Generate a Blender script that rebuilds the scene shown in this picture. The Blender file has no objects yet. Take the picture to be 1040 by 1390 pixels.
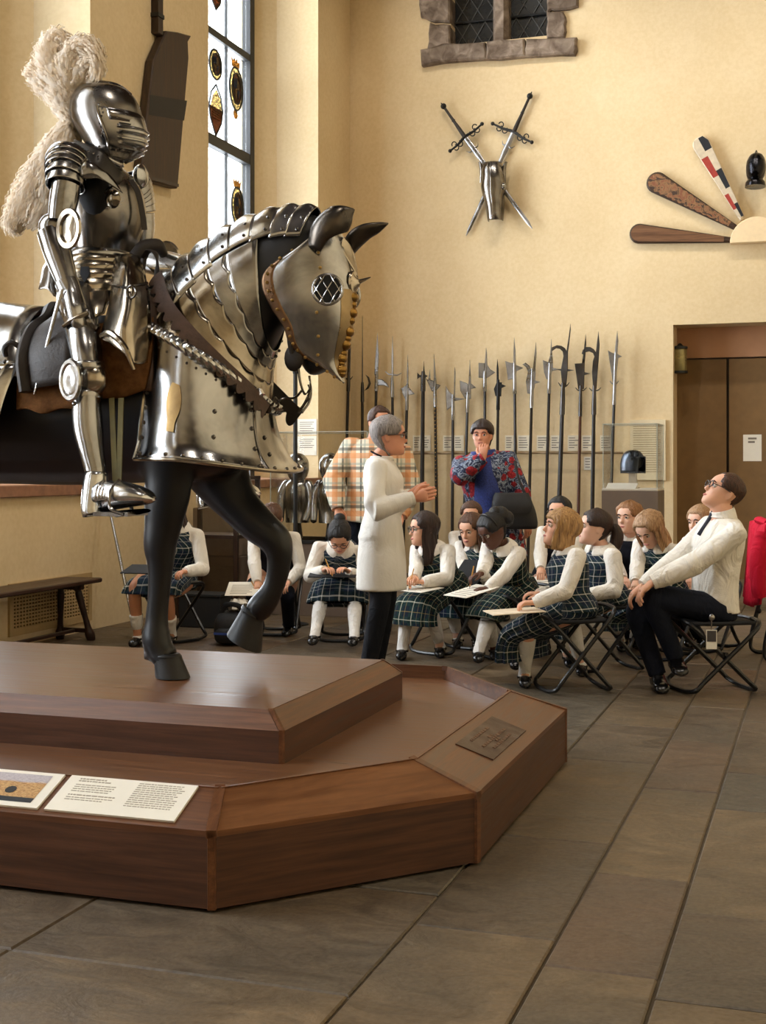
import bpy, math, random
import numpy as np
from mathutils import Vector, Matrix

# ------------------------------------------------------------------ camera, sky, lamps, exposure
SC = bpy.context.scene
COL = SC.collection
FPX, CX, HY, EYE, YAW = 1800.0, 520.0, 632.0, 1.31, math.radians(18.4)
cam = bpy.data.cameras.new('camera'); cam_o = bpy.data.objects.new('camera', cam); COL.objects.link(cam_o)
cam_o.location = (0, 0, EYE); cam_o.rotation_euler = (math.pi/2, 0, YAW)
cam.sensor_fit = 'VERTICAL'; cam.sensor_height = 36; cam.lens = FPX*36/1390
cam.shift_y = -(695-HY)/1390; cam.clip_start = .05; cam.clip_end = 200
SC.camera = cam_o
SC.view_settings.view_transform = 'Standard'; SC.view_settings.look = 'None'
SC.view_settings.exposure = -0.36; SC.view_settings.gamma = 1.0; SC.view_settings.use_curve_mapping = False
W = bpy.data.worlds.new('overcast_sky'); SC.world = W; W.use_nodes = True
_bg = W.node_tree.nodes['Background']; _bg.inputs[0].default_value = (.93, .96, 1.0, 1); _bg.inputs[1].default_value = SKY = 24.0
SC.cycles.max_bounces = 7; SC.cycles.diffuse_bounces = 4; SC.cycles.glossy_bounces = 4; SC.cycles.transparent_max_bounces = 12
SC.cycles.sample_clamp_indirect = 6.0; SC.cycles.caustics_reflective = False; SC.cycles.caustics_refractive = False
SC.cycles.use_denoising = True
WALL_X, BACK_Y, ROOM_R, ROOM_F, CEIL = -5.55, 15.4, 5.2, -5.0, 9.4
GLASS_X, SILL_Z, HEAD_Z = -6.30, 1.17, 8.3
WINDOWS = [(-8.65+5.02*k, -5.77+5.02*k) for k in range(1, 5)]          # near and far reveal of each tall window along the left wall

def lamp(name, kind, loc, energy, color, target=None, **kw):
    l = bpy.data.lights.new(name, kind); l.energy = energy; l.color = color
    for k, v in kw.items(): setattr(l, k, v)
    o = bpy.data.objects.new(name, l); COL.objects.link(o); o.location = loc
    if target is not None:
        o.rotation_euler = (Vector(target)-Vector(loc)).to_track_quat('-Z', 'Y').to_euler()
    return o
for (ya, yb) in WINDOWS:                                                 # daylight enters through the windows only
    o = lamp('window_portal', 'AREA', (GLASS_X+.06, (ya+yb)/2, (SILL_Z+HEAD_Z)/2), 1, (1, 1, 1), (0, (ya+yb)/2, (SILL_Z+HEAD_Z)/2),
             shape='RECTANGLE', size=HEAD_Z-SILL_Z, size_y=yb-ya-.4)
    o.rotation_euler = Matrix(((0, 0, -1), (0, 1, 0), (1, 0, 0))).to_euler()
    o.data.cycles.is_portal = True
WARM = (1.0, .91, .78)
for (x, y, tx, ty, tz, e) in [(-3.6, 11.5, -4.0, 15.4, 3.6, 420), (-1.6, 11.5, -1.6, 15.4, 3.6, 460), (.8, 11.5, .6, 15.4, 3.4, 520),
                              (-1.6, 7.6, -2.2, 9.2, .9, 700), (-.6, 1.8, -2.7, 4.8, 1.6, 600), (2.4, 4.5, 1.5, 6.0, 0, 450), (.5, 8.5, -5.5, 9.6, 3.6, 650), (1.5, -1.5, 3.5, -3.5, 2.0, 600)]:  # unseen spots; left-wall and front-hall ones are added fill to lighten the room
    lamp('ceiling_spot_and_fill', 'SPOT', (x, y, CEIL-.35), e, WARM, (tx, ty, tz), spot_size=math.radians(70), spot_blend=.8, shadow_soft_size=.18)

# ------------------------------------------------------------------ mesh helpers
def V3(*a): return np.array(a, float)
def unit(v):
    n = np.linalg.norm(v); return v/n if n > 1e-9 else v
_f = V3(-math.sin(YAW), math.cos(YAW), 0); _r = V3(math.cos(YAW), math.sin(YAW), 0)
def at_y(u, v, y):                                                       # point seen at (u, v) that lies in the plane Y = y
    d = _f+(u-CX)/FPX*_r; t = y/d[1]
    p = d*t; p[2] = EYE-(v-HY)/FPX*t; return p
def at_x(u, v, x):
    d = _f+(u-CX)/FPX*_r; t = x/d[0]
    p = d*t; p[2] = EYE-(v-HY)/FPX*t; return p
def at_d(u, v, t):
    p = (_f+(u-CX)/FPX*_r)*t; p[2] = EYE-(v-HY)/FPX*t; return p
def at_z(u, v, z): return at_d(u, v, (EYE-z)*FPX/(v-HY))

class MB:
    def __init__(s): s.v = []; s.f = []; s.uv = []; s.mi = []
    def add(s, verts, faces, uv=None, mi=0):
        o = len(s.v); s.v += [tuple(map(float, p)) for p in verts]
        s.uv += [tuple(u) for u in uv] if uv is not None else [(0., 0.)]*len(verts)
        s.f += [tuple(o+i for i in f) for f in faces]; s.mi += [mi]*len(faces); return s
    def grid(s, P, closed=False, uv=None, mi=0, cap0=False, cap1=False):
        P = np.asarray(P, float); n, m = P.shape[:2]; F = []
        if uv is None:
            du = np.linalg.norm(np.diff(P, axis=1), axis=2); du = np.concatenate([np.zeros((n, 1)), np.cumsum(du, 1)], 1)
            dv = np.linalg.norm(np.diff(P, axis=0), axis=2).mean(1); dv = np.concatenate([[0], np.cumsum(dv)])
            uv = np.stack([du-du[:, m//2:m//2+1], np.repeat(dv[:, None], m, 1)], 2)
        mm = m if closed else m-1
        for i in range(n-1):
            for j in range(mm):
                k = (j+1) % m; F.append((i*m+j, i*m+k, (i+1)*m+k, (i+1)*m+j))
        if cap0: F.append(tuple(range(m-1, -1, -1)))
        if cap1: F.append(tuple((n-1)*m+j for j in range(m)))
        return s.add(P.reshape(-1, 3), F, np.asarray(uv).reshape(-1, 2), mi)
    def box(s, lo, hi, mi=0, M=None, bev=0.0):
        (x0, y0, z0), (x1, y1, z1) = lo, hi
        if bev <= 0:
            v = [(x0, y0, z0), (x1, y0, z0), (x1, y1, z0), (x0, y1, z0), (x0, y0, z1), (x1, y0, z1), (x1, y1, z1), (x0, y1, z1)]
            f = [(0, 3, 2, 1), (4, 5, 6, 7), (0, 1, 5, 4), (1, 2, 6, 5), (2, 3, 7, 6), (3, 0, 4, 7)]
        else:
            b = bev; v = []; f = []
            for (z, i) in ((z0, b), (z0+b, 0), (z1-b, 0), (z1, b)):
                v += [(x0+i, y0+i, z), (x1-i, y0+i, z), (x1-i, y1-i, z), (x0+i, y1-i, z)]
            f = [(3, 2, 1, 0), (12, 13, 14, 15)]
            for k in range(3):
                for j in range(4): f.append((4*k+j, 4*k+(j+1) % 4, 4*k+4+(j+1) % 4, 4*k+4+j))
        if M is not None: v = [tuple(M @ Vector(p)) for p in v]
        return s.add(v, f, [(p[0]+p[1], p[2]+p[1]) for p in v], mi)
    def prism(s, poly, h, M=None, mi=0, bev=0.0):                       # polygon in XY from z = 0 to h
        poly = [V3(p[0], p[1], 0) for p in poly]; n = len(poly)
        a = sum(poly[i][0]*poly[(i+1) % n][1]-poly[(i+1) % n][0]*poly[i][1] for i in range(n))
        if a < 0: poly = poly[::-1]
        rings = []
        if bev > 0:
            ins = []
            for i in range(n):
                e1 = unit(poly[i]-poly[i-1]); e2 = unit(poly[(i+1) % n]-poly[i])
                nn = unit(V3(-e1[1]-e2[1], e1[0]+e2[0], 0)); c = max(.35, nn @ V3(-e1[1], e1[0], 0))
                ins.append(poly[i]+nn*bev/c)
            rings = [(ins, 0), (poly, min(bev, h*.45)), (poly, h-min(bev, h*.45)), (ins, h)]
        else: rings = [(poly, 0), (poly, h)]
        v = [(p[0], p[1], z) for r, z in rings for p in r]; f = [tuple(range(n-1, -1, -1)), tuple((len(rings)-1)*n+j for j in range(n))]
        for k in range(len(rings)-1):
            for j in range(n): f.append((k*n+j, k*n+(j+1) % n, (k+1)*n+(j+1) % n, (k+1)*n+j))
        if M is not None: v = [tuple(M @ Vector(p)) for p in v]
        return s.add(v, f, [(p[0], p[1]) for r, z in rings for p in r], mi)
    def loft(s, secs, n=16, sub=4, arc=None, cap=True, mi=0, power=None, uv=None):
        P = loft_points(secs, n, sub, arc, power)
        return s.grid(P, closed=arc is None, uv=uv, mi=mi, cap0=cap and arc is None, cap1=cap and arc is None)
    def tube(s, pts, rad, n=10, sub=4, up=(0, 0, 1), cap=True, mi=0, arc=None, round_ends=False):
        return s.loft(tube_secs(pts, rad, up, round_ends), n, sub, arc, cap, mi)
    def ball(s, c, r, n=12, m=8, R=None, mi=0):
        r = np.array([r]*3 if np.isscalar(r) else r, float); P = np.zeros((m+1, n, 3))
        for i in range(m+1):
            a = math.pi*i/m
            for j in range(n):
                b = 2*math.pi*j/n; p = V3(math.sin(a)*math.cos(b), math.sin(a)*math.sin(b), -math.cos(a))*r
                P[i, j] = (R @ p if R is not None else p)+np.array(c)
        return s.grid(P, True, mi=mi)
    def lathe(s, prof, c=(0, 0, 0), n=20, R=None, mi=0):                # profile of (radius, z)
        P = np.zeros((len(prof), n, 3))
        for i, (r, z) in enumerate(prof):
            for j in range(n):
                a = 2*math.pi*j/n; p = V3(r*math.cos(a), r*math.sin(a), z); P[i, j] = (R @ p if R is not None else p)+np.array(c)
        return s.grid(P, True, mi=mi, cap0=prof[0][0] > 1e-5, cap1=prof[-1][0] > 1e-5)
    def move(s, M): s.v = [tuple(M @ Vector(p)) for p in s.v]; return s
    def build(s, name, mats, parent=None, smooth=True, angle=40, solid=0.0, loc=None):
        me = bpy.data.meshes.new(name); V = s.v
        o = bpy.data.objects.new(name, me); COL.objects.link(o)
        if loc is not None:                                              # origin of its own
            V = [(p[0]-loc[0], p[1]-loc[1], p[2]-loc[2]) for p in V]
        me.from_pydata(V, [], s.f)
        for m in (mats if isinstance(mats, (list, tuple)) else [mats]): me.materials.append(m)
        me.polygons.foreach_set('material_index', s.mi)
        uvl = me.uv_layers.new(name='UVMap'); idx = np.empty(len(me.loops), int); me.loops.foreach_get('vertex_index', idx)
        uvl.data.foreach_set('uv', np.asarray(s.uv, float)[idx].ravel())
        me.polygons.foreach_set('use_smooth', [smooth]*len(me.polygons))
        me.validate(); me.update()
        if smooth and angle: me.set_sharp_from_angle(angle=math.radians(angle))
        if solid:
            md = o.modifiers.new('thickness', 'SOLIDIFY'); md.thickness = abs(solid); md.offset = 1 if solid > 0 else -1
        if loc is not None: o.location = loc
        if parent is not None: set_parent(o, parent)
        return o
def set_parent(o, p):
    o.parent = p
    m = Matrix.Identity(4); q = p
    while q is not None:
        m = q.matrix_basis @ m if q.parent is None else (q.matrix_parent_inverse @ q.matrix_basis) @ m; q = q.parent
    o.matrix_parent_inverse = m.inverted()
def catmull(A, sub):
    A = np.asarray(A, float); n = len(A)
    if n < 3 or sub <= 1:
        if n == 2 and sub > 1: return np.array([A[0]+(A[1]-A[0])*t for t in np.linspace(0, 1, sub+1)])
        return A
    E = np.concatenate([[2*A[0]-A[1]], A, [2*A[-1]-A[-2]]]); out = []
    for i in range(n-1):
        p0, p1, p2, p3 = E[i:i+4]
        for k in range(sub):
            t = k/sub; out.append(.5*(2*p1+(p2-p0)*t+(2*p0-5*p1+4*p2-p3)*t*t+(3*p1-p0-3*p2+p3)*t**3))
    out.append(A[-1]); return np.array(out)
def loft_points(secs, n=16, sub=4, arc=None, power=None):
    A = catmull(np.array([np.concatenate([np.asarray(q, float) for q in s]) for s in secs]), sub)
    T = np.linspace(0, 2*math.pi, n, endpoint=False) if arc is None else np.linspace(arc[0], arc[1], n)
    c, sn = np.cos(T), np.sin(T)
    if power:
        c = np.sign(c)*np.abs(c)**power; sn = np.sign(sn)*np.abs(sn)**power
    return A[:, None, :3]+A[:, None, 3:6]*c[None, :, None]+A[:, None, 6:9]*sn[None, :, None]
def tube_secs(pts, rad, up=(0, 0, 1), round_ends=False):
    pts = [np.asarray(p, float) for p in pts]; n = len(pts)
    if np.isscalar(rad): rad = [rad]*n
    secs = []; up = np.asarray(up, float); lastU = None
    for i in range(n):
        t = unit((pts[min(i+1, n-1)]-pts[max(i-1, 0)]))
        U = np.cross(up, t)
        if np.linalg.norm(U) < .15: U = lastU if lastU is not None else np.cross(V3(1, .3, 0), t)
        U = unit(U-t*(U @ t))
        if lastU is not None and U @ lastU < 0: U = -U
        lastU = U; Vv = np.cross(t, U); r = rad[i]; ru, rv = (r, r) if np.isscalar(r) else r
        secs.append((pts[i], U*ru, Vv*rv))
    if round_ends:
        def e(s, t, k): return (s[0]+t*k*.9*np.linalg.norm(s[1]), s[1]*.45, s[2]*.45)
        t0 = unit(pts[0]-pts[1]); t1 = unit(pts[-1]-pts[-2])
        secs = [e(secs[0], t0, 1.0)]+[(secs[0][0]+t0*.55*np.linalg.norm(secs[0][1]), secs[0][1]*.8, secs[0][2]*.8)]+secs+\
               [(secs[-1][0]+t1*.55*np.linalg.norm(secs[-1][1]), secs[-1][1]*.8, secs[-1][2]*.8), e(secs[-1], t1, 1.0)]
    return secs
def rotz(a):
    c, s = math.cos(a), math.sin(a); return np.array([[c, -s, 0], [s, c, 0], [0, 0, 1.]])
def roty(a):
    c, s = math.cos(a), math.sin(a); return np.array([[c, 0, s], [0, 1, 0], [-s, 0, c]])
def rotx(a):
    c, s = math.cos(a), math.sin(a); return np.array([[1, 0, 0], [0, c, -s], [0, s, c]])
def frame(o, x, y, z):                                                   # matrix with the given axes
    return Matrix(((x[0], y[0], z[0], o[0]), (x[1], y[1], z[1], o[1]), (x[2], y[2], z[2], o[2]), (0, 0, 0, 1)))

# ------------------------------------------------------------------ naming helpers
def tag(o, label=None, cat=None, group=None, kind=None):
    if label: o['label'] = label
    if cat: o['category'] = cat
    if group: o['group'] = group
    if kind: o['kind'] = kind
    return o
def empty(name, loc, label=None, cat=None, group=None, kind=None, rz=0.0):
    o = bpy.data.objects.new(name, None); COL.objects.link(o); o.location = loc; o.rotation_euler = (0, 0, rz); o.empty_display_size = .05
    return tag(o, label, cat, group, kind)
def part_empty(name, parent, loc=None):
    o = bpy.data.objects.new(name, None); COL.objects.link(o); o.empty_display_size = .03
    if loc is not None: o.location = loc
    set_parent(o, parent); return o
def copy_tree(o, parent=None):
    c = o.copy(); COL.objects.link(c)
    if parent is not None: c.parent = parent
    for ch in [x for x in COL.objects if x.parent == o]: copy_tree(ch, c)
    return c

# ------------------------------------------------------------------ materials
MATS = {}
def srgb(r, g, b):
    return tuple(((c/255)/12.92 if c/255 <= .04045 else ((c/255+.055)/1.055)**2.4) for c in (r, g, b))+(1,)
class NT:
    def __init__(s, name):
        s.m = bpy.data.materials.new(name); s.m.use_nodes = True; s.t = s.m.node_tree; s.n = s.t.nodes
        s.b = s.n['Principled BSDF']; s._tc = None
    def link(s, a, b): s.t.links.new(a, b)
    def tc(s, which='Object'):
        if s._tc is None: s._tc = s.n.new('ShaderNodeTexCoord')
        return s._tc.outputs[which]
    def mapping(s, scale=(1, 1, 1), which='Object', rot=(0, 0, 0)):
        m = s.n.new('ShaderNodeMapping'); m.inputs['Scale'].default_value = scale; m.inputs['Rotation'].default_value = rot
        s.link(s.tc(which), m.inputs[0]); return m.outputs[0]
    def noise(s, scale, detail=4, vec=None, dist=0.0, rough=.55):
        t = s.n.new('ShaderNodeTexNoise'); t.inputs['Scale'].default_value = scale; t.inputs['Detail'].default_value = detail
        t.inputs['Distortion'].default_value = dist; t.inputs['Roughness'].default_value = rough
        s.link(vec if vec is not None else s.tc(), t.inputs['Vector']); return t.outputs['Fac']
    def ramp(s, fac, stops):
        r = s.n.new('ShaderNodeValToRGB'); e = r.color_ramp.elements
        while len(e) < len(stops): e.new(.5)
        for i, (p, c) in enumerate(stops): e[i].position = p; e[i].color = c if len(c) == 4 else (*c, 1)
        s.link(fac, r.inputs[0]); return r.outputs[0]
    def val(s, fac, lo, hi, a=0.0, b=1.0):
        m = s.n.new('ShaderNodeMapRange'); m.inputs[1].default_value = a; m.inputs[2].default_value = b
        m.inputs[3].default_value = lo; m.inputs[4].default_value = hi; s.link(fac, m.inputs[0]); return m.outputs[0]
    def math(s, op, a, b=None, c=None):
        m = s.n.new('ShaderNodeMath'); m.operation = op
        for i, x in enumerate((a, b, c)):
            if x is None: continue
            if isinstance(x, (int, float)): m.inputs[i].default_value = x
            else: s.link(x, m.inputs[i])
        return m.outputs[0]
    def mix(s, fac, a, b, blend='MIX'):
        m = s.n.new('ShaderNodeMix'); m.data_type = 'RGBA'; m.blend_type = blend
        for i, x in ((0, fac), (6, a), (7, b)):
            if isinstance(x, (int, float)): m.inputs[i].default_value = x
            elif isinstance(x, tuple): m.inputs[i].default_value = x
            else: s.link(x, m.inputs[i])
        return m.outputs[2]
    def sep(s, vec):
        x = s.n.new('ShaderNodeSeparateXYZ'); s.link(vec, x.inputs[0]); return x.outputs
    def bump(s, h, strength=.2, dist=.01):
        b = s.n.new('ShaderNodeBump'); b.inputs['Strength'].default_value = strength; b.inputs['Distance'].default_value = dist
        s.link(h, b.inputs['Height']); s.link(b.outputs[0], s.b.inputs['Normal'])
    def color(s, c):
        if isinstance(c, tuple): s.b.inputs['Base Color'].default_value = c
        else: s.link(c, s.b.inputs['Base Color'])
    def rough(s, r):
        if isinstance(r, (int, float)): s.b.inputs['Roughness'].default_value = r
        else: s.link(r, s.b.inputs['Roughness'])
    def metal(s, v): s.b.inputs['Metallic'].default_value = v
    def spec(s, v): s.b.inputs['Specular IOR Level'].default_value = v
def mat(name, rgb, rough=.6, metal=0.0, vary=.12, scale=18, bump=0.0, spec=.5, sheen=0.0, bscale=None):
    if name in MATS: return MATS[name]
    t = NT(name); c = srgb(*rgb)
    n = t.noise(scale, 3); k = t.val(n, 1-vary, 1+vary, .3, .7)
    mm = t.n.new('ShaderNodeVectorMath'); mm.operation = 'SCALE'; mm.inputs[0].default_value = c[:3]; t.link(k, mm.inputs['Scale'])
    t.color(mm.outputs[0]); t.rough(rough if metal < .5 else t.val(t.noise(scale*.6, 4), rough*.75, rough*1.35, .3, .7)); t.metal(metal); t.spec(spec)
    if sheen: t.b.inputs['Sheen Weight'].default_value = sheen
    if bump: t.bump(t.noise(bscale or scale*4, 3), bump, .01)
    MATS[name] = t.m; return t.m
def make_plaster():
    t = NT('cream_plaster'); n = t.noise(1.1, 5); n2 = t.noise(26, 4)
    a = t.ramp(n, [(.3, srgb(218, 194, 152)), (.55, srgb(224, 201, 160)), (.75, srgb(229, 208, 170))])
    t.color(t.mix(.12, a, t.ramp(n2, [(.35, srgb(190, 165, 120)), (.65, srgb(240, 225, 195))])))
    t.rough(.85); t.spec(.2); t.bump(n2, .12, .01); return t.m
def make_stone_floor(i):
    t = NT('flagstone_%s' % ('brown', 'grey', 'tan', 'rust')[i])
    P = [((66, 52, 38), (88, 72, 54), (108, 90, 66)), ((64, 56, 46), (84, 75, 62), (102, 92, 76)),
         ((82, 64, 42), (106, 86, 60), (130, 107, 76)), ((78, 58, 42), (98, 76, 56), (114, 92, 70))][i]
    oi = t.n.new('ShaderNodeObjectInfo')
    vec = t.mapping((1, 1, 1)); add = t.n.new('ShaderNodeVectorMath'); add.operation = 'ADD'; t.link(vec, add.inputs[0])
    cmb = t.n.new('ShaderNodeCombineXYZ'); k = t.math('MULTIPLY', oi.outputs['Random'], 37.0)
    for j in range(3): t.link(k, cmb.inputs[j])
    t.link(cmb.outputs[0], add.inputs[1])
    mp = t.n.new('ShaderNodeMapping'); mp.inputs['Scale'].default_value = (1.6, 3.2, 1); mp.inputs['Rotation'].default_value = (0, 0, .5+i*.5); t.link(add.outputs[0], mp.inputs[0])
    n = t.noise(2.2, 8, mp.outputs[0], 1.6, .62); n2 = t.noise(1.3, 3, add.outputs[0]); n3 = t.noise(60, 4, add.outputs[0])
    c = t.ramp(n, [(.3, srgb(*P[0])), (.52, srgb(*P[1])), (.72, srgb(*P[2]))])
    c = t.mix(t.val(n2, 0, .55, .42, .66), c, srgb(70, 64, 54)); c = t.mix(.18, c, t.ramp(n3, [(.3, (.02, .02, .015, 1)), (.7, (.3, .25, .18, 1))]))
    t.color(c); t.rough(t.val(n, .38, .62, .3, .7)); t.spec(.45)
    t.bump(t.math('ADD', n, t.math('MULTIPLY', n3, .15)), .35, .02); return t.m
def make_wood(name, dark, mid, light, axis=0, rough=.36, scale=1.0, contrast=1.0):
    t = NT(name); sc = [26*scale]*3
    for a_ in (axis if isinstance(axis, tuple) else (axis,)): sc[a_] = 1.3*scale
    v = t.mapping(tuple(sc)); n = t.noise(1.6, 5, v, .6, .6); g = t.noise(7, 2, v, .2)
    c = t.ramp(n, [(.25, srgb(*dark)), (.5, srgb(*mid)), (.75, srgb(*light))])
    c = t.mix(t.val(g, 0, .35*contrast, .45, .75), c, srgb(*dark))
    t.color(c); t.rough(t.val(n, rough*.85, rough*1.2, .3, .7)); t.spec(.5); t.bump(g, .06, .004); return t.m
def make_steel(name='polished_steel', base=(168, 167, 166), rough=.2, stain=.22):
    t = NT(name); n = t.noise(3.5, 6, None, .6, .62); n2 = t.noise(40, 3); n3 = t.noise(9, 4)
    c = t.ramp(n, [(.28, srgb(*[k*.66 for k in base])), (.52, srgb(*base)), (.75, srgb(*[min(255, k*1.2) for k in base]))])
    c = t.mix(t.val(n3, 0, stain, .5, .8), c, srgb(120, 98, 72))
    t.color(c); t.metal(1.0); t.rough(t.val(t.math('ADD', n, t.math('MULTIPLY', n2, .08)), rough*.7, rough*1.5, .35, .8))
    t.bump(t.noise(4.5, 3), .24, .014); return t.m
def make_stone_block():
    t = NT('weathered_limestone'); n = t.noise(7, 6, None, .8); n2 = t.noise(2.2, 3)
    c = t.ramp(n, [(.3, srgb(88, 74, 62)), (.5, srgb(132, 116, 102)), (.7, srgb(168, 152, 136))])
    c = t.mix(t.val(n2, 0, .7, .5, .7), c, srgb(86, 72, 60))
    t.color(c); t.rough(.9); t.spec(.15); t.bump(n, .6, .03); return t.m
def make_glass(name, tint=(1, 1, 1, 1), gloss=.07):
    t = NT(name); tr = t.n.new('ShaderNodeBsdfTransparent'); tr.inputs[0].default_value = tint
    gl = t.n.new('ShaderNodeBsdfGlossy'); gl.inputs['Roughness'].default_value = .02
    fr = t.n.new('ShaderNodeFresnel'); fr.inputs[0].default_value = 1.45
    mx = t.n.new('ShaderNodeMixShader'); t.link(t.math('MULTIPLY', fr.outputs[0], gloss*14), mx.inputs[0])
    t.link(tr.outputs[0], mx.inputs[1]); t.link(gl.outputs[0], mx.inputs[2])
    t.link(mx.outputs[0], t.n['Material Output'].inputs['Surface']); return t.m
def make_stained(name, rgb):
    t = NT(name); tr = t.n.new('ShaderNodeBsdfTransparent'); n = t.noise(30, 3)
    tr_c = t.ramp(n, [(.35, srgb(*[k*.45 for k in rgb])), (.65, srgb(*rgb))]); t.link(tr_c, tr.inputs[0])
    mx = t.n.new('ShaderNodeMixShader'); mx.inputs[0].default_value = .8
    t.color(tr_c); t.rough(.3)
    t.link(tr.outputs[0], mx.inputs[2]); t.link(t.b.outputs[0], mx.inputs[1]); t.link(mx.outputs[0], t.n['Material Output'].inputs['Surface']); return t.m
PLASTER = make_plaster(); FLAGS = [make_stone_floor(i) for i in range(4)]
WOOD_X = make_wood('platform_oak_along', (70, 38, 19), (100, 62, 36), (126, 82, 50), 0)
WOOD_Y = make_wood('platform_oak_across', (70, 38, 19), (100, 62, 36), (126, 82, 50), 1)
WOOD_SIDE = make_wood('platform_oak_side_shaded', (52, 29, 16), (78, 46, 26), (98, 60, 36), (0, 1), .45)  # darker copy of the oak: shade of the upright boards put into colour
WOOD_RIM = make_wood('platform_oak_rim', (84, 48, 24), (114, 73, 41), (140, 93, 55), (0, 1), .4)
WOOD_TOP = make_wood('platform_oak_top', (76, 44, 24), (106, 70, 44), (130, 88, 58), 0, .32)
WOOD_DARK = make_wood('dark_walnut', (24, 12, 7), (44, 24, 14), (64, 36, 20), 2, .4)
STEEL = make_steel(); STEEL_D = make_steel('dark_steel', (128, 124, 120), .22, .25); STEEL_B = make_steel('bright_steel', (206, 207, 208), .2, .1)
STEEL_W = make_steel('wall_warmed_steel', (176, 166, 150), .2, .25)  # steel with the warm wall reflection put into its colour
GOLD = mat('worn_gilding', (150, 116, 62), .32, 1.0, .25, 30)
BRASS = mat('brass_rivet', (196, 160, 96), .3, 1.0, .15, 30)
RUST_RIM = make_steel('browned_rim', (128, 100, 76), .32, .4)
BLACK_PAINT = mat('black_painted_wood', (13, 14, 19), .40, 0, .2, 5, .1, .5, bscale=9)
BLACK_METAL = mat('black_tube_metal', (16, 16, 18), .35, 0, .1, 20)
BLACK_CLOTH = mat('black_seat_cloth', (18, 18, 22), .8, 0, .15, 40, .1)
LEATHER = mat('brown_leather', (74, 52, 40), .55, 0, .25, 22, .2)
LEATHER_D = mat('dark_leather', (34, 25, 20), .6, 0, .25, 22, .2)
FELT = mat('brown_felt', (104, 70, 40), .95, 0, .3, 30, .4, .1, bscale=160)
IRON = mat('window_iron', (24, 26, 28), .5, 0, .1, 20)
STONE = make_stone_block()
PAPER = mat('white_paper', (236, 230, 216), .8, 0, .03, 8)
INK = mat('printed_ink', (128, 120, 108), .8, 0, .05, 10)
GREY_PAINT = mat('grey_painted_plinth', (128, 112, 100), .7, 0, .06, 6)
WHITE_PAINT = mat('white_painted_wood', (226, 218, 204), .6, 0, .04, 6)
ACRYLIC = make_glass('clear_acrylic', (.985, .99, .985, 1), .035); PANE = make_glass('window_glass', (.97, .99, 1, 1), .05)
# ------------------------------------------------------------------ the room
def wall_left():
    mb = MB(); X0, X1, X2 = WALL_X, WALL_X-.52, GLASS_X; XO = -6.42
    edges = [ROOM_F-.4]
    for a, b in WINDOWS: edges += [a, b]
    edges.append(BACK_Y+.5)
    for k in range(0, len(edges), 2):                                    # piers between the splayed window recesses
        a, b = edges[k], edges[k+1]; sa = -.23 if k > 0 else 0; sb = -.23 if k+2 < len(edges) else 0
        mb.prism([(X0, a), (X0, b), (X1, b), (X2, b-sb), (XO, b-sb), (XO, a+sa), (X2, a+sa), (X1, a)], CEIL)
    for a, b in WINDOWS:
        mb.box((XO+.05, a, 0), (X0, b, SILL_Z-.09)); mb.box((XO+.05, a, HEAD_Z), (X0, b, CEIL))
    return tag(mb.build('wall_left', PLASTER, smooth=False), kind='structure')
WL = wall_left()
def wall_back():
    mb = MB(); Y = BACK_Y; T = .45
    dx0, dx1, dz = at_y(914, 600, Y)[0], 1.35, at_y(915, 441, Y)[2]      # door recess
    wx0, wx1 = at_y(612, 30, Y)[0], at_y(744, 30, Y)[0]; wz0, wz1 = at_y(610, 62, Y)[2], at_y(610, 62, Y)[2]+1.75
    xa, xb = -6.0, ROOM_R+.4
    xs = [xa, wx0, wx1, dx0, dx1, xb]
    def col(x0, x1, holes):
        z = 0
        for (h0, h1) in holes:
            if h0 > z: mb.box((x0, Y, z), (x1, Y+T, h0))
            z = h1
        mb.box((x0, Y, z), (x1, Y+T, CEIL))
    col(xs[0], xs[1], []); col(xs[1], xs[2], [(wz0, wz1)]); col(xs[2], xs[3], []); col(xs[3], xs[4], [(0, dz)]); col(xs[4], xs[5], [])
    tag(mb.build('wall_back', PLASTER, smooth=False), kind='structure')
    return dx0, dx1, dz, wx0, wx1, wz0, wz1
DX0, DX1, DZ, WX0, WX1, WZ0, WZ1 = wall_back()
def shell():
    for nm, lo, hi in (('wall_right', (ROOM_R, ROOM_F-.4, 0), (ROOM_R+.4, BACK_Y+.45, CEIL)), ('wall_front', (-5.55, ROOM_F-.4, 0), (ROOM_R, ROOM_F, CEIL)),
                       ('ceiling', (-6.9, ROOM_F-.4, CEIL), (ROOM_R+.4, BACK_Y+.5, CEIL+.3))):
        mb = MB(); mb.box(lo, hi); tag(mb.build(nm, PLASTER if nm != 'ceiling' else WOOD_DARK, smooth=False), kind='structure')
shell()
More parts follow.
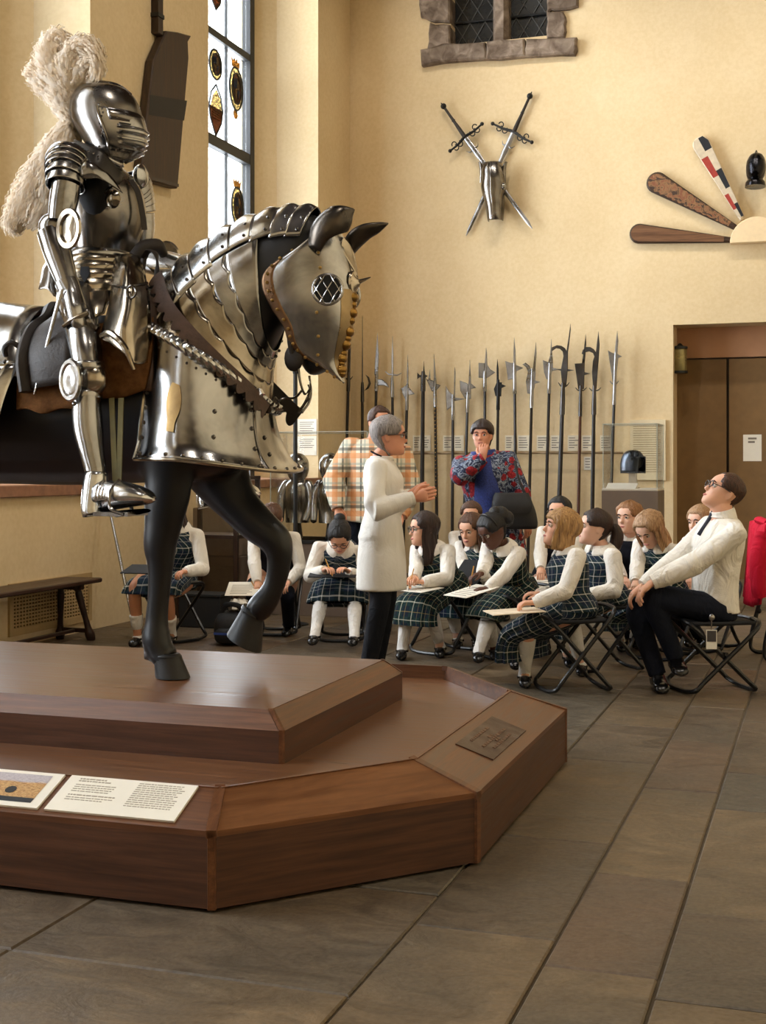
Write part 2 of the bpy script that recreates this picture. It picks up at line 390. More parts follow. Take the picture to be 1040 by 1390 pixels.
def floor():
    mb = MB(); mb.box((-6.9, ROOM_F-.4, -.3), (ROOM_R+.4, BACK_Y+3.0, -.007))
    fl = tag(mb.build('floor', mat('mortar', (84, 72, 56), .9, 0, .2, 20), smooth=False), kind='structure')
    rnd = random.Random(11)
    xs = sorted([at_z(905, 1297, 0)[0], at_z(744, 1297, 0)[0], at_z(530, 1290, 0)[0]])
    w = [xs[0]-.98, xs[0], xs[1], xs[2], xs[2]+.62, xs[2]+1.4, xs[2]+2.3]
    x = w[0]
    while x > -6.2: x -= rnd.choice((.62, .78, .9)); w.insert(0, x)
    fixed = {}                                                           # cross joints read off the stones nearest the camera
    iA, iB, iC = w.index(xs[2]), w.index(xs[1]), w.index(xs[0])
    fixed[iB] = [at_z(880, 1192, 0)[1], at_z(835, 1066, 0)[1], at_z(850, 1000, 0)[1], at_z(900, 1330, 0)[1]]
    fixed[iC] = [at_z(660, 1266, 0)[1], at_z(758, 1140, 0)[1], at_z(845, 1034, 0)[1], at_z(850, 985, 0)[1]]
    fixed[iA] = [at_z(985, 1245, 0)[1], at_z(1010, 1100, 0)[1]]
    k = 0
    for i in range(len(w)-1):
        x0, x1 = w[i], w[i+1]
        ys = sorted(fixed.get(i, []))
        if not ys: ys = [1.4+rnd.random()*.8]
        while ys[0] > 1.4: ys.insert(0, ys[0]-rnd.uniform(.6, 1.1))
        while ys[-1] < 15.4: ys.append(min(15.8, ys[-1]+rnd.uniform(.6, 1.25)))
        for j in range(len(ys)-1):
            g = .0045; h = rnd.uniform(-.002, .003)
            if ys[j+1]-ys[j] < .08: continue
            lo = (x0+g, ys[j]+g, -.05); hi = (x1-g, ys[j+1]-g, h)
            if x1 < WALL_X-.1: continue
            s = MB(); s.box(lo, hi, bev=.005); c = ((lo[0]+hi[0])/2, (lo[1]+hi[1])/2, 0)
            wt = [0, 0, 1, 2, 2, 3] if i != iC else [2, 2, 0]
            o = s.build('flagstone', FLAGS[rnd.choice(wt)], fl, smooth=False, loc=c); k += 1
floor()
# ---- tall windows of the left wall
CRESTS = {'crown': make_stained('stained_glass_amber', (190, 148, 84)), 'ring': make_stained('stained_glass_pale', (226, 206, 160)),
          'dark': make_stained('stained_glass_umber', (136, 92, 62)), 'blue': make_stained('stained_glass_blue', (66, 104, 168)), 'lead': IRON}
def oval(cy, cz, ry, rz, n=20, k0=0.0): return [(cy+ry*math.cos(2*math.pi*i/n), cz+rz*math.sin(2*math.pi*i/n)) for i in range(n)]
YZ = lambda x: Matrix(((0, 0, 1, x), (1, 0, 0, 0), (0, 1, 0, 0), (0, 0, 0, 1)))
def crest(win, y, z, ry, rz, crown=True, drop=True, kind=0):
    c = part_empty('stained_crest', win, (GLASS_X+.02, y, z))
    X = GLASS_X+.02
    a = MB(); a.tube([V3(X+.012, p_[0], p_[1]) for p_ in oval(y, z, ry, rz, 28)+oval(y, z, ry, rz, 28)[:1]], .012, 6, 1); a.tube([V3(X+.02, p_[0], p_[1]) for p_ in oval(y, z, ry*.68, rz*.72, 28)+oval(y, z, ry*.68, rz*.72, 28)[:1]], .009, 6, 1); a.build('lead_edge', IRON, c)
    a = MB(); a.prism(oval(y, z, ry*.98, rz*.98), .008, YZ(X+.004)); a.build('outer_ring', CRESTS['ring'], c, smooth=False)
    a = MB(); a.prism(oval(y, z, ry*.66, rz*.7), .008, YZ(X+.012)); a.build('field', CRESTS['dark'], c, smooth=False)
    a = MB(); a.prism([(y-ry*.45, z+rz*.4), (y, z+rz*.5), (y, z-.0*rz), (y-ry*.5, z)], .008, YZ(X+.016))
    a.prism([(y+ry*.05, z-.05*rz), (y+ry*.45, z-.05*rz), (y+ry*.2, z-rz*.5)], .008, YZ(X+.016)); a.build('quarter', CRESTS['blue'], c, smooth=False)
    a = MB(); a.prism(oval(y+ry*.15, z+rz*.15, ry*.2, rz*.28, 10), .008, YZ(X+.016)); a.prism(oval(y-ry*.15, z-rz*.25, ry*.16, rz*.22, 10), .008, YZ(X+.016)); a.build('emblem', CRESTS['ring'], c, smooth=False)
    if crown:
        zb = z+rz*.98; h = rz*.42; p = [(y-ry*.5, zb), (y-ry*.62, zb+h), (y-ry*.35, zb+h*.55), (y-ry*.2, zb+h*1.1), (y, zb+h*.6), (y+ry*.2, zb+h*1.1), (y+ry*.35, zb+h*.55), (y+ry*.62, zb+h), (y+ry*.5, zb)]
        a = MB(); a.prism(p, .012, YZ(X)); a.build('crown', CRESTS['crown'], c, smooth=False)
    if drop:
        a = MB(); a.prism(oval(y, z-rz*1.18, ry*.3, rz*.24, 12), .012, YZ(X)); a.build('pendant', CRESTS['crown'], c, smooth=False)
def shield(win, y, z, ry, rz):
    c = part_empty('stained_crest', win, (GLASS_X+.02, y, z)); X = GLASS_X+.02
    out = [(y, z+rz), (y+ry*.7, z+rz*.62), (y+ry, z+.1*rz), (y+ry*.8, z-.4*rz), (y, z-rz), (y-ry*.8, z-.4*rz), (y-ry, z+.1*rz), (y-ry*.7, z+rz*.62)]
    a = MB(); a.prism([out[3], out[4], out[5], out[6], out[2]], .01, YZ(X)); a.build('lower_field', CRESTS['dark'], c, smooth=False); a = MB(); a.tube([V3(X+.008, *p_) for p_ in out+out[:1]], .011, 6, 1); a.build('lead_edge', IRON, c)
    a = MB(); a.prism([(y+(p[0]-y)*.8, z+(p[1]-z)*.8) for p in (out[7], out[0], out[1], out[2])]+[(y-ry*.8, z+.1*rz)], .008, YZ(X+.01)); a.build('upper_field', CRESTS['ring'], c, smooth=False)
    for k in range(4):
        a = MB(); zz = z-.02*rz-k*.1*rz; a.box((X+.01, y-ry*.6, zz-.03*rz), (X+.022, y+ry*.6, zz)); a.build('band', CRESTS['crown'], c, smooth=False)
def tall_window(n, a, b, detail):
    y0, y1 = a+.23, b-.23
    w = empty('window_%d' % n, (GLASS_X, (a+b)/2, SILL_Z), kind='structure')
    bars = MB(); X = GLASS_X
    for (p, q) in ((y0, y0+.1), (y1-.12, y1)): bars.box((X-.05, p, SILL_Z), (X+.05, q, HEAD_Z))
    zs = [1.33+1.165*k for k in range(6)]
    for i, z in enumerate(zs):
        h = .06 if i % 2 else .04; bars.box((X-.04, y0, z-h), (X+.045, y1, z+h))
    bars.build('window_frame', IRON, w, smooth=False)
    nv = 4; step = (y1-y0-.22)/nv; ys = [y0+.1+step*k for k in range(nv+1)]
    zz = [SILL_Z]+zs+[HEAD_Z]
    for k in range(1, nv):
        m = MB(); m.box((X-.012, ys[k]-.011, SILL_Z), (X+.018, ys[k]+.011, HEAD_Z)); m.build('lead_mullion', IRON, w, smooth=False)
    for k in range(nv):
        for j in range(len(zz)-1):
            if zz[j+1]-zz[j] < .2: continue
            m = MB(); m.box((X-.006, ys[k]+.012, zz[j]+.05), (X+.002, ys[k+1]-.012, zz[j+1]-.05)); m.build('pane', PANE, w, smooth=False)
    s = MB(); s.box((X-.1, a-.0, SILL_Z-.09), (WALL_X+.05, b, SILL_Z), bev=.008); s.build('window_sill', mat('brown_marble', (150, 108, 84), .3, 0, .25, 14), w, smooth=False)
    if detail:
        for (u, v, rh) in ((317, 121, 29), (319, 281, 26)):
            p = at_x(u, v, X); q = at_x(u, v-rh, X); rz = q[2]-p[2]; crest(w, p[1], p[2], rz*.72, rz, drop=v < 200)
        p = at_x(289, 88, X); crest(w, p[1], p[2], .15, at_x(289, 68, X)[2]-p[2], crown=False, drop=False)
        p = at_x(290, 150, X); shield(w, p[1], p[2], .17, at_x(290, 115, X)[2]-p[2])
        p = at_x(290, -6, X); shield(w, p[1], p[2], .13, .16)
    return w
for i, (a, b) in enumerate(WINDOWS): tall_window({3: 2, 2: 1}.get(i, i+4), a, b, i == 3)

# ---- small stone window high in the back wall
def stone_window():
    Y = BACK_Y; w = empty('window_3', (-3.6, Y, WZ0), kind='structure')
    P = lambda u, v: at_y(u, v, Y)
    g = MB(); g.box((WX0-.1, Y+.2, WZ0-.1), (WX1+.1, Y+.215, WZ1+.1)); g.build('glazing', mat('dark_leaded_glass', (30, 32, 34), .25, 0, .3, 9), w, smooth=False)
    b = MB(); b.box((WX0-.1, Y+.3, WZ0-.1), (WX1+.1, Y+.33, WZ1+.1)); b.build('backing', IRON, w, smooth=False)
    lead = MB(); s = .19
    for k in range(-14, 30):
        for sg in (1, -1):
            x = WX0+k*s
            p0 = V3(x, Y+.19, WZ0); dx = sg*(WZ1-WZ0)*.62; p1 = V3(x+dx, Y+.19, WZ1)
            ts = sorted([(WX0-p0[0])/dx, (WX1-p0[0])/dx]); t0, t1 = max(0, ts[0]), min(1, ts[1])
            if t1-t0 > .05: lead.tube([p0+(p1-p0)*t0, p0+(p1-p0)*t1], .007, 5, 1)
    lead.build('lead_lattice', mat('lead_came', (74, 74, 72), .6), w)
    for z in (.32, 1.1):
        m = MB(); m.tube([V3(WX0-.02, Y+.17, WZ0+z), V3(WX1+.02, Y+.17, WZ0+z)], .013, 6, 1); m.build('iron_bar', IRON, w)
    m = MB(); x0, x1 = P(668, 30)[0], P(689, 30)[0]
    m.prism([(x0, Y+.25), (x0, Y+.06), (x0+.045, Y-.02), (x1-.045, Y-.02), (x1, Y+.06), (x1, Y+.25)], WZ1-WZ0+.1, Matrix.Translation((0, 0, WZ0-.02)), bev=.0); m.build('mullion', STONE, w, smooth=False)
    rnd = random.Random(4)
    def block(nm, pts, d0, d1):
        m = MB(); pp = [P(*q) for q in pts]
        poly = []
        for i in range(len(pp)):
            a, c = pp[i], pp[(i+1) % len(pp)]
            for t in (0, .33, .66): poly.append(((a+(c-a)*t)[0]+rnd.uniform(-.012, .012), (a+(c-a)*t)[2]+rnd.uniform(-.012, .012)))
        m.prism([(x, z) for x, z in poly], d0+d1, Matrix(((1, 0, 0, 0), (0, 0, 1, Y-d0), (0, 1, 0, 0), (0, 0, 0, 1))), bev=.02)
        m.build(nm, STONE, w, smooth=False)
    block('sill_stone', [(574, 69), (612, 63), (662, 59), (662, 82), (574, 91)], .10, .1)
    block('sill_stone', [(663, 59), (713, 56), (715, 79), (664, 83)], .11, .1)
    block('sill_stone', [(715, 55), (785, 54), (783, 76), (716, 79)], .10, .1)
    block('jamb_stone', [(584, 33), (612, 36), (613, 62), (582, 68)], .05, .24)
    block('jamb_stone', [(571, -30), (613, -30), (613, 32), (592, 31), (572, 25)], .06, .24)
    block('jamb_stone', [(743, 16), (764, 17), (770, 28), (768, 53), (743, 55)], .05, .24)
    block('jamb_stone', [(743, -30), (786, -30), (785, 12), (752, 15), (743, 18)], .06, .24)
    block('jamb_stone', [(580, -75), (613, -75), (613, -31), (580, -31)], .05, .24); block('jamb_stone', [(743, -75), (775, -75), (775, -31), (743, -31)], .05, .24)
    m = MB(); m.box((WX0-.35, Y-.06, WZ1-.03), (WX1+.35, Y+.2, WZ1+.3), bev=.02); m.build('lintel_stone', STONE, w, smooth=False)
stone_window()
# ---- door recess
def door():
    Y = BACK_Y+.42; dw = empty('door_1', ((DX0+DX1)/2, Y, 0), kind='structure')
    wood = mat('tan_painted_door', (122, 92, 54), .6, 0, .08, 9, .1)
    zt = at_y(960, 488, Y)[2]; xm = at_y(988, 600, Y)[0]
    for a, b in ((DX0-.02, xm-.015), (xm+.015, xm+.015+(xm-DX0))):
        m = MB(); m.box((a, Y, -.006), (b, Y+.05, zt), bev=.003); m.build('door_leaf', wood, dw, smooth=False)
    m = MB(); m.box((DX0-.05, Y+.055, -.02), (DX1+.1, Y+.09, zt+.05)); m.build('door_backing', WOOD_DARK, dw, smooth=False)
    m = MB(); m.box((DX0-.05, Y, zt+.02), (DX1+.1, Y+.05, DZ+.1)); m.build('transom_panel', mat('transom_plaster', (186, 140, 106), .8, 0, .06, 5), dw, smooth=False)
    m = MB(); a, b = at_y(1009, 590, Y), at_y(1034, 626, Y); m.box((a[0], Y-.004, b[2]), (b[0], Y, a[2]))
    o = tag(m.build('paper_notice', PAPER, smooth=False), 'white paper notice taped to the tan door', 'notice')
    for k in range(2):
        t = MB(); z = a[2]-.045-k*.04; t.box((a[0]+.055, Y-.006, z-.011), (b[0]-.055-.02*k, Y-.004, z+.011)); t.build('text_line', INK, o, smooth=False)
    m = MB(); m.box((DX1, BACK_Y+.45, 0), (DX1+.1, Y+.1, DZ)); m.box((DX0-.1, BACK_Y+.45, 0), (DX0-.05, Y+.1, DZ))
    # wall lantern inside the recess
    c = at_y(923, 489, BACK_Y+.2); sc = empty('wall_lantern', (c[0], c[1], c[2]-.2), 'small cylindrical brass wall lantern in the door recess corner', 'lantern')
    m = MB(); m.lathe([(.075, -.13), (.08, -.12), (.08, .12), (.075, .13)], c, 16); m.build('shade', mat('lantern_shade', (150, 138, 92), .35, .6), sc)
    for z in (.13, -.15):
        m = MB(); m.lathe([(.088, z), (.088, z+.025), (.03, z+.04 if z > 0 else z+.03)], c, 16); m.build('rim', IRON, sc)
    m = MB(); m.lathe([(.05, .15), (.02, .19), (.0, .2)], c, 12); m.build('finial', IRON, sc)
    m = MB(); m.box((DX0, c[1]-.02, c[2]-.02), (c[0]-.075, c[1]+.02, c[2]+.02)); m.build('bracket', IRON, sc, smooth=False)
door()
# ---- ventilation grille
def grille():
    X = WALL_X; y0, y1 = at_x(16, 800, X)[1], at_x(118, 800, X)[1]; za, zb = .13, .41
    g = empty('vent_grille', (X, (y0+y1)/2, za), 'painted metal vent grille set low in the left wall behind the bench', 'vent')
    cream = mat('cream_vent_metal', (186, 158, 112), .5, .0, .05)
    m = MB(); e = .05
    m.box((X, y0-e, za-e), (X+.018, y1+e, za)); m.box((X, y0-e, zb), (X+.018, y1+e, zb+e)); m.box((X, y0-e, za), (X+.018, y0, zb)); m.box((X, y1, za), (X+.018, y1+e, zb)); m.build('frame', cream, g, smooth=False)
    m = MB(); m.box((X-.0, y0, za), (X+.003, y1, zb)); m.build('dark_backing', mat('vent_void', (38, 28, 18), .9), g, smooth=False)
    m = MB(); n = 26; k = 11
    for i in range(n+1):
        y = y0+(y1-y0)*i/n; m.box((X+.003, y-.008, za), (X+.012, y+.008, zb))
    for i in range(k+1):
        z = za+(zb-za)*i/k; m.box((X+.003, y0, z-.006), (X+.0125, y1, z+.006))
    m.build('grid', cream, g, smooth=False)['kind'] = 'stuff'
grille()
# ---- display platform under the horse
FRONT_Y, BACKP_Y, END_X = 3.52, 6.48, -1.075
def platform():
    p = empty('display_platform', (-3.2, 5.0, 0), 'stepped polished wooden platform with sloping rim carrying the armoured horse', 'platform')
    out = [(-6.1, 3.52), (-1.70, 3.52), (-1.075, 4.22), (-1.075, 5.78), (-1.70, 6.48), (-6.1, 6.48)]; LX = -5.35
    out = [(max(x, LX), y) for x, y in out]; rid = [(LX, 3.715), (-1.765, 3.715), (-1.315, 4.29), (-1.315, 5.71), (-1.765, 6.285), (LX, 6.285)]
    zo, zr, zf = .24, .322, .262
    names = ['front_board', 'chamfer_board', 'end_board', 'chamfer_board', 'back_board']
    for i in range(5):
        a, b = V3(*out[i], 0), V3(*out[i+1], 0); ra, rb = V3(*rid[i], 0), V3(*rid[i+1], 0)
        t = unit(b-a); nrm = V3(t[1], -t[0], 0); g = .0025
        a2, b2 = a+t*(g if i else 0), b-t*(g if i < 4 else 0); ra2, rb2 = ra+t*(g if i else 0), rb-t*(g if i < 4 else 0)
        wm = WOOD_X if i in (0, 4) else WOOD_Y
        def plank(nm, q, mt):                                            # q: outer pair then inner pair, thick slab
            m = MB(); m.add(q, [(0, 1, 2, 3), (7, 6, 5, 4), (0, 4, 5, 1), (1, 5, 6, 2), (2, 6, 7, 3), (3, 7, 4, 0)]); return m.build(nm, mt, p, smooth=False)
        o0, o1 = a2-nrm*.02, b2-nrm*.02
        up = V3(0, 0, zo-.018)
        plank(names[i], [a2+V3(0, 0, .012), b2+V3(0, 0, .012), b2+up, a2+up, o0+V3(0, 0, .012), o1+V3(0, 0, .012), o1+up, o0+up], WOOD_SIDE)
        dn = V3(0, 0, -.018)
        q = [a2+V3(0, 0, zo), b2+V3(0, 0, zo), rb2+V3(0, 0, zr), ra2+V3(0, 0, zr)]
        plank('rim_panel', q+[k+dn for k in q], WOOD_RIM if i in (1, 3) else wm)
        q = [ra2+V3(0, 0, zr), rb2+V3(0, 0, zr), rb2-nrm*.012+V3(0, 0, zf-.01), ra2-nrm*.012+V3(0, 0, zf-.01)]
        plank('inner_lip', q+[k+nrm*.012 for k in q], wm)
    for i in range(1, 5):                                                # corner fillets
        a = V3(*out[i], 0); r = V3(*rid[i], 0); d = unit(a-r)
        m = MB(); s = V3(-d[1], d[0], 0)*.016
        m.add([a-d*.02-s+V3(0, 0, .01), a-d*.02+s+V3(0, 0, .01), a+d*.003+s*.7+V3(0, 0, .01), a+d*.003-s*.7+V3(0, 0, .01),
               a-d*.02-s+V3(0, 0, zo), a-d*.02+s+V3(0, 0, zo), a+d*.003+s*.7+V3(0, 0, zo), a+d*.003-s*.7+V3(0, 0, zo)],
              [(3, 2, 1, 0), (4, 5, 6, 7), (0, 1, 5, 4), (1, 2, 6, 5), (2, 3, 7, 6), (3, 0, 4, 7)])
        A, R = a+V3(0, 0, zo), r+V3(0, 0, zr); q = [A-s+d*.003, A+s+d*.003, R+s-d*.012, R-s-d*.012]
        m.add([k+V3(0, 0, .004) for k in q]+[k-V3(0, 0, .02) for k in q], [(0, 1, 2, 3), (7, 6, 5, 4), (0, 4, 5, 1), (1, 5, 6, 2), (2, 6, 7, 3), (3, 7, 4, 0)])
        m.build('corner_fillet', WOOD_Y, p, smooth=False)
    m = MB(); m.prism([(x+(0.02 if x < -5 else -.013), y+(.013 if y < 5 else -.013)) for x, y in rid], .02, Matrix.Translation((0, 0, zf-.02))); m.build('lower_deck', WOOD_TOP, p, smooth=False)
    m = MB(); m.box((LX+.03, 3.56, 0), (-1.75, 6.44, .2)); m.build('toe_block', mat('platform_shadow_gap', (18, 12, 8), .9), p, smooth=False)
    # upper step
    fx, fy0, fy1 = -1.80, 4.30, 5.70; tx, ty0, ty1 = -1.868, 4.362, 5.64; zt, zb = .44, .378; L = -5.2; g = .016
    def slab(nm, q, th, mt):
        m = MB(); m.add(list(q)+[k-th for k in q], [(0, 1, 2, 3), (7, 6, 5, 4), (0, 4, 5, 1), (1, 5, 6, 2), (2, 6, 7, 3), (3, 7, 4, 0)]); m.build(nm, mt, p, smooth=False)
    slab('step_front_board', [V3(L, fy0, zf), V3(fx-g, fy0, zf), V3(fx-g, fy0, zb), V3(L, fy0, zb)], V3(0, -.02, 0), WOOD_SIDE)
    slab('step_front_bevel', [V3(L, fy0, zb), V3(fx-g, fy0, zb), V3(tx-g, ty0, zt), V3(L, ty0, zt)], V3(0, -.01, .02), WOOD_X)
    slab('step_end_board', [V3(fx, fy0+g, zf), V3(fx, fy1-g, zf), V3(fx, fy1-g, zb), V3(fx, fy0+g, zb)], V3(.02, 0, 0), WOOD_SIDE)
    slab('step_end_bevel', [V3(fx, fy0+g, zb), V3(fx, fy1-g, zb), V3(tx, ty1-g, zt), V3(tx, ty0+g, zt)], V3(.01, 0, .02), WOOD_Y)
    slab('step_back_board', [V3(fx-g, fy1, zf), V3(L, fy1, zf), V3(L, fy1, zb), V3(fx-g, fy1, zb)], V3(0, .02, 0), WOOD_X)
    slab('step_back_bevel', [V3(fx-g, fy1, zb), V3(L, fy1, zb), V3(L, ty1, zt), V3(tx-g, ty1, zt)], V3(0, .01, .02), WOOD_X)
    for (y0, ty, s) in ((fy0, ty0, 1), (fy1, ty1, -1)):
        m = MB()
        lo = [(fx-g, y0), (fx-.003, y0+s*.003), (fx, y0+s*g), (fx-g, y0+s*g)]; hi = [(tx-g, ty), (tx-.003, ty+s*.003), (tx, ty+s*g), (tx-g, ty+s*g)]
        V = [V3(a, b, zf) for a, b in lo]+[V3(a, b, zb+.003) for a, b in lo]+[V3(a, b, zt+.003) for a, b in hi]
        F = [(0, 1, 2, 3), (8, 9, 10, 11)]+[(k*4+j, k*4+(j+1) % 4, k*4+4+(j+1) % 4, k*4+4+j) for k in range(2) for j in range(4)]
        m.add(V, F); m.build('corner_fillet', WOOD_Y, p, smooth=False)
    m = MB(); m.box((L, ty0, zt-.03), (tx-.006, ty1, zt)); m.build('step_top', WOOD_TOP, p, smooth=False)
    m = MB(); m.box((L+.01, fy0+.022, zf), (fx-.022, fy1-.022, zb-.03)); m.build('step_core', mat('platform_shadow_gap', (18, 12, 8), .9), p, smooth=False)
    # engraved plaque on the end rim panel
    n = unit(V3(zr-zo, 0, .24)); pl = part_empty('plaque', p, (-1.2, 5.0, .285))
    def on_end(y, t, h=0.0): return V3(END_X+(-.24)*t, y, zo+(zr-zo)*t)+n*h
    ya, yb = 4.70, 5.30
    P = lambda u, v: at_z(u, v, .285)
    ya, yb = P(690, 1010)[1], P(680, 980)[1]; ya, yb = 4.62, 5.17
    q = [on_end(ya, .2, .004), on_end(yb, .2, .004), on_end(yb, .78, .004), on_end(ya, .78, .004)]
    m = MB(); m.add(q+[k-n*.004 for k in q], [(0, 1, 2, 3), (7, 6, 5, 4), (0, 4, 5, 1), (1, 5, 6, 2), (2, 6, 7, 3), (3, 7, 4, 0)]); m.build('plate', mat('bronze_plaque', (72, 48, 36), .35, .6, .1), pl, smooth=False)
    letters = mat('plaque_lettering', (112, 84, 66), .5, .3)
    for (t, a, b) in ((.66, .2, .62), (.52, .44, .52), (.46, .18, .8), (.40, .44, .52), (.33, .25, .75)):
        m = MB(); rr = random.Random(int(t*100)); y = ya+(yb-ya)*a
        while y < ya+(yb-ya)*b:
            w = rr.uniform(.012, .03); q = [on_end(y, t-.022, .0065), on_end(y+w, t-.022, .0065), on_end(y+w, t+.022, .0065), on_end(y, t+.022, .0065)]
            m.add(q+[k-n*.003 for k in q], [(0, 1, 2, 3), (7, 6, 5, 4), (0, 4, 5, 1), (1, 5, 6, 2), (2, 6, 7, 3), (3, 7, 4, 0)]); y += w+.008
        m.build('lettering', letters, pl, smooth=False)
    return p
platform()
def cards():
    zo, zr = .24, .322; n = unit(V3(0, -(zr-zo), .195))
    def on(x, t, h): return V3(x, FRONT_Y+.195*t, zo+(zr-zo)*t)+n*h
    def X(u, v): 
        p = at_z(u, v, .28); return p[0]
    def slabq(m, q, th): m.add(list(q)+[k-n*th for k in q], [(0, 1, 2, 3), (7, 6, 5, 4), (0, 4, 5, 1), (1, 5, 6, 2), (2, 6, 7, 3), (3, 7, 4, 0)])
    # text card
    x0, x1 = -2.275, -1.83; t0, t1 = .1, .93
    c = MB(); slabq(c, [on(x0, t0, .008), on(x1, t0, .008), on(x1, t1, .008), on(x0, t1, .008)], .007)
    o = tag(c.build('information_card', PAPER, smooth=False), 'white printed text card lying on the sloping platform rim', 'card')
    rr = random.Random(5)
    rows = [(x0+.04, x0+.13, .86, .022), (x0+.04, x0+.15, .81, .022)]+[(x0+.04, x0+.2-rr.random()*.03, .72-.05*k, .014) for k in range(4)]+[(x0+.04, x0+.2, .48, .02), (x0+.04, x0+.2, .42, .014), (x0+.04, x0+.17, .37, .014)]
    rows += [(x0+.25, x0+.415-rr.random()*.02, .86-.048*k, .014) for k in range(12)]
    for (a, b, t, h) in rows:
        m = MB(); x = a
        while x < b:
            w = min(b-x+.004, rr.uniform(.006, .02)); slabq(m, [on(x, t-h/2, .0092), on(x+w, t-h/2, .0092), on(x+w, t+h/2, .0092), on(x, t+h/2, .0092)], .001); x += w+.003
        m.build('text_line', mat('pale_card_ink', (172, 162, 146), .8, 0, .04), o, smooth=False)
    # photograph card
    x0, x1 = -2.80, -2.30
    c = MB(); slabq(c, [on(x0, t0, .008), on(x1, t0, .008), on(x1, t1, .008), on(x0, t1, .008)], .007)
    o = tag(c.build('picture_card', PAPER, smooth=False), 'white bordered photograph of an autumn hillside on the platform rim', 'card')
    t = NT('printed_landscape'); s = t.sep(t.tc('UV')); nn = t.noise(38, 6, t.mapping((1, 1.6, 1), 'UV'), .8)
    land = t.ramp(nn, [(.3, srgb(70, 48, 30)), (.45, srgb(176, 128, 76)), (.6, srgb(214, 176, 118)), (.72, srgb(120, 100, 80))])
    n2 = t.noise(9, 3, t.tc('UV'))
    hz = t.math('ADD', s[1], t.math('MULTIPLY', n2, .12))
    sky = t.mix(t.val(hz, 0, 1, .74, .80), land, t.ramp(nn, [(.35, srgb(160, 152, 160)), (.7, srgb(206, 198, 200))]))
    fin = t.mix(t.val(t.math('ADD', s[1], t.math('MULTIPLY', s[0], .0)), 1, 0, .16, .17), sky, srgb(24, 26, 32))
    t.color(fin); t.rough(.5)
    m = MB(); a, b, p, q = x0+.035, x1-.035, .2, .86
    m.add([on(a, p, .0088), on(b, p, .0088), on(b, q, .0088), on(a, q, .0088)], [(0, 1, 2, 3)], [(0, 0), (1, 0), (1, 1), (0, 1)]); m.build('print', t.m, o, smooth=False)
    for (xx, tt) in ((.36, .5), (.08, .55)):
        m = MB(); cc = on(x0+xx, p+.66*.4, .0095); m.add([cc+V3(math.cos(k*.6283)*.02, math.sin(k*.6283)*.017, math.sin(k*.6283)*.007) for k in range(10)], [tuple(range(10))]); m.build('printed_cart', mat('printed_black', (28, 24, 22), .6), o, smooth=False)
cards()
# ------------------------------------------------------------------ free-form helpers for the armour
def Q(u, v, y=5.0): return at_y(u, v, y)
def patch_points(rows, su=4, sv=4):
    G = np.array([[Q(*p) if len(p) == 3 else Q(p[0], p[1]) for p in r] for r in rows])
    A = np.array([catmull(r, su) for r in G]); return np.array([catmull(A[:, j], sv) for j in range(A.shape[1])]).transpose(1, 0, 2)
def project(p):
    d = p @ _f; return np.array([CX+FPX*(p @ _r)/d, HY+FPX*(EYE-p[2])/d])
def surf_at(P, u, v):
    """nearest point of a point grid to the line of sight, with the normal that faces outwards"""
    best = None
    for i in range(P.shape[0]):
        for j in range(P.shape[1]):
            q = project(P[i, j]); e = (q[0]-u)**2+(q[1]-v)**2+(P[i, j] @ _f)*6.0
            if best is None or e < best[0]: best = (e, i, j)
    _, i, j = best; a, b = min(i+1, P.shape[0]-1), min(j+1, P.shape[1]-1)
    n = unit(np.cross(P[a, j]-P[max(i-1, 0), j], P[i, b]-P[i, max(j-1, 0)]))
    if n @ _f > 0: n = -n
    return P[i, j], n
def rivets(mb, pts, r=.0075, n=None):
    for p in pts: mb.ball(p, r, 7, 4)
def ribbon(mb, path, nrm, w, thick=.004, scallop=None, sub=10, side=1):
    A = catmull(np.array([np.asarray(p, float) for p in path]), sub); N = catmull(np.array([unit(np.asarray(p, float)) for p in nrm]), sub); m = len(A)
    L = np.concatenate([[0], np.cumsum(np.linalg.norm(np.diff(A, axis=0), axis=1))]); top, bot = [], []
    for i in range(m):
        t = unit(A[min(i+1, m-1)]-A[max(i-1, 0)]); b = unit(np.cross(N[i], t))*side
        k = w*(1+(scallop[0]*(abs(math.sin(math.pi*L[i]/scallop[1]))-.5) if scallop else 0))
        top.append(A[i]+b*w*.35); bot.append(A[i]-b*k*.65)
    P = np.array([[bot[i], top[i], top[i]+N[i]*thick, bot[i]+N[i]*thick] for i in range(m)])
    return mb.grid(P, True, cap0=True, cap1=True)
def mirror_y(mb, y0=5.0):
    mb.v = [(p[0], 2*y0-p[1], p[2]) for p in mb.v]; mb.f = [f[::-1] for f in mb.f]; return mb
def remesh(mbs, name, mats, voxel, smooth=4, decimate=None, parent=None):
    """one continuous skin from overlapping volumes"""
    tmp = MB()
    for m in mbs: tmp.add(m.v, m.f)
    o = tmp.build(name, mats, None, True, 0)
    md = o.modifiers.new('r', 'REMESH'); md.mode = 'VOXEL'; md.voxel_size = voxel
    if smooth: sm = o.modifiers.new('s', 'SMOOTH'); sm.iterations = smooth; sm.factor = .5
    if decimate: dc = o.modifiers.new('d', 'DECIMATE'); dc.ratio = decimate
    dg = bpy.context.evaluated_depsgraph_get(); dg.update(); ev = o.evaluated_get(dg)
    me = bpy.data.meshes.new_from_object(ev); o.modifiers.clear(); old = o.data; o.data = me; bpy.data.meshes.remove(old); me.name = name
    if not me.materials: me.materials.append(mats if not isinstance(mats, list) else mats[0])
    me.polygons.foreach_set('use_smooth', [True]*len(me.polygons)); me.update()
    if parent is not None: set_parent(o, parent)
    return o
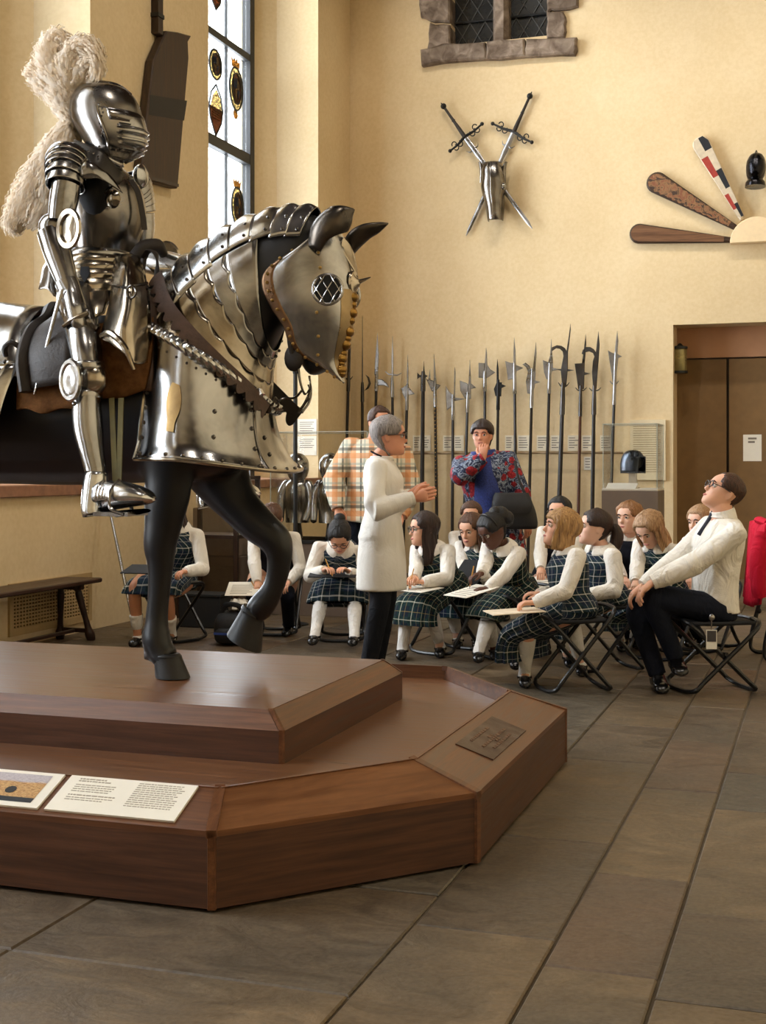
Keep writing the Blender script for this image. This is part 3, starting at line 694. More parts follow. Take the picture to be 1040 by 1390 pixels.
def pair_secs(rows):                                                     # rows of (crest pixel, throat pixel, half width) in the horse's middle plane
    out = []
    for (c, t, w) in rows:
        C, T = Q(*c), Q(*t); out.append(((C+T)/2, (C-T)/2, V3(0, w, 0)))
    return out
NECK = [((190, 440), (350, 618), .29), ((222, 402), (358, 560), .25), ((262, 358), (361, 512), .20), ((318, 317), (369, 478), .165), ((383, 292), (384, 444), .14), ((432, 290), (398, 428), .118)]
def horse():
    h = empty('armoured_horse', (-3.0, 5.0, .44), 'black horse statue in polished steel horse armour, one foreleg raised', 'horse')
    barrel = []
    for (u, vt, vb, w) in [(-345, 480, 560, .10), (-310, 440, 610, .22), (-220, 418, 646, .31), (-100, 420, 656, .33), (0, 426, 657, .33), (100, 430, 659, .33), (190, 425, 656, .31), (265, 430, 652, .285), (318, 478, 642, .22), (338, 545, 628, .11)]:
        a, b = Q(u, vt), Q(u, vb); barrel.append(((a+b)/2, V3(0, w, 0), (a-b)/2))
    ms = [MB().loft(barrel, 24, 4), MB().loft(pair_secs(NECK), 20, 4)]
    head = pair_secs([((440, 300), (396, 410), .09), ((462, 335), (392, 428), .11), ((472, 388), (398, 446), .105), ((466, 440), (404, 472), .085), ((457, 478), (412, 500), .07), ((450, 498), (424, 512), .055)])
    ms.append(MB().loft(head, 16, 4))
    def leg(pts, y):
        P = [Q(u, v, y) for u, v, *_ in pts]; R = [(r*1.06, r*k) for _, _, r, k in pts]
        return MB().tube(P, R, 14, 4, up=(0, 1, 0.01))
    k = .0031
    near = [(232, 590, .17, .75), (230, 640, .105, .85), (226, 680, .092, .85), (221, 715, .076, .9), (217, 742, .067, .95), (218, 768, .054, .95), (216, 800, .047, .95), (213, 840, .047, .95), (212, 868, .060, .95), (219, 884, .055, 1), (228, 896, .056, 1)]
    far = [(285, 615, .17, .7), (302, 652, .125, .8), (326, 688, .088, .85), (352, 714, .078, .9), (377, 738, .066, .95), (379, 764, .051, .95), (372, 796, .045, .95), (357, 820, .056, 1), (345, 834, .05, 1)]
    ms.append(leg(near, 4.87)); ms.append(leg(far, 5.17))
    P = Q(377, 738, 5.17); m = MB(); m.ball(P, (.065, .06, .075), 12, 8); ms.append(m)
    P = Q(203, 884, 4.87); m = MB(); m.tube([P+V3(.03, 0, .02), P, P+V3(-.015, 0, -.05)], [.04, .03, .012], 8, 3); ms.append(m)     # ergot behind the fetlock
    for (y, dx) in ((4.8, .0), (5.2, -.14)):                             # hind legs
        pts = [(-4.2, 1.72, .26), (-4.02, 1.42, .20), (-4.12, 1.22, .13), (-4.38, 1.0, .075), (-4.38, .82, .055), (-4.33, .62, .05), (-4.27, .55, .052), (-4.22, .5, .05)]
        ms.append(MB().tube([V3(x+dx, y, z) for x, z, r in pts], [(r, r*.85) for x, z, r in pts], 14, 4, up=(0, 1, 0.01)))
    tail = MB(); tail.tube([V3(-4.62, 5, 1.75), V3(-4.75, 5, 1.6), V3(-4.80, 5, 1.25), V3(-4.76, 5, .95)], [.05, .07, .09, .02], 10, 4); ms.append(tail)
    remesh(ms, 'body', BLACK_PAINT, .016, 6, None, h)
    hoofm = mat('hoof_black', (22, 21, 22), .5, 0, .2, 12, .1)
    def hoof(c0, c1, fwd, side, r0, r1):
        m = MB(); ax = c1-c0; s = []
        for t, r, sh in ((-.12, r0*.9, -.004), (0, r0*1.02, 0), (.12, r0*1.0, .004), (.92, r1, .024), (1.0, r1*1.0, .026)):
            s.append((c0+ax*t+fwd*sh, fwd*r, side*r*.9))
        m.loft(s, 18, 2); m.build('hoof', hoofm, h)
    hoof(Q(227, 890, 4.87), V3(*Q(227, 890, 4.87)[:2], .445), V3(1, 0, 0), V3(0, 1, 0), .060, .072)
    a, b = Q(343, 832, 5.17), Q(325, 868, 5.17); ax = unit(b-a); fw = unit(V3(0, 1, 0)*0+np.cross(V3(0, 1, 0), ax)); hoof(a, b, -fw if fw[0] < 0 else fw, V3(0, 1, 0), .055, .082)
    for (y, dx) in ((4.8, 0), (5.2, -.14)): hoof(V3(-4.2+dx, y, .53), V3(-4.18+dx, y, .445), V3(1, 0, 0), V3(0, 1, 0), .06, .07)
    # --- neck armour (crinet)
    cr = part_empty('neck_armour', h, Q(300, 420)); A = catmull(np.array([np.concatenate(s) for s in pair_secs(NECK)]), 24); nA = len(A)
    def ring(t, ang, k=1.0, kc=0.0):
        i = min(max(t, 0), 1)*(nA-1); a = int(i); b = min(a+1, nA-1); s = A[a]+(A[b]-A[a])*(i-a)
        return s[:3]+s[3:6]*math.cos(ang)*(k+kc)+s[6:9]*math.sin(ang)*k
    N = 9; rv = MB()
    for i in range(N):                                                   # crest lames, each with its raised ridge
        t0 = .14+.84*i/N; t1 = .14+.84*(i+1)/N+.012; rows = []; half = 60+4*math.sin(i)
        for s in np.linspace(0, 1, 9):
            t = t0+(t1-t0)*s; row = []
            for a in np.linspace(-half, half, 25):
                bump = (.030+.075*math.sin(math.pi*min(1, s*1.05)))*math.exp(-(a/24)**2)+.012*s
                row.append(ring(t, math.radians(a), 1.085, bump))
            rows.append(row)
        o = MB(); o.grid(rows); o.build('crest_lame', STEEL_B if i % 2 else STEEL, cr, solid=.004)
        for a in (-half+8, -half+26, half-8): rivets(rv, [ring((t0+t1)/2+.02, math.radians(a), 1.095)], .0075)
    M = 6; edges = [.02, .17, .29, .40, .51, .60, .74]
    for i in range(M):                                                   # side lames with scalloped upper edges, wrapping under the throat
        t0, t1 = edges[i]-.02, edges[i+1]; rows = []
        for s in np.linspace(0, 1, 7):
            row = []
            for a in np.linspace(57, 303, 141):
                cut = 0 if i == M-1 else .022*abs(math.sin(math.radians(a-57)*9.5))
                cen = .10*math.exp(-((a-180)/60)**2)*(i >= M-2)
                e = (t1-cut-cen*.0) if i < M-1 else t1-.14*((a-180)/123)**2*0-.10*math.exp(-((a-180)/50)**2)
                row.append(ring(t0+(e-t0)*s, math.radians(a), 1.060+.0035*(M-i)+.003*s))
            rows.append(row)
        o = MB(); o.grid(rows); o.build('neck_lame', STEEL_W if i in (1, 2, 3) else STEEL, cr, solid=.003)
    for a in np.linspace(62, 170, 9): rivets(rv, [ring(.70-.10*math.exp(-((a-180)/50)**2), math.radians(a), 1.085)], .007)
    for t in np.linspace(.1, .7, 9): rivets(rv, [ring(t, math.radians(61), 1.10)], .007)
    tag(rv.build('rivets', STEEL_D, cr), kind='stuff')
    # --- breast armour (peytral)
    pe = part_empty('breast_armour', h, Q(290, 560)); xc = -2.36
    def pey(phi, t):                                                      # phi from the horse's right flank round the chest to its left flank
        phi *= 1.25; c, s = math.cos(math.radians(phi)), math.sin(math.radians(phi)); f = max(0, min(1, (c+.30)/1.30))
        px = 325*(c*(.20 if c > 0 else .30))+150*.335*s; g_ = max(0, min(1, (px+102)/(65+102))); zt = 1.865-.325*g_; zb = 1.335-.05*f**2
        q = t**(1.2+1.4*max(c, 0)); a = (.20+(.285-.20)*q) if c > 0 else .30+.02*t; w = .335+(.45-.335)*t**1.15
        roll = .012*math.sin(max(0, (t-.9)/.1)*math.pi/2)
        return V3(xc+c*(a+roll), 5+s*(w+roll)*(1-(.22*(1-t)*max(c, 0) if c > 0 else 0)), zt+(zb-zt)*t)
    PE = np.array([[pey(p, t) for p in np.linspace(-106, 106, 61)] for t in np.linspace(0, 1, 25)])
    m = MB(); m.grid(PE); m.build('breast_plate', STEEL, pe, solid=.004)
    for sgn in (1, -1):
        path = [pey(sgn*p, .015)+V3(math.cos(math.radians(p))*.014, sgn*math.sin(math.radians(p))*.014, .01) for p in np.linspace(-104 if sgn > 0 else 0, 0 if sgn > 0 else 104, 30)] if sgn > 0 else [pey(p, .015)+V3(math.cos(math.radians(p))*.014, math.sin(math.radians(p))*.014, .01) for p in np.linspace(0, 104, 30)]
        CURVE = catmull(np.array(path), 4); L = np.concatenate([[0], np.cumsum(np.linalg.norm(np.diff(CURVE, axis=0), axis=1))]); rope = MB()
        for ph in range(3):
            pts = []
            for i in range(len(CURVE)):
                t = unit(CURVE[min(i+1, len(CURVE)-1)]-CURVE[max(i-1, 0)]); U = unit(np.cross(V3(0, 0, 1), t)); Vv = np.cross(t, U); an = L[i]*62+ph*2.094
                pts.append(CURVE[i]+(U*math.cos(an)+Vv*math.sin(an))*.012)
            rope.tube(pts, .0125, 7, 1)
        rope.build('roped_border', STEEL_B, pe)
    for p in (-106, 106):
        m = MB(); m.tube([pey(p, t) for t in np.linspace(0, 1, 9)], .011, 8, 2); m.build('side_roll', STEEL_W, pe)
    m = MB(); m.tube([pey(p, 1.0) for p in np.linspace(-106, 106, 40)], .008, 8, 1); m.build('bottom_roll', STEEL_W, pe)
    m = MB(); m.tube([pey(-17, t) for t in np.linspace(.03, .98, 9)], .007, 6, 2); m.build('plate_seam', STEEL_D, pe)
    rv = MB()
    for t in np.linspace(.04, .95, 9): rivets(rv, [pey(-101, t), pey(101, t)], .009)
    for p in np.linspace(-98, 98, 19): rivets(rv, [pey(p, .955)], .0085)
    for (p, t) in ((-20, .2), (-20, .45), (-20, .72), (-20, .95), (-48, .45), (-48, .72), (-8, .5), (-8, .75)): rivets(rv, [pey(p, t)], .010)
    rivets(rv, [(np.array(pey(p, .12))) for p in np.linspace(-100, -5, 14)], .006)
    tag(rv.build('rivets', STEEL_D, pe), kind='stuff')
    rows = [[pey(-76+dp*(.5+.5*math.sin(math.pi*min(1, t*1.3))), .34+.42*t)*1.0+V3(.0, -.0052, 0) for dp in np.linspace(-5, 5, 7)] for t in np.linspace(0, 1, 12)]
    m = MB(); m.grid(rows); m.build('gilded_figure', make_steel('rubbed_gilding', (168, 140, 96), .35, .7), pe)
    # --- face armour (shaffron)
    sh = part_empty('face_armour', h, Q(435, 400))
    S = [((447, 297), (438, 328), .095), ((462, 317), (410, 350), .14), ((472, 345), (395, 372), .155), ((479, 380), (395, 396), .155), ((481, 408), (403, 420), .145), ((477, 440), (414, 446), .125), ((470, 468), (417, 467), .11), ((464, 490), (426, 485), .088), ((464, 507), (449, 503), .055), ((468, 520), (463, 517), .016)]
    secs = [(Q(*c), Q(*f)-Q(*c), V3(0, w, 0)) for f, c, w in S]
    SH = loft_points(secs, 49, 6, (math.radians(-100), math.radians(100)), .86)
    m = MB(); m.grid(SH); m.build('face_plate', STEEL, sh, solid=.005)
    for lo, hi in ((-99.5, -91), (91, 99.5)):
        B = loft_points([(c, U*1.01, Vv*1.012) for c, U, Vv in secs], 6, 6, (math.radians(lo), math.radians(hi)), .86)
        m = MB(); m.grid(B); m.build('rim_band', RUST_RIM, sh, solid=.004)
    rv = MB()
    for a in (-95, 95):
        B = loft_points([(c, U*1.02, Vv*1.03) for c, U, Vv in secs], 2, 6, (math.radians(a), math.radians(a+.01)), .86)[:, 0]
        rivets(rv, B[1::3], .0075)
    for (u, v) in ((432, 362), (430, 342), (436, 318), (430, 423), (431, 457), (455, 337), (432, 483)): rivets(rv, [surf_at(SH, u, v)[0]], .0075)
    tag(rv.build('rivets', BRASS, sh), kind='stuff')
    B = loft_points([(c, U*1.010, Vv*1.010) for c, U, Vv in secs], 13, 6, (math.radians(-30), math.radians(30)), .86)[21:50]
    m = MB(); m.grid(B); m.build('gilded_nose_panel', make_steel('worn_gilding_patina', (150, 130, 98), .26, .6), sh)
    bm = MB()
    for i in range(12):
        c, U, Vv = catmull(np.array([np.concatenate(s) for s in secs]), 6)[23+int(i*2.3)].reshape(3, 3); r = .026 if i % 2 == 0 else .020
        bm.ball(c+U*.965, (r*1.0, r*1.3, r*.95), 10, 6)
    bm.build('gilded_boss_row', GOLD, sh)
    p, n = surf_at(SH, 446, 392); n = unit(n+V3(0, -.6, 0)); X = unit(np.cross(V3(0, 0, 1), n)); Y = np.cross(n, X)
    for sgn in (1, -1):
        if sgn < 0: p = V3(p[0], 10-p[1], p[2]); n = V3(n[0], -n[1], n[2]); X = unit(np.cross(V3(0, 0, 1), n)); Y = np.cross(n, X)
        e = part_empty('eye_guard', sh, p); R = .058
        m = MB(); m.tube([p+n*.006+X*R*math.cos(a)+Y*R*math.sin(a) for a in np.linspace(0, 2*math.pi, 33)], .007, 8, 1); e_mb = m
        d = MB(); d.add([p+n*.004+X*R*math.cos(a)+Y*R*math.sin(a) for a in np.linspace(0, 2*math.pi, 24, endpoint=False)]+[p-n*.02], [(i, (i+1) % 24, 24) for i in range(24)])
        d.add([p+n*.009+X*R*.97*math.cos(a)+Y*R*.97*math.sin(a) for a in np.linspace(0, 2*math.pi, 24, endpoint=False)], [tuple(range(24))])
        d.build('eye_dark_disc', mat('eye_hole_shade', (6, 6, 7), .7), sh)  # no hole is cut; a black disc stands for its shade
        g = e_mb
        for k in (-1.05, 0, 1.05):
            for s in (1, -1):
                off = k*R*.62; dirv = unit(X*.5*s+Y*.87); per = np.cross(n, dirv); hl = math.sqrt(max(0, R*R-off*off))
                g.tube([p+n*.011+per*off-dirv*hl, p+n*.02+per*off, p+n*.011+per*off+dirv*hl], .0024, 6, 3)
        g.build('eye_grille', STEEL, sh); bpy.data.objects.remove(e)
    def ear(path, rads, y, face):
        C = catmull(np.array([Q(u, v, y+dy) for u, v, dy in path]), 5); Rr = catmull(np.array([[r] for r in rads]), 5)[:, 0]; rows = []
        for i in range(len(C)):
            t = unit(C[min(i+1, len(C)-1)]-C[max(i-1, 0)]); W_ = unit(np.array(face)-t*(np.array(face) @ t)); Sd = np.cross(t, W_)
            rows.append([C[i]+(-W_*math.cos(a)+Sd*math.sin(a))*Rr[i] for a in np.linspace(-2.0, 2.0, 15)])
        m = MB(); m.grid(rows); m.build('ear_guard', make_steel('browned_ear_steel', (84, 78, 72), .28, .3), sh, solid=.004)
    ear([(432, 340, 0), (443, 318, 0), (457, 300, 0), (470, 289, 0), (481, 284, 0)], [.045, .068, .062, .042, .005], 4.89, (1, .1, .9))
    ear([(468, 340, 0), (480, 322, 0), (495, 311, 0), (512, 306, 0), (527, 303, 0)], [.04, .05, .046, .032, .004], 5.10, (-.2, -.2, 1))
    p = Q(484, 384); m = MB(); m.lathe([(.001, .03), (.016, .022), (.03, .008), (.045, .004), (.05, -.004)], p-V3(.012, 0, 0), 12, roty(math.pi/2)); m.tube([p, p+V3(.06, 0, .02)], [.012, .002], 6, 2); m.build('forehead_rosette', STEEL_W, sh)
    rows = [[(466, 322, 4.98), (474, 330, 5.03), (480, 345, 5.07)], [(462, 330, 4.97), (474, 345, 5.02), (483, 362, 5.05)], [(466, 345, 4.97), (476, 362, 5.0), (485, 378, 5.03)]]
    m = MB(); m.grid(patch_points(rows)+V3(.006, -.004, 0)); m.build('poll_plate', STEEL_W, sh, solid=.004)
    # --- saddle, cloth, rump armour
    sd = part_empty('saddle', h, Q(120, 440))
    rows = [[(34, 470, 4.66), (80, 455, 4.67), (130, 440, 4.69), (208, 430, 4.74)], [(24, 505, 4.635), (80, 500, 4.63), (130, 495, 4.63), (205, 480, 4.67)], [(22, 556, 4.615), (70, 558, 4.61), (120, 546, 4.61), (196, 530, 4.645)]]
    G = patch_points(rows, 6, 6); G[-1, :, 2] += .008*np.sin(np.arange(G.shape[1])*1.1)
    m = MB(); m.grid(G); mirror = MB(); mirror.grid(G); m.build('saddle_cloth', FELT, sd, solid=.018); mirror_y(mirror).build('saddle_cloth', FELT, sd, solid=.018)
    C = [Q(38, 532, 4.60), Q(33, 490, 4.60), Q(44, 455, 4.68), Q(62, 440, 4.80), Q(75, 428, 5.0)]; C = C+[V3(p[0], 10-p[1], p[2]) for p in C[-2::-1]]
    m = MB(); m.tube(C, [(.045, .03)]*4+[(.06, .04)]+[(.045, .03)]*4, 10, 5, up=(1, 0, 0)); m.build('cantle', LEATHER_D, sd)
    rows = [[(38, 528, 4.60), (60, 525, 4.575), (95, 520, 4.575)], [(36, 485, 4.60), (62, 482, 4.57), (97, 478, 4.57)], [(50, 450, 4.68), (72, 440, 4.64), (100, 430, 4.66)], [(62, 440, 4.82), (84, 425, 4.8), (106, 415, 4.8)]]
    for k in (0, 1):
        m = MB(); m.grid(patch_points(rows)); (mirror_y(m) if k else m).build('side_leather', LEATHER_D, sd, solid=.012)
    rows = [[(156, 349, 4.86), (170, 344, 4.80), (188, 347, 4.88)], [(153, 366, 4.78), (172, 362, 4.69), (196, 366, 4.80)], [(151, 386, 4.73), (173, 384, 4.63), (200, 386, 4.74)], [(147, 415, 4.67), (173, 414, 4.59), (204, 412, 4.71)], [(138, 448, 4.62), (168, 446, 4.55), (205, 440, 4.69)], [(138, 460, 4.60), (172, 474, 4.55), (206, 466, 4.69)], [(160, 462, 4.57), (180, 492, 4.555), (206, 492, 4.69)]]
    G = patch_points(rows, 6, 4)
    for k in (0, 1):
        m = MB(); m.grid(G); (mirror_y(m) if k else m).build('pommel_plate', STEEL_W, sd, solid=.005)
    m = MB(); m.tube([Q(138, 456, 4.595), Q(148, 452, 4.575), Q(160, 460, 4.55), Q(172, 476, 4.54), Q(182, 502, 4.55)], [.012, .014, .014, .012, .008], 8, 4); m.build('pommel_roll', STEEL_W, sd)
    p, n = surf_at(G, 176, 398); m = MB(); m.tube([p+n*.01+V3(math.cos(a)*.02, -.004, math.sin(a)*.024) for a in np.linspace(0, 6.283, 20)], .0045, 6, 1); m.build('ring', STEEL_D, sd)
    m = MB(); m.tube([Q(150, 386, 4.72), Q(172, 390, 4.615), Q(200, 384, 4.735)], .006, 6, 4); m.build('plate_seam', STEEL_D, sd)
    fl = [[(198, 400, 4.76), (212, 405, 4.80)], [(202, 450, 4.70), (214, 455, 4.74)], [(190, 530, 4.66), (205, 530, 4.66)]]
    m = MB(); m.grid(patch_points(fl)); m.build('front_flap', LEATHER, sd, solid=.012)
    for (a, b) in (((153, 540), (158, 655)), ((166, 540), (163, 655))):
        m = MB(); ribbon(m, [Q(*a, 4.56), Q((a[0]+b[0])/2, (a[1]+b[1])/2, 4.54), Q(*b, 4.52)], [(0, -1, 0)]*3, .022, .005); m.build('stirrup_leather', mat('olive_strap', (96, 88, 46), .7, 0, .2, 20), sd)
    st = MB(); st.tube([Q(162, 652, 4.50), Q(150, 668, 4.44), Q(150, 690, 4.43), Q(168, 698, 4.43)], .008, 7, 4); st.tube([Q(162, 652, 4.50), Q(172, 660, 4.60), Q(178, 688, 4.60), Q(180, 697, 4.58)], .008, 7, 4)
    st.loft([(Q(158, 698, 4.50), V3(.02, 0, 0), V3(0, 0, .012)), (Q(174, 696, 4.5), V3(.05, 0, 0), V3(0, .0, .012)), (Q(196, 693, 4.5), V3(.03, 0, 0), V3(0, 0, .008))], 8, 3)
    st.box(tuple(Q(150, 699, 4.56)+V3(0, -.13, 0)), tuple(Q(196, 694, 4.56)+V3(0, .03, .0)))
    st.build('stirrup', STEEL_D, sd)
    cp = part_empty('rump_armour', h, Q(-60, 470))
    def rump(u, ang, k): 
        i = np.interp(u, [-345, -310, -220, -100, 0, 100], [0, 4, 8, 12, 16, 20]); Bc = catmull(np.array([np.concatenate(s) for s in barrel]), 4); a = int(i); b = min(a+1, len(Bc)-1); s = Bc[a]+(Bc[b]-Bc[a])*(i-a)
        return s[:3]+s[3:6]*math.sin(ang)*k+s[6:9]*math.cos(ang)*k
    for sgn in (1, -1):
        rows = [[rump(-330+(u1+330)*t, math.radians(-sgn*a), 1.10+.05*math.sin(math.pi*t)) for a, u1 in zip(np.linspace(0, 78, 12), np.linspace(70, 92, 12))] for t in np.linspace(0, 1, 20)]
        m = MB(); m.grid(rows); m.build('croup_plate', STEEL, cp, solid=.005)
        rows = [[rump(-325+(u1+325)*t, math.radians(-sgn*a), 1.12+f*.24+.03*t) for a, u1, f in zip(np.linspace(70, 118, 10), np.linspace(94, 68, 10), np.linspace(0, 1, 10))] for t in np.linspace(0, 1, 20)]
        m = MB(); m.grid(rows); m.build('flank_plate', STEEL_B, cp, solid=.005)
        rv = MB(); rivets(rv, rows[-2], .009); rivets(rv, [rows[k][1] for k in range(2, 20, 2)], .009); tag(rv.build('rivets', STEEL_D, cp), kind='stuff')
    m = MB(); p = Q(28, 472, 4.62); m.tube([p, p+V3(-.03, -.02, .02), p+V3(-.06, -.02, .0), p+V3(-.07, 0, -.03)], .012, 7, 4); m.build('strap_hook', LEATHER_D, cp)
    # --- bridle
    br = part_empty('bridle', h, Q(380, 520))
    side = [(213, 372, 4.815), (228, 410, 4.775), (258, 450, 4.765), (298, 491, 4.80), (338, 527, 4.87), (362, 555, 4.95)]
    def wk(t): i = int(min(max(t, 0), 1)*(nA-1)); return 1.09+.055/np.linalg.norm(A[i][6:9])
    RG = np.array([[ring(t, math.radians(a), wk(t)) for a in np.linspace(185, 345, 80)] for t in np.linspace(0, .6, 60)])
    sp = [surf_at(RG, u, v) for u, v, _ in side]
    m = MB(); ribbon(m, [p for p, n in sp], [n for p, n in sp], .058, .005, (.8, .05), 18); m.build('scalloped_rein', LEATHER, br)
    m = MB(); ribbon(m, [Q(362, 520, 5.18), Q(380, 538, 5.2), Q(398, 556, 5.2), Q(408, 563, 5.19)], [(.5, -1, 0)]*4, .07, .005, (.9, .075), 14, 1); m.build('scalloped_rein', LEATHER_D, br)
    m = MB(); p = Q(349, 535, 4.87); m.box((-.025, -.012, -.018), (.025, .012, .018), 0, Matrix.Translation(p) @ Matrix.Rotation(-.5, 4, 'Y'), .006); m.build('buckle', STEEL_B, br, smooth=False)
    b = MB(); b.ball(Q(399, 486, 4.92), (.042, .02, .055), 12, 8); b.tube([Q(394, 440, 4.9), Q(394, 465, 4.9), Q(397, 480, 4.91)], .012, 8, 3); b.build('cheek_piece', LEATHER_D, br)
    b = MB()
    for pts in ([(405, 500, 4.92), (408, 520, 4.92), (414, 535, 4.93), (421, 528, 4.95), (415, 545, 4.95), (407, 557, 4.97)], [(420, 510, 5.08), (422, 528, 5.08), (420, 545, 5.05), (410, 560, 5.0)], [(405, 560, 5.0), (414, 548, 5.0), (421, 535, 5.02), (419, 522, 5.02)], [(374, 548, 4.93), (385, 541, 4.95), (400, 540, 4.98), (410, 530, 5.0)], [(360, 552, 4.93), (370, 549, 4.93), (374, 540, 4.93), (378, 550, 4.95), (372, 555, 4.95)]):
        b.tube([Q(*p) for p in pts], .0055, 6, 6)
    b.build('curb_bit', STEEL_D, br)
    return h
HORSE = horse()
# ------------------------------------------------------------------ the knight's armour
def knight():
    k = empty('suit_of_armour', (-2.95, 5.0, 1.75), 'full suit of plate armour with white plume seated on the armoured horse', 'armour')
    BSTEEL = mat('blackened_plate', (44, 39, 35), .38, .35, .2, 14)
    DARK = mat('arming_cloth_and_slit_shade', (16, 16, 20), .85)  # cloth, and also the painted dark of eye slit and strap slot
    def el(u, v, a, w, y=5.0, tilt=0.0): return (Q(u, v, y), V3(a*math.cos(tilt), 0, -a*math.sin(tilt)), V3(0, w, 0))
    cu = part_empty('cuirass', k, Q(140, 290))
    CU = [el(136, 226, .085, .115), el(138, 240, .125, .165), el(142, 262, .155, .195), el(144, 295, .16, .19), el(143, 325, .135, .165), el(141, 343, .115, .15)]
    m = MB(); m.loft(CU, 32, 5); m.build('breastplate', STEEL_D, cu)
    m = MB(); m.tube([Q(115, 268, 4.80), Q(133, 266, 4.795), Q(150, 256, 4.82), Q(160, 244, 4.86)], [.010]*4, 8, 4); m.build('arm_hole_roll', STEEL_D, cu)
    m = MB(); m.ball(Q(154, 270, 4.80), (.03, .02, .04), 12, 8); m.lathe([(.012, .024), (.02, .02), (.034, .008), (.034, 0)], Q(154, 270, 4.79), 14, rotx(math.pi/2)); m.build('lance_rest', STEEL_W, cu)
    m = MB(); ribbon(m, [Q(178, 244, 4.96), Q(188, 262, 4.96), Q(194, 290, 4.97), Q(197, 312, 4.98)], [(1, -.6, .2)]*4, .026, .004); m.build('strap', LEATHER_D, cu)
    m = MB(); m.ball(Q(128, 262, 4.82), (.07, .05, .09), 12, 8); m.build('mail_gusset', DARK, cu)
    fa = part_empty('waist_skirt', k, Q(135, 370)); pv = [(343, .118, .150), (352, .128, .165), (362, .14, .182), (373, .152, .198), (386, .165, .215), (402, .18, .232)]
    for i in range(5):
        v0, a0, w0 = pv[i]; v1, a1, w1 = pv[i+1]
        m = MB(); m.loft([el(138, v0-1, a0+.004, w0+.004), el(138, (v0+v1)/2, (a0+a1)/2+.010, (w0+w1)/2+.010), el(138, v1+2, a1+.006, w1+.006)], 32, 3, cap=False); m.build('lame', STEEL_W if i else STEEL, fa, solid=.003)
    def tasset(k2):
        rows = [[(104, 395, 4.80), (122, 392, 4.755), (146, 390, 4.79)], [(101, 412, 4.74), (121, 412, 4.69), (148, 408, 4.74)], [(104, 430, 4.70), (124, 432, 4.66), (142, 425, 4.70)]]
        m = MB(); m.grid(patch_points(rows)); (mirror_y(m) if k2 else m).build('tasset', STEEL_W, fa, solid=.005)
    tasset(0); tasset(1)
    m = MB(); p = Q(116, 372, 4.765); m.prism([(-.018, .03), (.018, .03), (.022, 0), (0, -.035), (-.022, 0)], .006, Matrix.Translation(p) @ Matrix.Rotation(math.pi/2, 4, 'X')); m.build('strap_slot', DARK, fa, smooth=False)
    rows = [[(58, 362, 4.78), (66, 352, 4.76), (74, 362, 4.74)], [(54, 384, 4.72), (66, 380, 4.7), (76, 392, 4.70)], [(52, 392, 4.70), (64, 392, 4.68), (74, 402, 4.68)]]
    m = MB(); m.grid(patch_points(rows)); m.build('hip_plate', STEEL_D, fa, solid=.005)
    # neck collar
    t = .62; go = part_empty('gorget', k, Q(130, 222)); U = V3(math.cos(t), 0, -math.sin(t)); nrm = V3(math.sin(t), 0, math.cos(t)); c = Q(134, 222)
    m = MB(); m.loft([(c-nrm*.03, U*.115, V3(0, .125, 0)), (c+nrm*.0, U*.11, V3(0, .12, 0)), (c+nrm*.02, U*.105, V3(0, .115, 0))], 30, 3, cap=False); m.build('collar', BSTEEL, go, solid=.006)
    m = MB(); m.tube([c+nrm*.02+U*.106*math.cos(a)+V3(0, .116, 0)*math.sin(a) for a in np.linspace(0, 2*math.pi, 41)], .007, 7, 1); m.build('collar_roll', STEEL_D, go)
    rv = MB(); rivets(rv, [c+nrm*.0+U*.115*math.cos(a)+V3(0, .125, 0)*math.sin(a) for a in np.linspace(0, 2*math.pi, 26)], .005); tag(rv.build('rivets', STEEL_B, go), kind='stuff')
    for i in range(3):
        m = MB(); q = Q(146-3*i, 206+7*i); m.loft([(q+V3(0, 0, .012), U*(.070+.008*i), V3(0, .078+.008*i, 0)), (q-V3(0, 0, .022), U*(.078+.009*i), V3(0, .086+.008*i, 0))], 24, 2, cap=False); m.build('neck_lame', STEEL, go, solid=.003)
    # helmet
    he = part_empty('helmet', k, Q(148, 165))
    HS = [(114.5, 128, 148, .015), (118, 116, 165, .07), (127, 106, 177, .108), (141, 100.5, 185, .128), (157, 100.5, 189, .133), (171, 104, 192, .128), (184, 111, 193, .118), (197, 119, 191, .104), (209, 126, 187, .09), (217, 136, 176, .062)]
    def sl(v, b, f, w, k_=1.0):
        B, F = Q(b, v), Q(f, v); return ((B+F)/2, (F-B)/2*k_, V3(0, w*k_, 0))
    m = MB(); m.loft([sl(*s) for s in HS], 36, 5); m.build('skull', STEEL_D, he)
    A = catmull(np.array([np.concatenate(sl(*s)) for s in HS]), 8)
    def hp(i, ang, k_=1.0, push=0.0):
        i = min(max(i, 0), len(A)-1.001); a = int(i); s = A[a]+(A[a+1]-A[a])*(i-a); d = s[3:6]*math.cos(ang)+s[6:9]*math.sin(ang); return s[:3]+d*k_+unit(d)*push
    rows = []
    for s in np.linspace(0, 1, 49):
        i = 31+41*s; row = []
        for a in np.linspace(-78, 78, 41):
            f = math.cos(math.radians(a)); rid = .010*max(0, math.sin((s-.30)*2*math.pi*5.5/ .62)) if .30 < s < .80 and abs(a) < 52 else 0
            edge = 1 if abs(a) < 60 else 0
            row.append(hp(i, math.radians(a), 1.03, rid+.012*max(0, f)**6*math.sin(math.pi*s)))
        rows.append(row)
    G = np.array(rows); m = MB(); m.grid(G); m.build('visor', STEEL, he, solid=.004)
    for sgn in (1, -1):
        m = MB(); m.tube([hp(31+41*s, math.radians(sgn*78), 1.045) for s in np.linspace(0, 1, 9)], .006, 7, 3); m.build('visor_edge', STEEL_D, he)
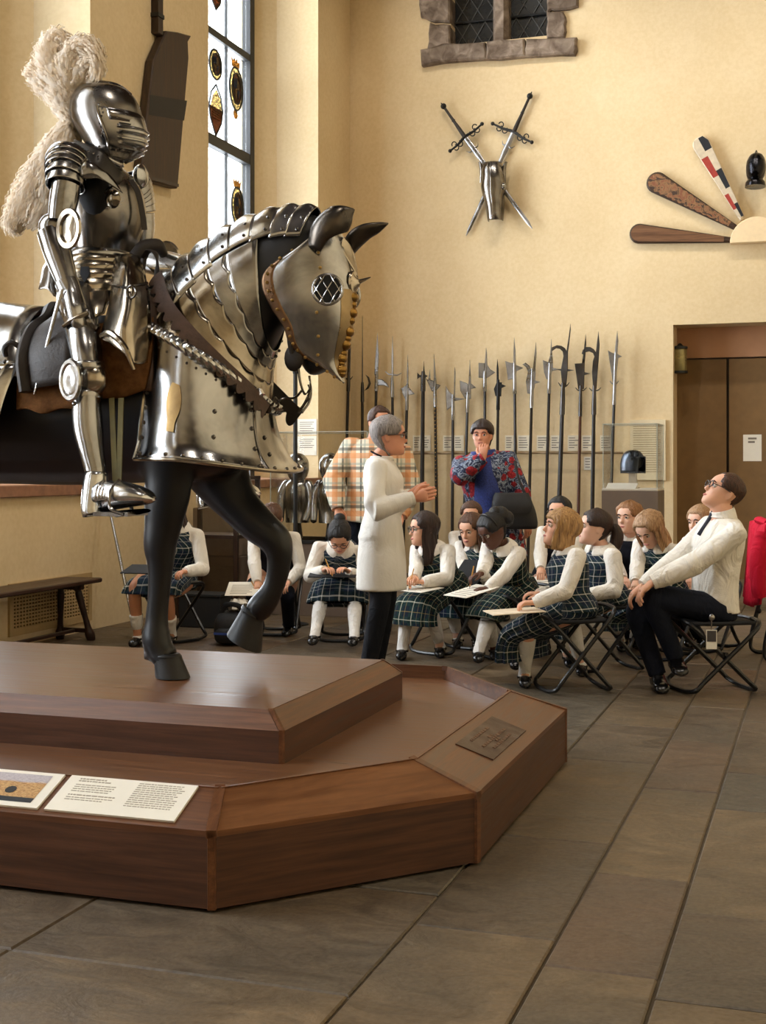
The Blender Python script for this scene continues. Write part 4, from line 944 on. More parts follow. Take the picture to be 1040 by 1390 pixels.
    m = MB(); rr = [[hp(31+41*s, math.radians(a), 1.055) for a in np.linspace(-50, 50, 21)] for s in (.255, .285)]; m.grid(rr); m.build('eye_slit_strip', DARK, he, solid=.002)  # dark strip laid on the visor, the slit's shade put into colour
    rr = [[hp(31+41*s, math.radians(a), 1.05) for a in np.linspace(-64, 64, 25)] for s in (.02, .12, .22)]; m = MB(); m.grid(rr); m.build('brow_plate', STEEL_D, he, solid=.004)
    cm = [Q(102, 150), Q(103, 136), Q(114, 120), Q(136, 112.5), Q(160, 116), Q(178, 128)]; m = MB(); m.tube(cm, [(.006, .008), (.008, .016), (.009, .018), (.009, .018), (.008, .014), (.005, .006)], 8, 6, up=(0, 1, 0)); m.build('comb', STEEL_D, he)
    rv = MB(); G2 = np.array([[hp(i, math.radians(a), 1.012) for a in np.linspace(-150, -40, 30)] for i in np.linspace(20, 74, 40)])
    for v in range(143, 186, 5): rivets(rv, [surf_at(G2, 138+2*math.sin(v), v)[0]], .0055)
    for u in range(126, 190, 8): rivets(rv, [surf_at(G2, u, 196+(u-126)*.22)[0]], .0045)
    tag(rv.build('rivets', STEEL, he), kind='stuff')
    m = MB(); m.tube([Q(104, 150), Q(98, 158), Q(97, 172), Q(104, 182)], [.012, .02, .018, .01], 8, 4); m.build('plume_holder', STEEL_D, he)
    # near arm, then far arm
    def arm(far):
        g = part_empty('arm', k, Q(90, 300, 5.34 if far else 4.66))
        def put(mb, nm, mt, **kw): return (mirror_y(mb) if far else mb).build(nm, mt, g, **kw)
        ax = [Q(100, 214, 4.79), Q(94, 226, 4.745), Q(90, 240, 4.71), Q(88, 262, 4.69)]; AX = catmull(np.array(ax), 8)
        for i in range(6):
            a0, a1 = 3*i+2, min(3*i+6, len(AX)-1); r0 = .112-.006*i if i else .085
            m = MB(); m.tube([AX[a0], (AX[a0]+AX[a1])/2, AX[a1]], [(r0*.985, r0*.885), (r0+.001, r0*.9), (r0+.002, r0*.9)], 24, 3, up=(1, 0, 0), cap=False); put(m, 'shoulder_lame', STEEL, solid=.003)
        m = MB(); m.ball(Q(97, 226, 4.765), (.086, .07, .062), 20, 10); put(m, 'shoulder_cap', STEEL)
        rows = [[(106, 206, 4.80), (116, 206, 4.80), (128, 216, 4.80)], [(104, 218, 4.71), (122, 218, 4.71), (142, 230, 4.75)], [(108, 234, 4.68), (128, 232, 4.70), (155, 244, 4.77)], [(112, 244, 4.69), (136, 243, 4.72), (167, 262, 4.80)]]
        if not far: m = MB(); m.grid(patch_points(rows)); put(m, 'shoulder_wing', STEEL, solid=.005)
        rows = [[(101, 189, 4.80), (122, 197, 4.76), (142, 208, 4.76), (167, 238, 4.82)], [(97, 198, 4.78), (117, 208, 4.735), (137, 220, 4.735), (165, 246, 4.80)], [(94, 205, 4.77), (112, 216, 4.72), (132, 230, 4.72), (161, 251, 4.79)]]
        HP = patch_points(rows, 6, 6)
        if not far: m = MB(); m.grid(HP); put(m, 'shoulder_flange', BSTEEL, solid=.008)
        if not far: m = MB(); rivets(m, [HP[4, i]+V3(0, -.010, 0) for i in range(1, 12, 2)], .005); put(m, 'rivets', STEEL_B)['kind'] = 'stuff'
        m = MB(); m.tube([Q(90, 252, 4.69), Q(86, 275, 4.675), Q(82, 300, 4.67)], [(.062, .058), (.060, .056), (.052, .05)], 20, 4, up=(1, 0, 0)); put(m, 'upper_arm_plate', STEEL)
        m = MB(); m.ball(Q(72, 308, 4.67), (.062, .052, .058), 18, 12); put(m, 'elbow_cop', STEEL)
        p = Q(96, 311, 4.60); m = MB(); R = rotz(-.25) @ rotx(math.pi/2)
        m.lathe([(.0, .014), (.03, .010), (.036, .006), (.040, .016), (.052, .018), (.056, .008), (.05, .0)], (0, 0, 0), 28)
        m.v = [tuple(R @ (np.array(q)*V3(1.2, 1.5, 1))+p) for q in m.v]; put(m, 'elbow_wing', STEEL_W)
        if far: pts = [Q(74, 316, 4.67), Q(150, 335, 4.72), Q(214, 352, 4.82)]
        else: pts = [Q(70, 316, 4.67), Q(79, 345, 4.655), Q(92, 386, 4.63)]
        m = MB(); m.tube(pts, [(.062, .058), (.060, .056), (.042, .042)], 20, 5, up=(1, 0, 0)); put(m, 'forearm_plate', STEEL)
        hd = [pts[-1]+V3(0, 0, 0)]
        if far: H = [Q(212, 352, 4.82), Q(224, 352, 4.84), Q(238, 352, 4.86), Q(246, 358, 4.87)]
        else: H = [Q(91, 384, 4.63), Q(97, 400, 4.62), Q(105, 420, 4.61), Q(109, 436, 4.605)]
        m = MB(); m.tube(H[:3], [(.050, .048), (.043, .045), (.058, .042)], 18, 4, up=(1, 0, 0)); put(m, 'gauntlet_cuff', STEEL)
        m = MB(); m.tube(H[1:], [(.045, .04), (.060, .040), (.054, .038)], 16, 4, up=(1, 0, 0), round_ends=True); put(m, 'hand_plate', STEEL)
        T = unit(H[3]-H[1]); Sd = unit(np.cross(T, V3(0, -1, 0))); N = np.cross(Sd, T)
        for j in range(4):                                                # curled fingers, each of overlapping scales
            b = H[3]+Sd*(-.040+.026*j); L = (.042, .050, .048, .038)[j]
            m = MB(); m.tube([b-T*.02, b+T*L*.6+N*.004, b+T*L*1.15-N*.018, b+T*L*.8-N*.05], [.016, .0165, .0155, .012], 9, 4, round_ends=True); put(m, 'finger', STEEL_D)
        b = H[2]+Sd*.05; m = MB(); m.tube([b-T*.02-N*.01, b+T*.02+Sd*.014-N*.02, b+T*.05+Sd*.004-N*.03], [.017, .016, .012], 9, 4, round_ends=True); put(m, 'thumb', STEEL_D)
        m = MB(); m.tube([H[3]-Sd*.06+N*.03, H[3]+N*.045, H[3]+Sd*.06+N*.03], .010, 8, 4); put(m, 'knuckle_ridge', STEEL_W)
        return g
    arm(0); ga = arm(1)
    m = MB(); p = Q(191, 240, 5.2); m.ball(p, (.03, .05, .052), 16, 10); m.lathe([(.0, .02), (.03, .015), (.05, .0), (.05, -.01)], p+V3(.02, -.02, 0), 18, roty(math.pi/2)); m.build('besagew', STEEL_B, ga)
    m = MB(); m.tube([Q(196, 350, 4.9), Q(202, 340, 4.88), Q(212, 346, 4.88), Q(213, 368, 4.87), Q(206, 390, 4.86), Q(197, 386, 4.87), Q(192, 368, 4.88), Q(196, 350, 4.9)], [(.016, .006)]*8, 8, 5); m.build('rein_loop', LEATHER_D, k)
    m = MB(); m.tube([Q(183, 350, 4.92), Q(196, 336, 4.95), Q(214, 334, 5.0), Q(222, 345, 5.05)], [.03, .032, .03, .02], 10, 4); m.build('strap_roll', LEATHER_D, k)
    def leg(far):
        g = part_empty('leg', k, Q(120, 540, 5.45 if far else 4.55))
        def put(mb, nm, mt, **kw): return (mirror_y(mb) if far else mb).build(nm, mt, g, **kw)
        m = MB(); m.tube([Q(104, 405, 4.78), Q(110, 440, 4.67), Q(116, 475, 4.60), Q(121, 505, 4.57)], [(.09, .08), (.078, .072), (.068, .064), (.058, .056)], 22, 5, up=(1, 0, 0)); put(m, 'thigh_plate', STEEL)
        m = MB(); m.ball(Q(126, 515, 4.56), (.062, .052, .064), 20, 12); put(m, 'knee_cop', STEEL_W)
        for (v, r) in ((497, .063), (536, .062)):
            m = MB(); a = Q(121 if v < 500 else 118, v, 4.565); m.tube([a+V3(0, 0, .018), a, a-V3(0, 0, .018)], [(r-.004, r-.008), (r, r-.004), (r-.003, r-.007)], 20, 2, up=(1, 0, 0), cap=False); put(m, 'knee_lame', STEEL, solid=.003)
        m = MB(); R = rotz(-.12) @ rotx(math.pi/2); p = Q(97, 516, 4.485)
        m.lathe([(.0, .004), (.03, .010), (.036, .008), (.040, .016), (.048, .016), (.052, .006), (.05, -.004)], (0, 0, 0), 30)
        m.v = [tuple(R @ (np.array(q)*V3(1, 1.62, 1))+p) for q in m.v]; put(m, 'knee_wing', STEEL_B)
        m = MB(); m.tube([Q(118, 538, 4.56), Q(118, 560, 4.55), Q(120, 585, 4.545), Q(125, 615, 4.53), Q(130, 640, 4.52), Q(131, 655, 4.515)], [(.056, .054), (.059, .058), (.060, .058), (.050, .048), (.042, .042), (.044, .042)], 22, 5, up=(1, 0, 0)); put(m, 'greave', STEEL)
        m = MB(); q = Q(101, 548, 4.50); m.ball(q, .009, 8, 6); m.ball(Q(104, 556, 4.5), .007, 8, 6); put(m, 'hinge_stud', STEEL_D)
        m = MB(); m.tube([Q(131, 640, 4.515), Q(129, 665, 4.51), Q(128, 690, 4.505), Q(130, 698, 4.505)], [(.043, .043), (.052, .048), (.060, .048), (.061, .047)], 20, 4, up=(1, 0, 0), cap=False); put(m, 'heel_plate', STEEL_B, solid=-.004)
        for i in range(5):                                               # sabaton lames over the instep
            u = 136+4.4*i; a = Q(u, 652+1.2*i, 4.505); b = Q(u+2, 693-1.5*i, 4.505); cc = (a+b)/2; hh = (a[2]-b[2])/2
            rows = [[cc+V3(dx+math.cos(an)*0-(.012 if False else 0), math.sin(an)*(.052+.001*i+.002*s), math.cos(an)*hh*(1+.03*s)) for an in np.linspace(-2.0, 2.0, 21)] for s, dx in ((0, -.012), (.6, .006), (1, .014))]
            m = MB(); m.grid(rows); put(m, 'instep_lame', STEEL_B, solid=.0035)
        F = [(146, 674, .062, .050), (158, 672, .056, .060), (174, 672, .048, .066), (190, 673, .038, .062), (202, 675, .026, .050), (209, 677, .008, .022)]
        m = MB(); m.loft([(Q(u, v, 4.505), V3(0, w, 0), V3(0, 0, hh)) for u, v, hh, w in F], 20, 4); put(m, 'toe_cap', STEEL_B)
        m = MB(); m.loft([(Q(u, v+hh/.0029*.7, 4.505), V3(0, w*.9, 0), V3(0, 0, .006)) for u, v, hh, w in F[:5]], 14, 3); put(m, 'sole', LEATHER_D)
        return g
    leg(0); leg(1)
    m = MB(); pa, pb = Q(84, 392, 4.57), Q(46, 535, 4.57); d = unit(pb-pa); w = np.cross(d, V3(0, 1, 0))
    m.loft([(pa, w*.010, V3(0, .004, 0)), (pa+(pb-pa)*.5, w*.009, V3(0, .004, 0)), (pb, w*.003, V3(0, .002, 0))], 6, 2); m.build('sword_blade', STEEL_B, k)
    # ostrich plume: curled feathers made of many soft barbs
    pl = part_empty('plume', k, Q(95, 165)); rnd = random.Random(8)
    ft = NT('ostrich_feather'); ft.color(srgb(250, 240, 226)); ft.rough(.9); ft.spec(.1)
    tl = ft.n.new('ShaderNodeBsdfTranslucent'); tl.inputs[0].default_value = srgb(250, 236, 214); mx = ft.n.new('ShaderNodeMixShader'); mx.inputs[0].default_value = .45
    ft.link(ft.b.outputs[0], mx.inputs[1]); ft.link(tl.outputs[0], mx.inputs[2]); ft.link(mx.outputs[0], ft.n['Material Output'].inputs['Surface'])
    def feather(path, width, n=520, curl=.6):
        C = catmull(np.array([Q(*p) for p in path]), 16); nC = len(C); Wd = catmull(np.array([[w] for w in width]), 16)[:, 0]; m = MB()
        core = MB()
        for i in range(0, nC): pass
        SS = tube_secs([C[i] for i in range(0, nC, 2)], [max(.008, Wd[i]*.80) for i in range(0, nC, 2)], round_ends=True); LP = loft_points(SS, 22, 1)
        for i in range(LP.shape[0]):
            cc = LP[i].mean(0)
            for j in range(22): LP[i, j] = cc+(LP[i, j]-cc)*(1+.10*math.sin(5*j*.2856+i*.9)+.08*math.sin(9*j*.2856-i*1.7)+.07*rnd.uniform(-1, 1))
        m.grid(LP, True, cap0=True, cap1=True)
        for q in range(n):
            f = rnd.random(); i = min(nC-2, int(f*(nC-1))); t = unit(C[i+1]-C[i]); a = rnd.uniform(0, 6.283)
            U = unit(np.cross(t, V3(.3, .5, .8))); Vv = np.cross(t, U); d = U*math.cos(a)+Vv*math.sin(a); L = Wd[i]*rnd.uniform(.75, 1.25)
            p0 = C[i]+d*Wd[i]*.55; p1 = p0+d*L*.28+t*L*.15; p2 = p0+d*L*.45+t*L*.45+V3(0, 0, -.12*L*curl); p3 = p2+t*L*.25-d*L*.25*curl+V3(0, 0, -.2*L*curl)
            wv = unit(np.cross(d, t))*.0055+t*.002; pts = [p0, p1, p2, p3]
            m.add([p+s*wv*(1-.22*j) for j, p in enumerate(pts) for s in (1, -1)], [(2*j, 2*j+1, 2*j+3, 2*j+2) for j in range(3)])
        o = m.build('feather', ft.m, pl, angle=0); o['kind'] = 'stuff' if False else 'thing'; del o['kind']
    feather([(100, 168), (88, 138), (76, 105), (68, 75), (78, 52), (90, 60)], [.05, .075, .085, .075, .055, .03], 700)
    feather([(97, 160), (92, 125), (92, 92), (104, 66), (124, 66), (134, 80)], [.05, .07, .075, .062, .05, .03], 700)
    feather([(98, 150), (100, 122), (112, 95), (126, 84), (132, 96), (122, 112)], [.04, .05, .05, .045, .04, .025], 450)
    feather([(96, 165), (76, 130), (56, 108), (48, 98), (52, 88)], [.045, .06, .06, .05, .03], 450)
    feather([(100, 162), (84, 190), (66, 222), (50, 250), (34, 276), (18, 300), (24, 308)], [.045, .075, .09, .09, .075, .05, .03], 900)
    feather([(98, 168), (92, 200), (76, 235), (62, 268), (50, 292), (40, 300)], [.04, .07, .08, .075, .05, .03], 700)
    return k
KNIGHT = knight()
# ------------------------------------------------------------------ cloth, skin and hair materials
def make_tartan(name, base=(24, 34, 56), band=(28, 62, 56), line=(214, 216, 206), period=.082, coord='UV', yel=None):
    t = NT(name); s = t.sep(t.tc(coord))
    def axis(x):
        f = t.math('FRACT', t.math('ADD', t.math('DIVIDE', x, period), 40.0))
        b = t.math('LESS_THAN', f, .46); l1 = t.math('LESS_THAN', t.math('ABSOLUTE', t.math('SUBTRACT', f, .23)), .034)
        l2 = t.math('LESS_THAN', t.math('ABSOLUTE', t.math('SUBTRACT', f, .73)), .018); return b, l1, l2
    X, Y = (s[0], s[1]) if coord == 'UV' else (t.math('ADD', s[0], t.math('MULTIPLY', s[1], .6)), s[2])
    bx, lx, mx_ = axis(X); by, ly, my = axis(Y)
    c = t.mix(t.math('MULTIPLY', t.math('ADD', bx, by), .5), srgb(*base), srgb(*band))
    c = t.mix(t.math('MULTIPLY', t.math('MULTIPLY', bx, by), .55), c, srgb(8, 12, 16))
    c = t.mix(t.math('MINIMUM', t.math('MULTIPLY', t.math('ADD', lx, ly), .5), 1.0), c, srgb(*line))
    c = t.mix(t.math('MINIMUM', t.math('MULTIPLY', t.math('ADD', mx_, my), .34), 1.0), c, srgb(*(yel or line)))
    t.color(c); t.rough(.85); t.spec(.15); t.bump(t.noise(220, 2), .15, .002); return t.m
def make_cloth(name, rgb, fold=.5, scale=9, rough=.85):
    fold *= 1.7; scale *= 1.25
    t = NT(name); n = t.noise(scale, 3, t.mapping((1, 1, .55)), 1.2); f = t.noise(160, 2)
    c = srgb(*rgb); t.color(t.mix(t.val(n, 0, .16, .4, .65), c, tuple(k*.8 for k in c[:3])+(1,))); t.rough(rough); t.spec(.2)
    t.bump(t.math('ADD', n, t.math('MULTIPLY', f, .05)), fold, .03); return t.m
def make_hair(name, dark, light):
    t = NT(name); n = t.noise(5, 5, t.mapping((26, 26, 3)), .6); c = t.ramp(n, [(.3, srgb(*dark)), (.7, srgb(*light))])
    t.color(c); t.rough(.45); t.spec(.4); t.bump(n, .6, .012); return t.m
def make_floral():
    t = NT('floral_print'); v = t.n.new('ShaderNodeTexVoronoi'); v.inputs['Scale'].default_value = 15; nz = t.noise(24, 3, None, 1.5)
    t.link(t.tc(), v.inputs['Vector']); s = t.sep(v.outputs['Color'])
    base = t.ramp(nz, [(.42, srgb(28, 34, 62)), (.5, srgb(60, 76, 110)), (.56, srgb(170, 182, 200)), (.62, srgb(40, 46, 70))])
    red = t.ramp(nz, [(.35, srgb(96, 12, 26)), (.55, srgb(168, 30, 44)), (.7, srgb(206, 70, 70))])
    m = t.math('MULTIPLY', t.math('LESS_THAN', t.math('ADD', v.outputs['Distance'], t.math('MULTIPLY', nz, .35)), .72), t.math('GREATER_THAN', s[0], .35))
    t.color(t.mix(m, base, red)); t.rough(.8); return t.m
def make_plaid_shirt():
    t = NT('orange_checked_flannel'); s = t.sep(t.tc())
    X = t.math('ADD', s[0], t.math('MULTIPLY', s[1], .33)); P = .15
    def st(x, pos, w, per=P): return t.math('LESS_THAN', t.math('ABSOLUTE', t.math('SUBTRACT', t.math('FRACT', t.math('ADD', t.math('DIVIDE', x, per), 20.0)), pos)), w)
    c = srgb(232, 222, 200)
    o, g, k = srgb(222, 148, 88), srgb(150, 166, 158), srgb(74, 78, 76)
    cx = t.mix(t.math('MULTIPLY', st(X, .2, .15), .75), c, o); cx = t.mix(t.math('MULTIPLY', st(X, .62, .05), .75), cx, k); cx = t.mix(t.math('MULTIPLY', st(X, .82, .06), .5), cx, g)
    cx = t.mix(t.math('MULTIPLY', st(s[2], .25, .14), .7), cx, o); cx = t.mix(t.math('MULTIPLY', st(s[2], .60, .08), .7), cx, k); cx = t.mix(t.math('MULTIPLY', st(s[2], .82, .06), .5), cx, g)
    t.color(cx); t.rough(.85); t.bump(t.noise(9, 3, None, 1.0), .35, .03); return t.m
TARTAN = make_tartan('green_navy_tartan'); TARTAN_B = make_tartan('navy_grey_tartan', (28, 38, 58), (36, 58, 62), (216, 214, 204), .088); TARTAN_L = make_tartan('green_black_tartan', (22, 32, 44), (30, 60, 52), (206, 206, 186), .076, yel=(176, 150, 84))
BLOUSE = make_cloth('white_blouse_cotton', (238, 232, 222)); SHIRT = make_cloth('cream_dress_shirt', (243, 238, 228), .6, 7); VEST = make_cloth('navy_knit_vest', (20, 22, 32), .3)
NAVY = make_cloth('dark_navy_trousers', (22, 26, 38), .5, 6); CARDI = make_cloth('pale_grey_knit', (230, 226, 218), .2, 8); DENIM = make_cloth('black_denim', (22, 24, 30), .4, 8)
SOCK = make_cloth('white_knee_sock', (236, 232, 226), .35, 14); SHOE = mat('black_patent_leather', (14, 13, 14), .25, 0, .1, 20)
SKIN = {k: mat('skin_'+k, v, .5, 0, .07, 9, .05, .4, bscale=60) for k, v in dict(fair=(226, 172, 142), rosy=(222, 158, 128), tan=(196, 138, 104), brown=(92, 58, 42), pale=(232, 184, 158)).items()}
for k_, m_ in SKIN.items():
    b_ = m_.node_tree.nodes['Principled BSDF']; b_.inputs['Subsurface Weight'].default_value = .12; b_.inputs['Subsurface Radius'].default_value = (.02, .008, .004); b_.inputs['Subsurface Scale'].default_value = .3
LIP = {k: mat('lips_'+k, v, .45, 0, .05) for k, v in dict(fair=(186, 108, 98), rosy=(178, 98, 88), tan=(150, 88, 76), brown=(88, 46, 42), pale=(190, 116, 106)).items()}
EYEW = mat('eye_white', (222, 216, 210), .25); IRIS = mat('dark_iris', (38, 26, 20), .2)
HAIR = {k: make_hair('hair_'+k, *v) for k, v in dict(black=((8, 7, 8), (30, 26, 26)), dark=((26, 16, 12), (64, 42, 32)), brown=((52, 32, 20), (104, 68, 44)), blonde=((120, 80, 42), (206, 162, 104)), ash=((128, 92, 60), (198, 158, 116)), grey=((96, 88, 84), (170, 160, 154)), ginger=((112, 74, 44), (182, 132, 88)), auburn=((40, 24, 16), (86, 52, 34))).items()}
GLASSF = mat('spectacle_frame', (24, 20, 20), .3)
PENCIL = mat('yellow_pencil', (204, 150, 70), .5)

# ------------------------------------------------------------------ people
def ik(a, b, l1, l2, pole):
    a, b = np.array(a, float), np.array(b, float); d = b-a; L = np.linalg.norm(d)
    if L > (l1+l2)*.995: b = a+d/L*(l1+l2)*.995; L = (l1+l2)*.995
    u = unit(b-a); x = (l1*l1-l2*l2+L*L)/(2*L); h = math.sqrt(max(1e-6, l1*l1-x*x)); p = np.array(pole, float); p = unit(p-u*(p @ u))
    return a+u*x+p*h, b
def facing(s): return math.radians(288.4-s)                              # 0 = towards the camera's side, 90 = towards the window side
HEADP = [(-.035, .20, -.02, .06), (-.01, .345, .0, .135), (.04, .395, -.06, .195), (.12, .40, -.17, .25), (.22, .385, -.28, .285), (.32, .375, -.38, .305), (.42, .365, -.445, .325), (.50, .350, -.48, .335), (.58, .375, -.50, .342), (.66, .375, -.51, .345), (.76, .335, -.485, .325), (.86, .24, -.41, .262), (.94, .11, -.28, .17), (.985, -.02, -.16, .07), (1.0, -.09, -.09, .004)]
def head_grid(hh, n=36, sub=3, widen=1.0):
    A = catmull(np.array(HEADP), sub); P = np.zeros((len(A), n, 3)); PH = np.linspace(-math.pi, math.pi, n, endpoint=False)
    for i, (z, f, b, w) in enumerate(A):
        cx = (f+b)/2*.35; w *= widen
        for j, ph in enumerate(PH):
            c, s = math.cos(ph), math.sin(ph); c2 = math.copysign(abs(c)**.85, c); s2 = math.copysign(abs(s)**.95, s)
            x = cx+((f-cx) if c > 0 else (cx-b))*c2; y = w*s2
            if c > 0:
                e = max(0, 1-((z-.50)/.075)**2)*math.exp(-((abs(y)-.145)/.07)**2); x -= .045*e
                x += .03*math.exp(-((z-.585)/.035)**2)*math.exp(-((abs(y)-.13)/.1)**2)
                x += .018*math.exp(-((z-.235)/.02)**2)*math.exp(-(y/.11)**2)+.018*math.exp(-((z-.175)/.022)**2)*math.exp(-(y/.10)**2)
                x += .022*math.exp(-((z-.36)/.06)**2)*math.exp(-((abs(y)-.2)/.08)**2)
            P[i, j] = (x, y, z)
    return P*hh, A, PH
def smooth(a, b, x):
    t = min(1, max(0, (x-a)/(b-a))); return t*t*(3-2*t)
class Person: pass
def person(label, group=None, **k):
    """k: pelvis, head = world points; s = body facing; hs, hp = head facing and pitch; hands, feet = world points; size = child / adult measures"""
    adult = k.get('adult', False); fem = k.get('fem', False); B = k.get('build', 1.0 if k.get('adult') else 1.1)
    hh = k.get('hh', .232 if adult else .220)
    TL, SH, UA, FA, HN, TH0, SN0, HW = ((.50, .185 if not fem else .165, .30, .255, .185, .43, .42, .095) if adult else (.38, .128, .205, .18, .135, .31, .30, .078))
    lm_ = k.get('limb', 1.0 if adult else 1.06); UA *= lm_; FA *= lm_; TH0 *= lm_; SN0 *= lm_
    sk, lipm = SKIN[k.get('skin', 'fair')], LIP[k.get('skin', 'fair')]; hm = HAIR[k.get('hair', 'dark')]
    P = np.array(k['pelvis'], float); Hc = np.array(k['head'], float); a = facing(k.get('s', 0)); F = V3(math.cos(a), math.sin(a), 0)
    ah = facing(k.get('hs', k.get('s', 0))); pit = math.radians(k.get('hp', 0)); rol = math.radians(k.get('hr', 0))
    RH = rotz(ah) @ roty(pit) @ rotx(rol); piv = V3(-.10, 0, .42)*hh; ctr = V3(-.06, 0, .5)*hh
    def HT(p): return RH @ (np.asarray(p, float)-ctr)+Hc
    skull = HT(V3(-.13, 0, .22)*hh)
    N = skull+V3(0, 0, -.30*hh)-F*(.10*hh)+F*k.get('nfwd', 0.0); spine = N-P; tl = np.linalg.norm(spine); U = spine/tl; kb = tl/TL
    Fw = unit(F-U*(F @ U)); Lf = np.cross(U, Fw)                          # body left
    root = empty('person', (P[0], P[1], k.get('floor', 0.0)), label, 'person', group)
    W_ = (1.0 if adult else .74)*B
    def sec(t, dp, wd, sh=0.0, grow=0.0): return (P+U*tl*t+Fw*(sh*W_), Fw*(dp*W_+grow), Lf*(wd*W_+grow))
    if adult and not fem: TS = [(-.16, .09, .13, -.01), (-.08, .12, .165, -.01), (.05, .118, .165, 0), (.28, .115, .160, .012), (.5, .118, .172, .014), (.72, .12, .190, .008), (.86, .10, .178, -.004), (.95, .075, .12, -.01), (1.01, .055, .065, -.01)]
    else: TS = [(-.16, .09, .14, -.01), (-.08, .125, .178, -.01), (.05, .118, .170, 0), (.28, .10, .138, .008), (.5, .108, .148, .012), (.70, .115, .160, .012), (.86, .092, .150, -.004), (.95, .07, .105, -.01), (1.01, .05, .058, -.01)]
    # limbs
    arms = []
    for i, sg in enumerate((1, -1)):                                      # 0 = left, 1 = right
        S = P+U*tl*(.85 if adult else .865)+Lf*sg*SH*(1+(B-1)*(.55 if adult else .8))-Fw*.01; tgt = np.array(k['hands'][i][:3], float)
        pole = k.get('poles', [None, None])[i]
        if pole is None: pole = -Fw*.55-U*.75+Lf*sg*.55
        else: pole = Fw*pole[0]+Lf*sg*pole[1]+U*pole[2]
        ua, fa = UA, FA; dist = np.linalg.norm(tgt-S)
        E, Wr = ik(S, tgt, ua, fa, pole); arms.append((S, E, Wr, sg))
    legs = []
    for i, sg in enumerate((1, -1)):
        TH, SN = TH0, SN0; Hj = P+Lf*sg*HW*B; ft = k['feet'][i]; fp = np.array(ft[:3], float); ank = fp+V3(0, 0, .075 if adult else .062)
        fdir = facing(ft[3] if len(ft) > 3 else k.get('s', 0)); pole = F*1.0+V3(0, 0, .8)+Lf*sg*.12
        if k.get('knees'): pole = np.array(k['knees'][i])-Hj
        if not k.get('seated', True): q_ = np.linalg.norm(ank-Hj)*1.003/(TH+SN); TH *= q_; SN *= q_
        K, An = ik(Hj, ank, TH, SN, pole); legs.append((Hj, K, An, V3(math.cos(fdir), math.sin(fdir), 0), sg))
    # skin: trunk, limbs and head grown into one body
    core = MB(); core.loft([sec(t, d*.86, w*.86, s) for t, d, w, s in TS], 16, 3); vols = [core]
    ar = (.040, .028, .028, .025) if adult else (.032, .025, .024, .021)
    lr = (.085, .062, .060, .042) if adult else (.066, .047, .047, .034)
    fingers = MB()
    for i, (S, E, Wr, sg) in enumerate(arms):
        m = MB(); m.tube([S-Lf*sg*.03, S+(E-S)*.1, (S+E)/2, E, E+(Wr-E)*.35, Wr], [ar[0], ar[0], ar[1]*1.05, ar[1]*.95, ar[2]*1.05, ar[3]], 12, 3); vols.append(m)
        hd = k['hands'][i]; ed = hd[3] if len(hd) > 3 and hd[3] is not None else None
        D = unit(Wr-E) if ed is None else unit(np.array(ed, float)+.0); pn = hd[4] if len(hd) > 4 and hd[4] is not None else V3(0, 0, -1)
        pn = np.array(pn, float); pn = unit(pn-D*(pn @ D)); Sd = np.cross(D, pn)*sg*-1; curl = hd[5] if len(hd) > 5 else .55   # Sd points to the thumb side
        L = HN; kn = Wr+D*L*.5
        m = MB(); m.loft([(Wr-D*.01, Sd*ar[3]*1.05, pn*ar[3]*.8), (Wr+D*L*.16, Sd*L*.19, pn*L*.115), (Wr+D*L*.36, Sd*L*.235, pn*L*.11), (kn, Sd*L*.225, pn*L*.085), (kn+D*L*.03, Sd*L*.19, pn*L*.05)], 14, 3); vols.append(m)
        for j in range(4):
            off = (.165, .058, -.055, -.16)[j]*L; ln = (.42, .47, .44, .34)[j]*L; b = kn+Sd*off-D*L*.04; c1 = curl*.75+.06*j*curl; d1 = D*math.cos(c1)+pn*math.sin(c1); c2 = c1+curl*1.15; d2 = D*math.cos(c2)+pn*math.sin(c2); c3 = c2+curl*.8; d3 = D*math.cos(c3)+pn*math.sin(c3)
            p1 = b+d1*ln*.45; p2 = p1+d2*ln*.33; p3 = p2+d3*ln*.24; r = .052*L
            fingers.tube([b-D*L*.06, b, p1, p2, p3], [r*.95, r*1.08, r, r*.92, r*.72], 8, 2, round_ends=True)
        tb = Wr+D*L*.16+Sd*L*.17; td = unit(D*.62+Sd*.62+pn*.35); t1 = tb+td*L*.2; t2 = t1+unit(D*.9+pn*.4+Sd*.05)*L*.16; t3 = t2+unit(D*.85+pn*.5-Sd*.15)*L*.1
        fingers.tube([tb-td*L*.1, tb, t1, t2, t3], [.08*L, .085*L, .062*L, .058*L, .042*L], 8, 2, round_ends=True)
        arms[i] = (S, E, Wr, sg, D, pn, Sd)
    for (Hj, K, An, fd, sg) in legs:
        m = MB(); m.tube([Hj, Hj+(K-Hj)*.5, K-(K-Hj)*.06, K+(An-K)*.08, K+(An-K)*.36, K+(An-K)*.8, An+V3(0, 0, -.02)], [lr[0]*B, lr[0]*.9*B, lr[1], lr[1]*.95, lr[2], lr[3]*.95, lr[3]], 14, 3); vols.append(m)
        m = MB(); fl = (.15 if adult else .115); m.tube([An-fd*.045+V3(0, 0, -.03), An+fd*.03+V3(0, 0, -.042), An+fd*fl*.8+V3(0, 0, -.056)], [.028, .027, .014], 10, 3); vols.append(m)
    body = remesh(vols, 'body', sk, .010 if adult else .009, 3, None, None)
    hv = MB(); G, A, PH = head_grid(hh, widen=k.get('widen', 1.0)); G2 = np.array([[HT(p) for p in r] for r in G]); hv.grid(G2, True, cap0=True, cap1=True)
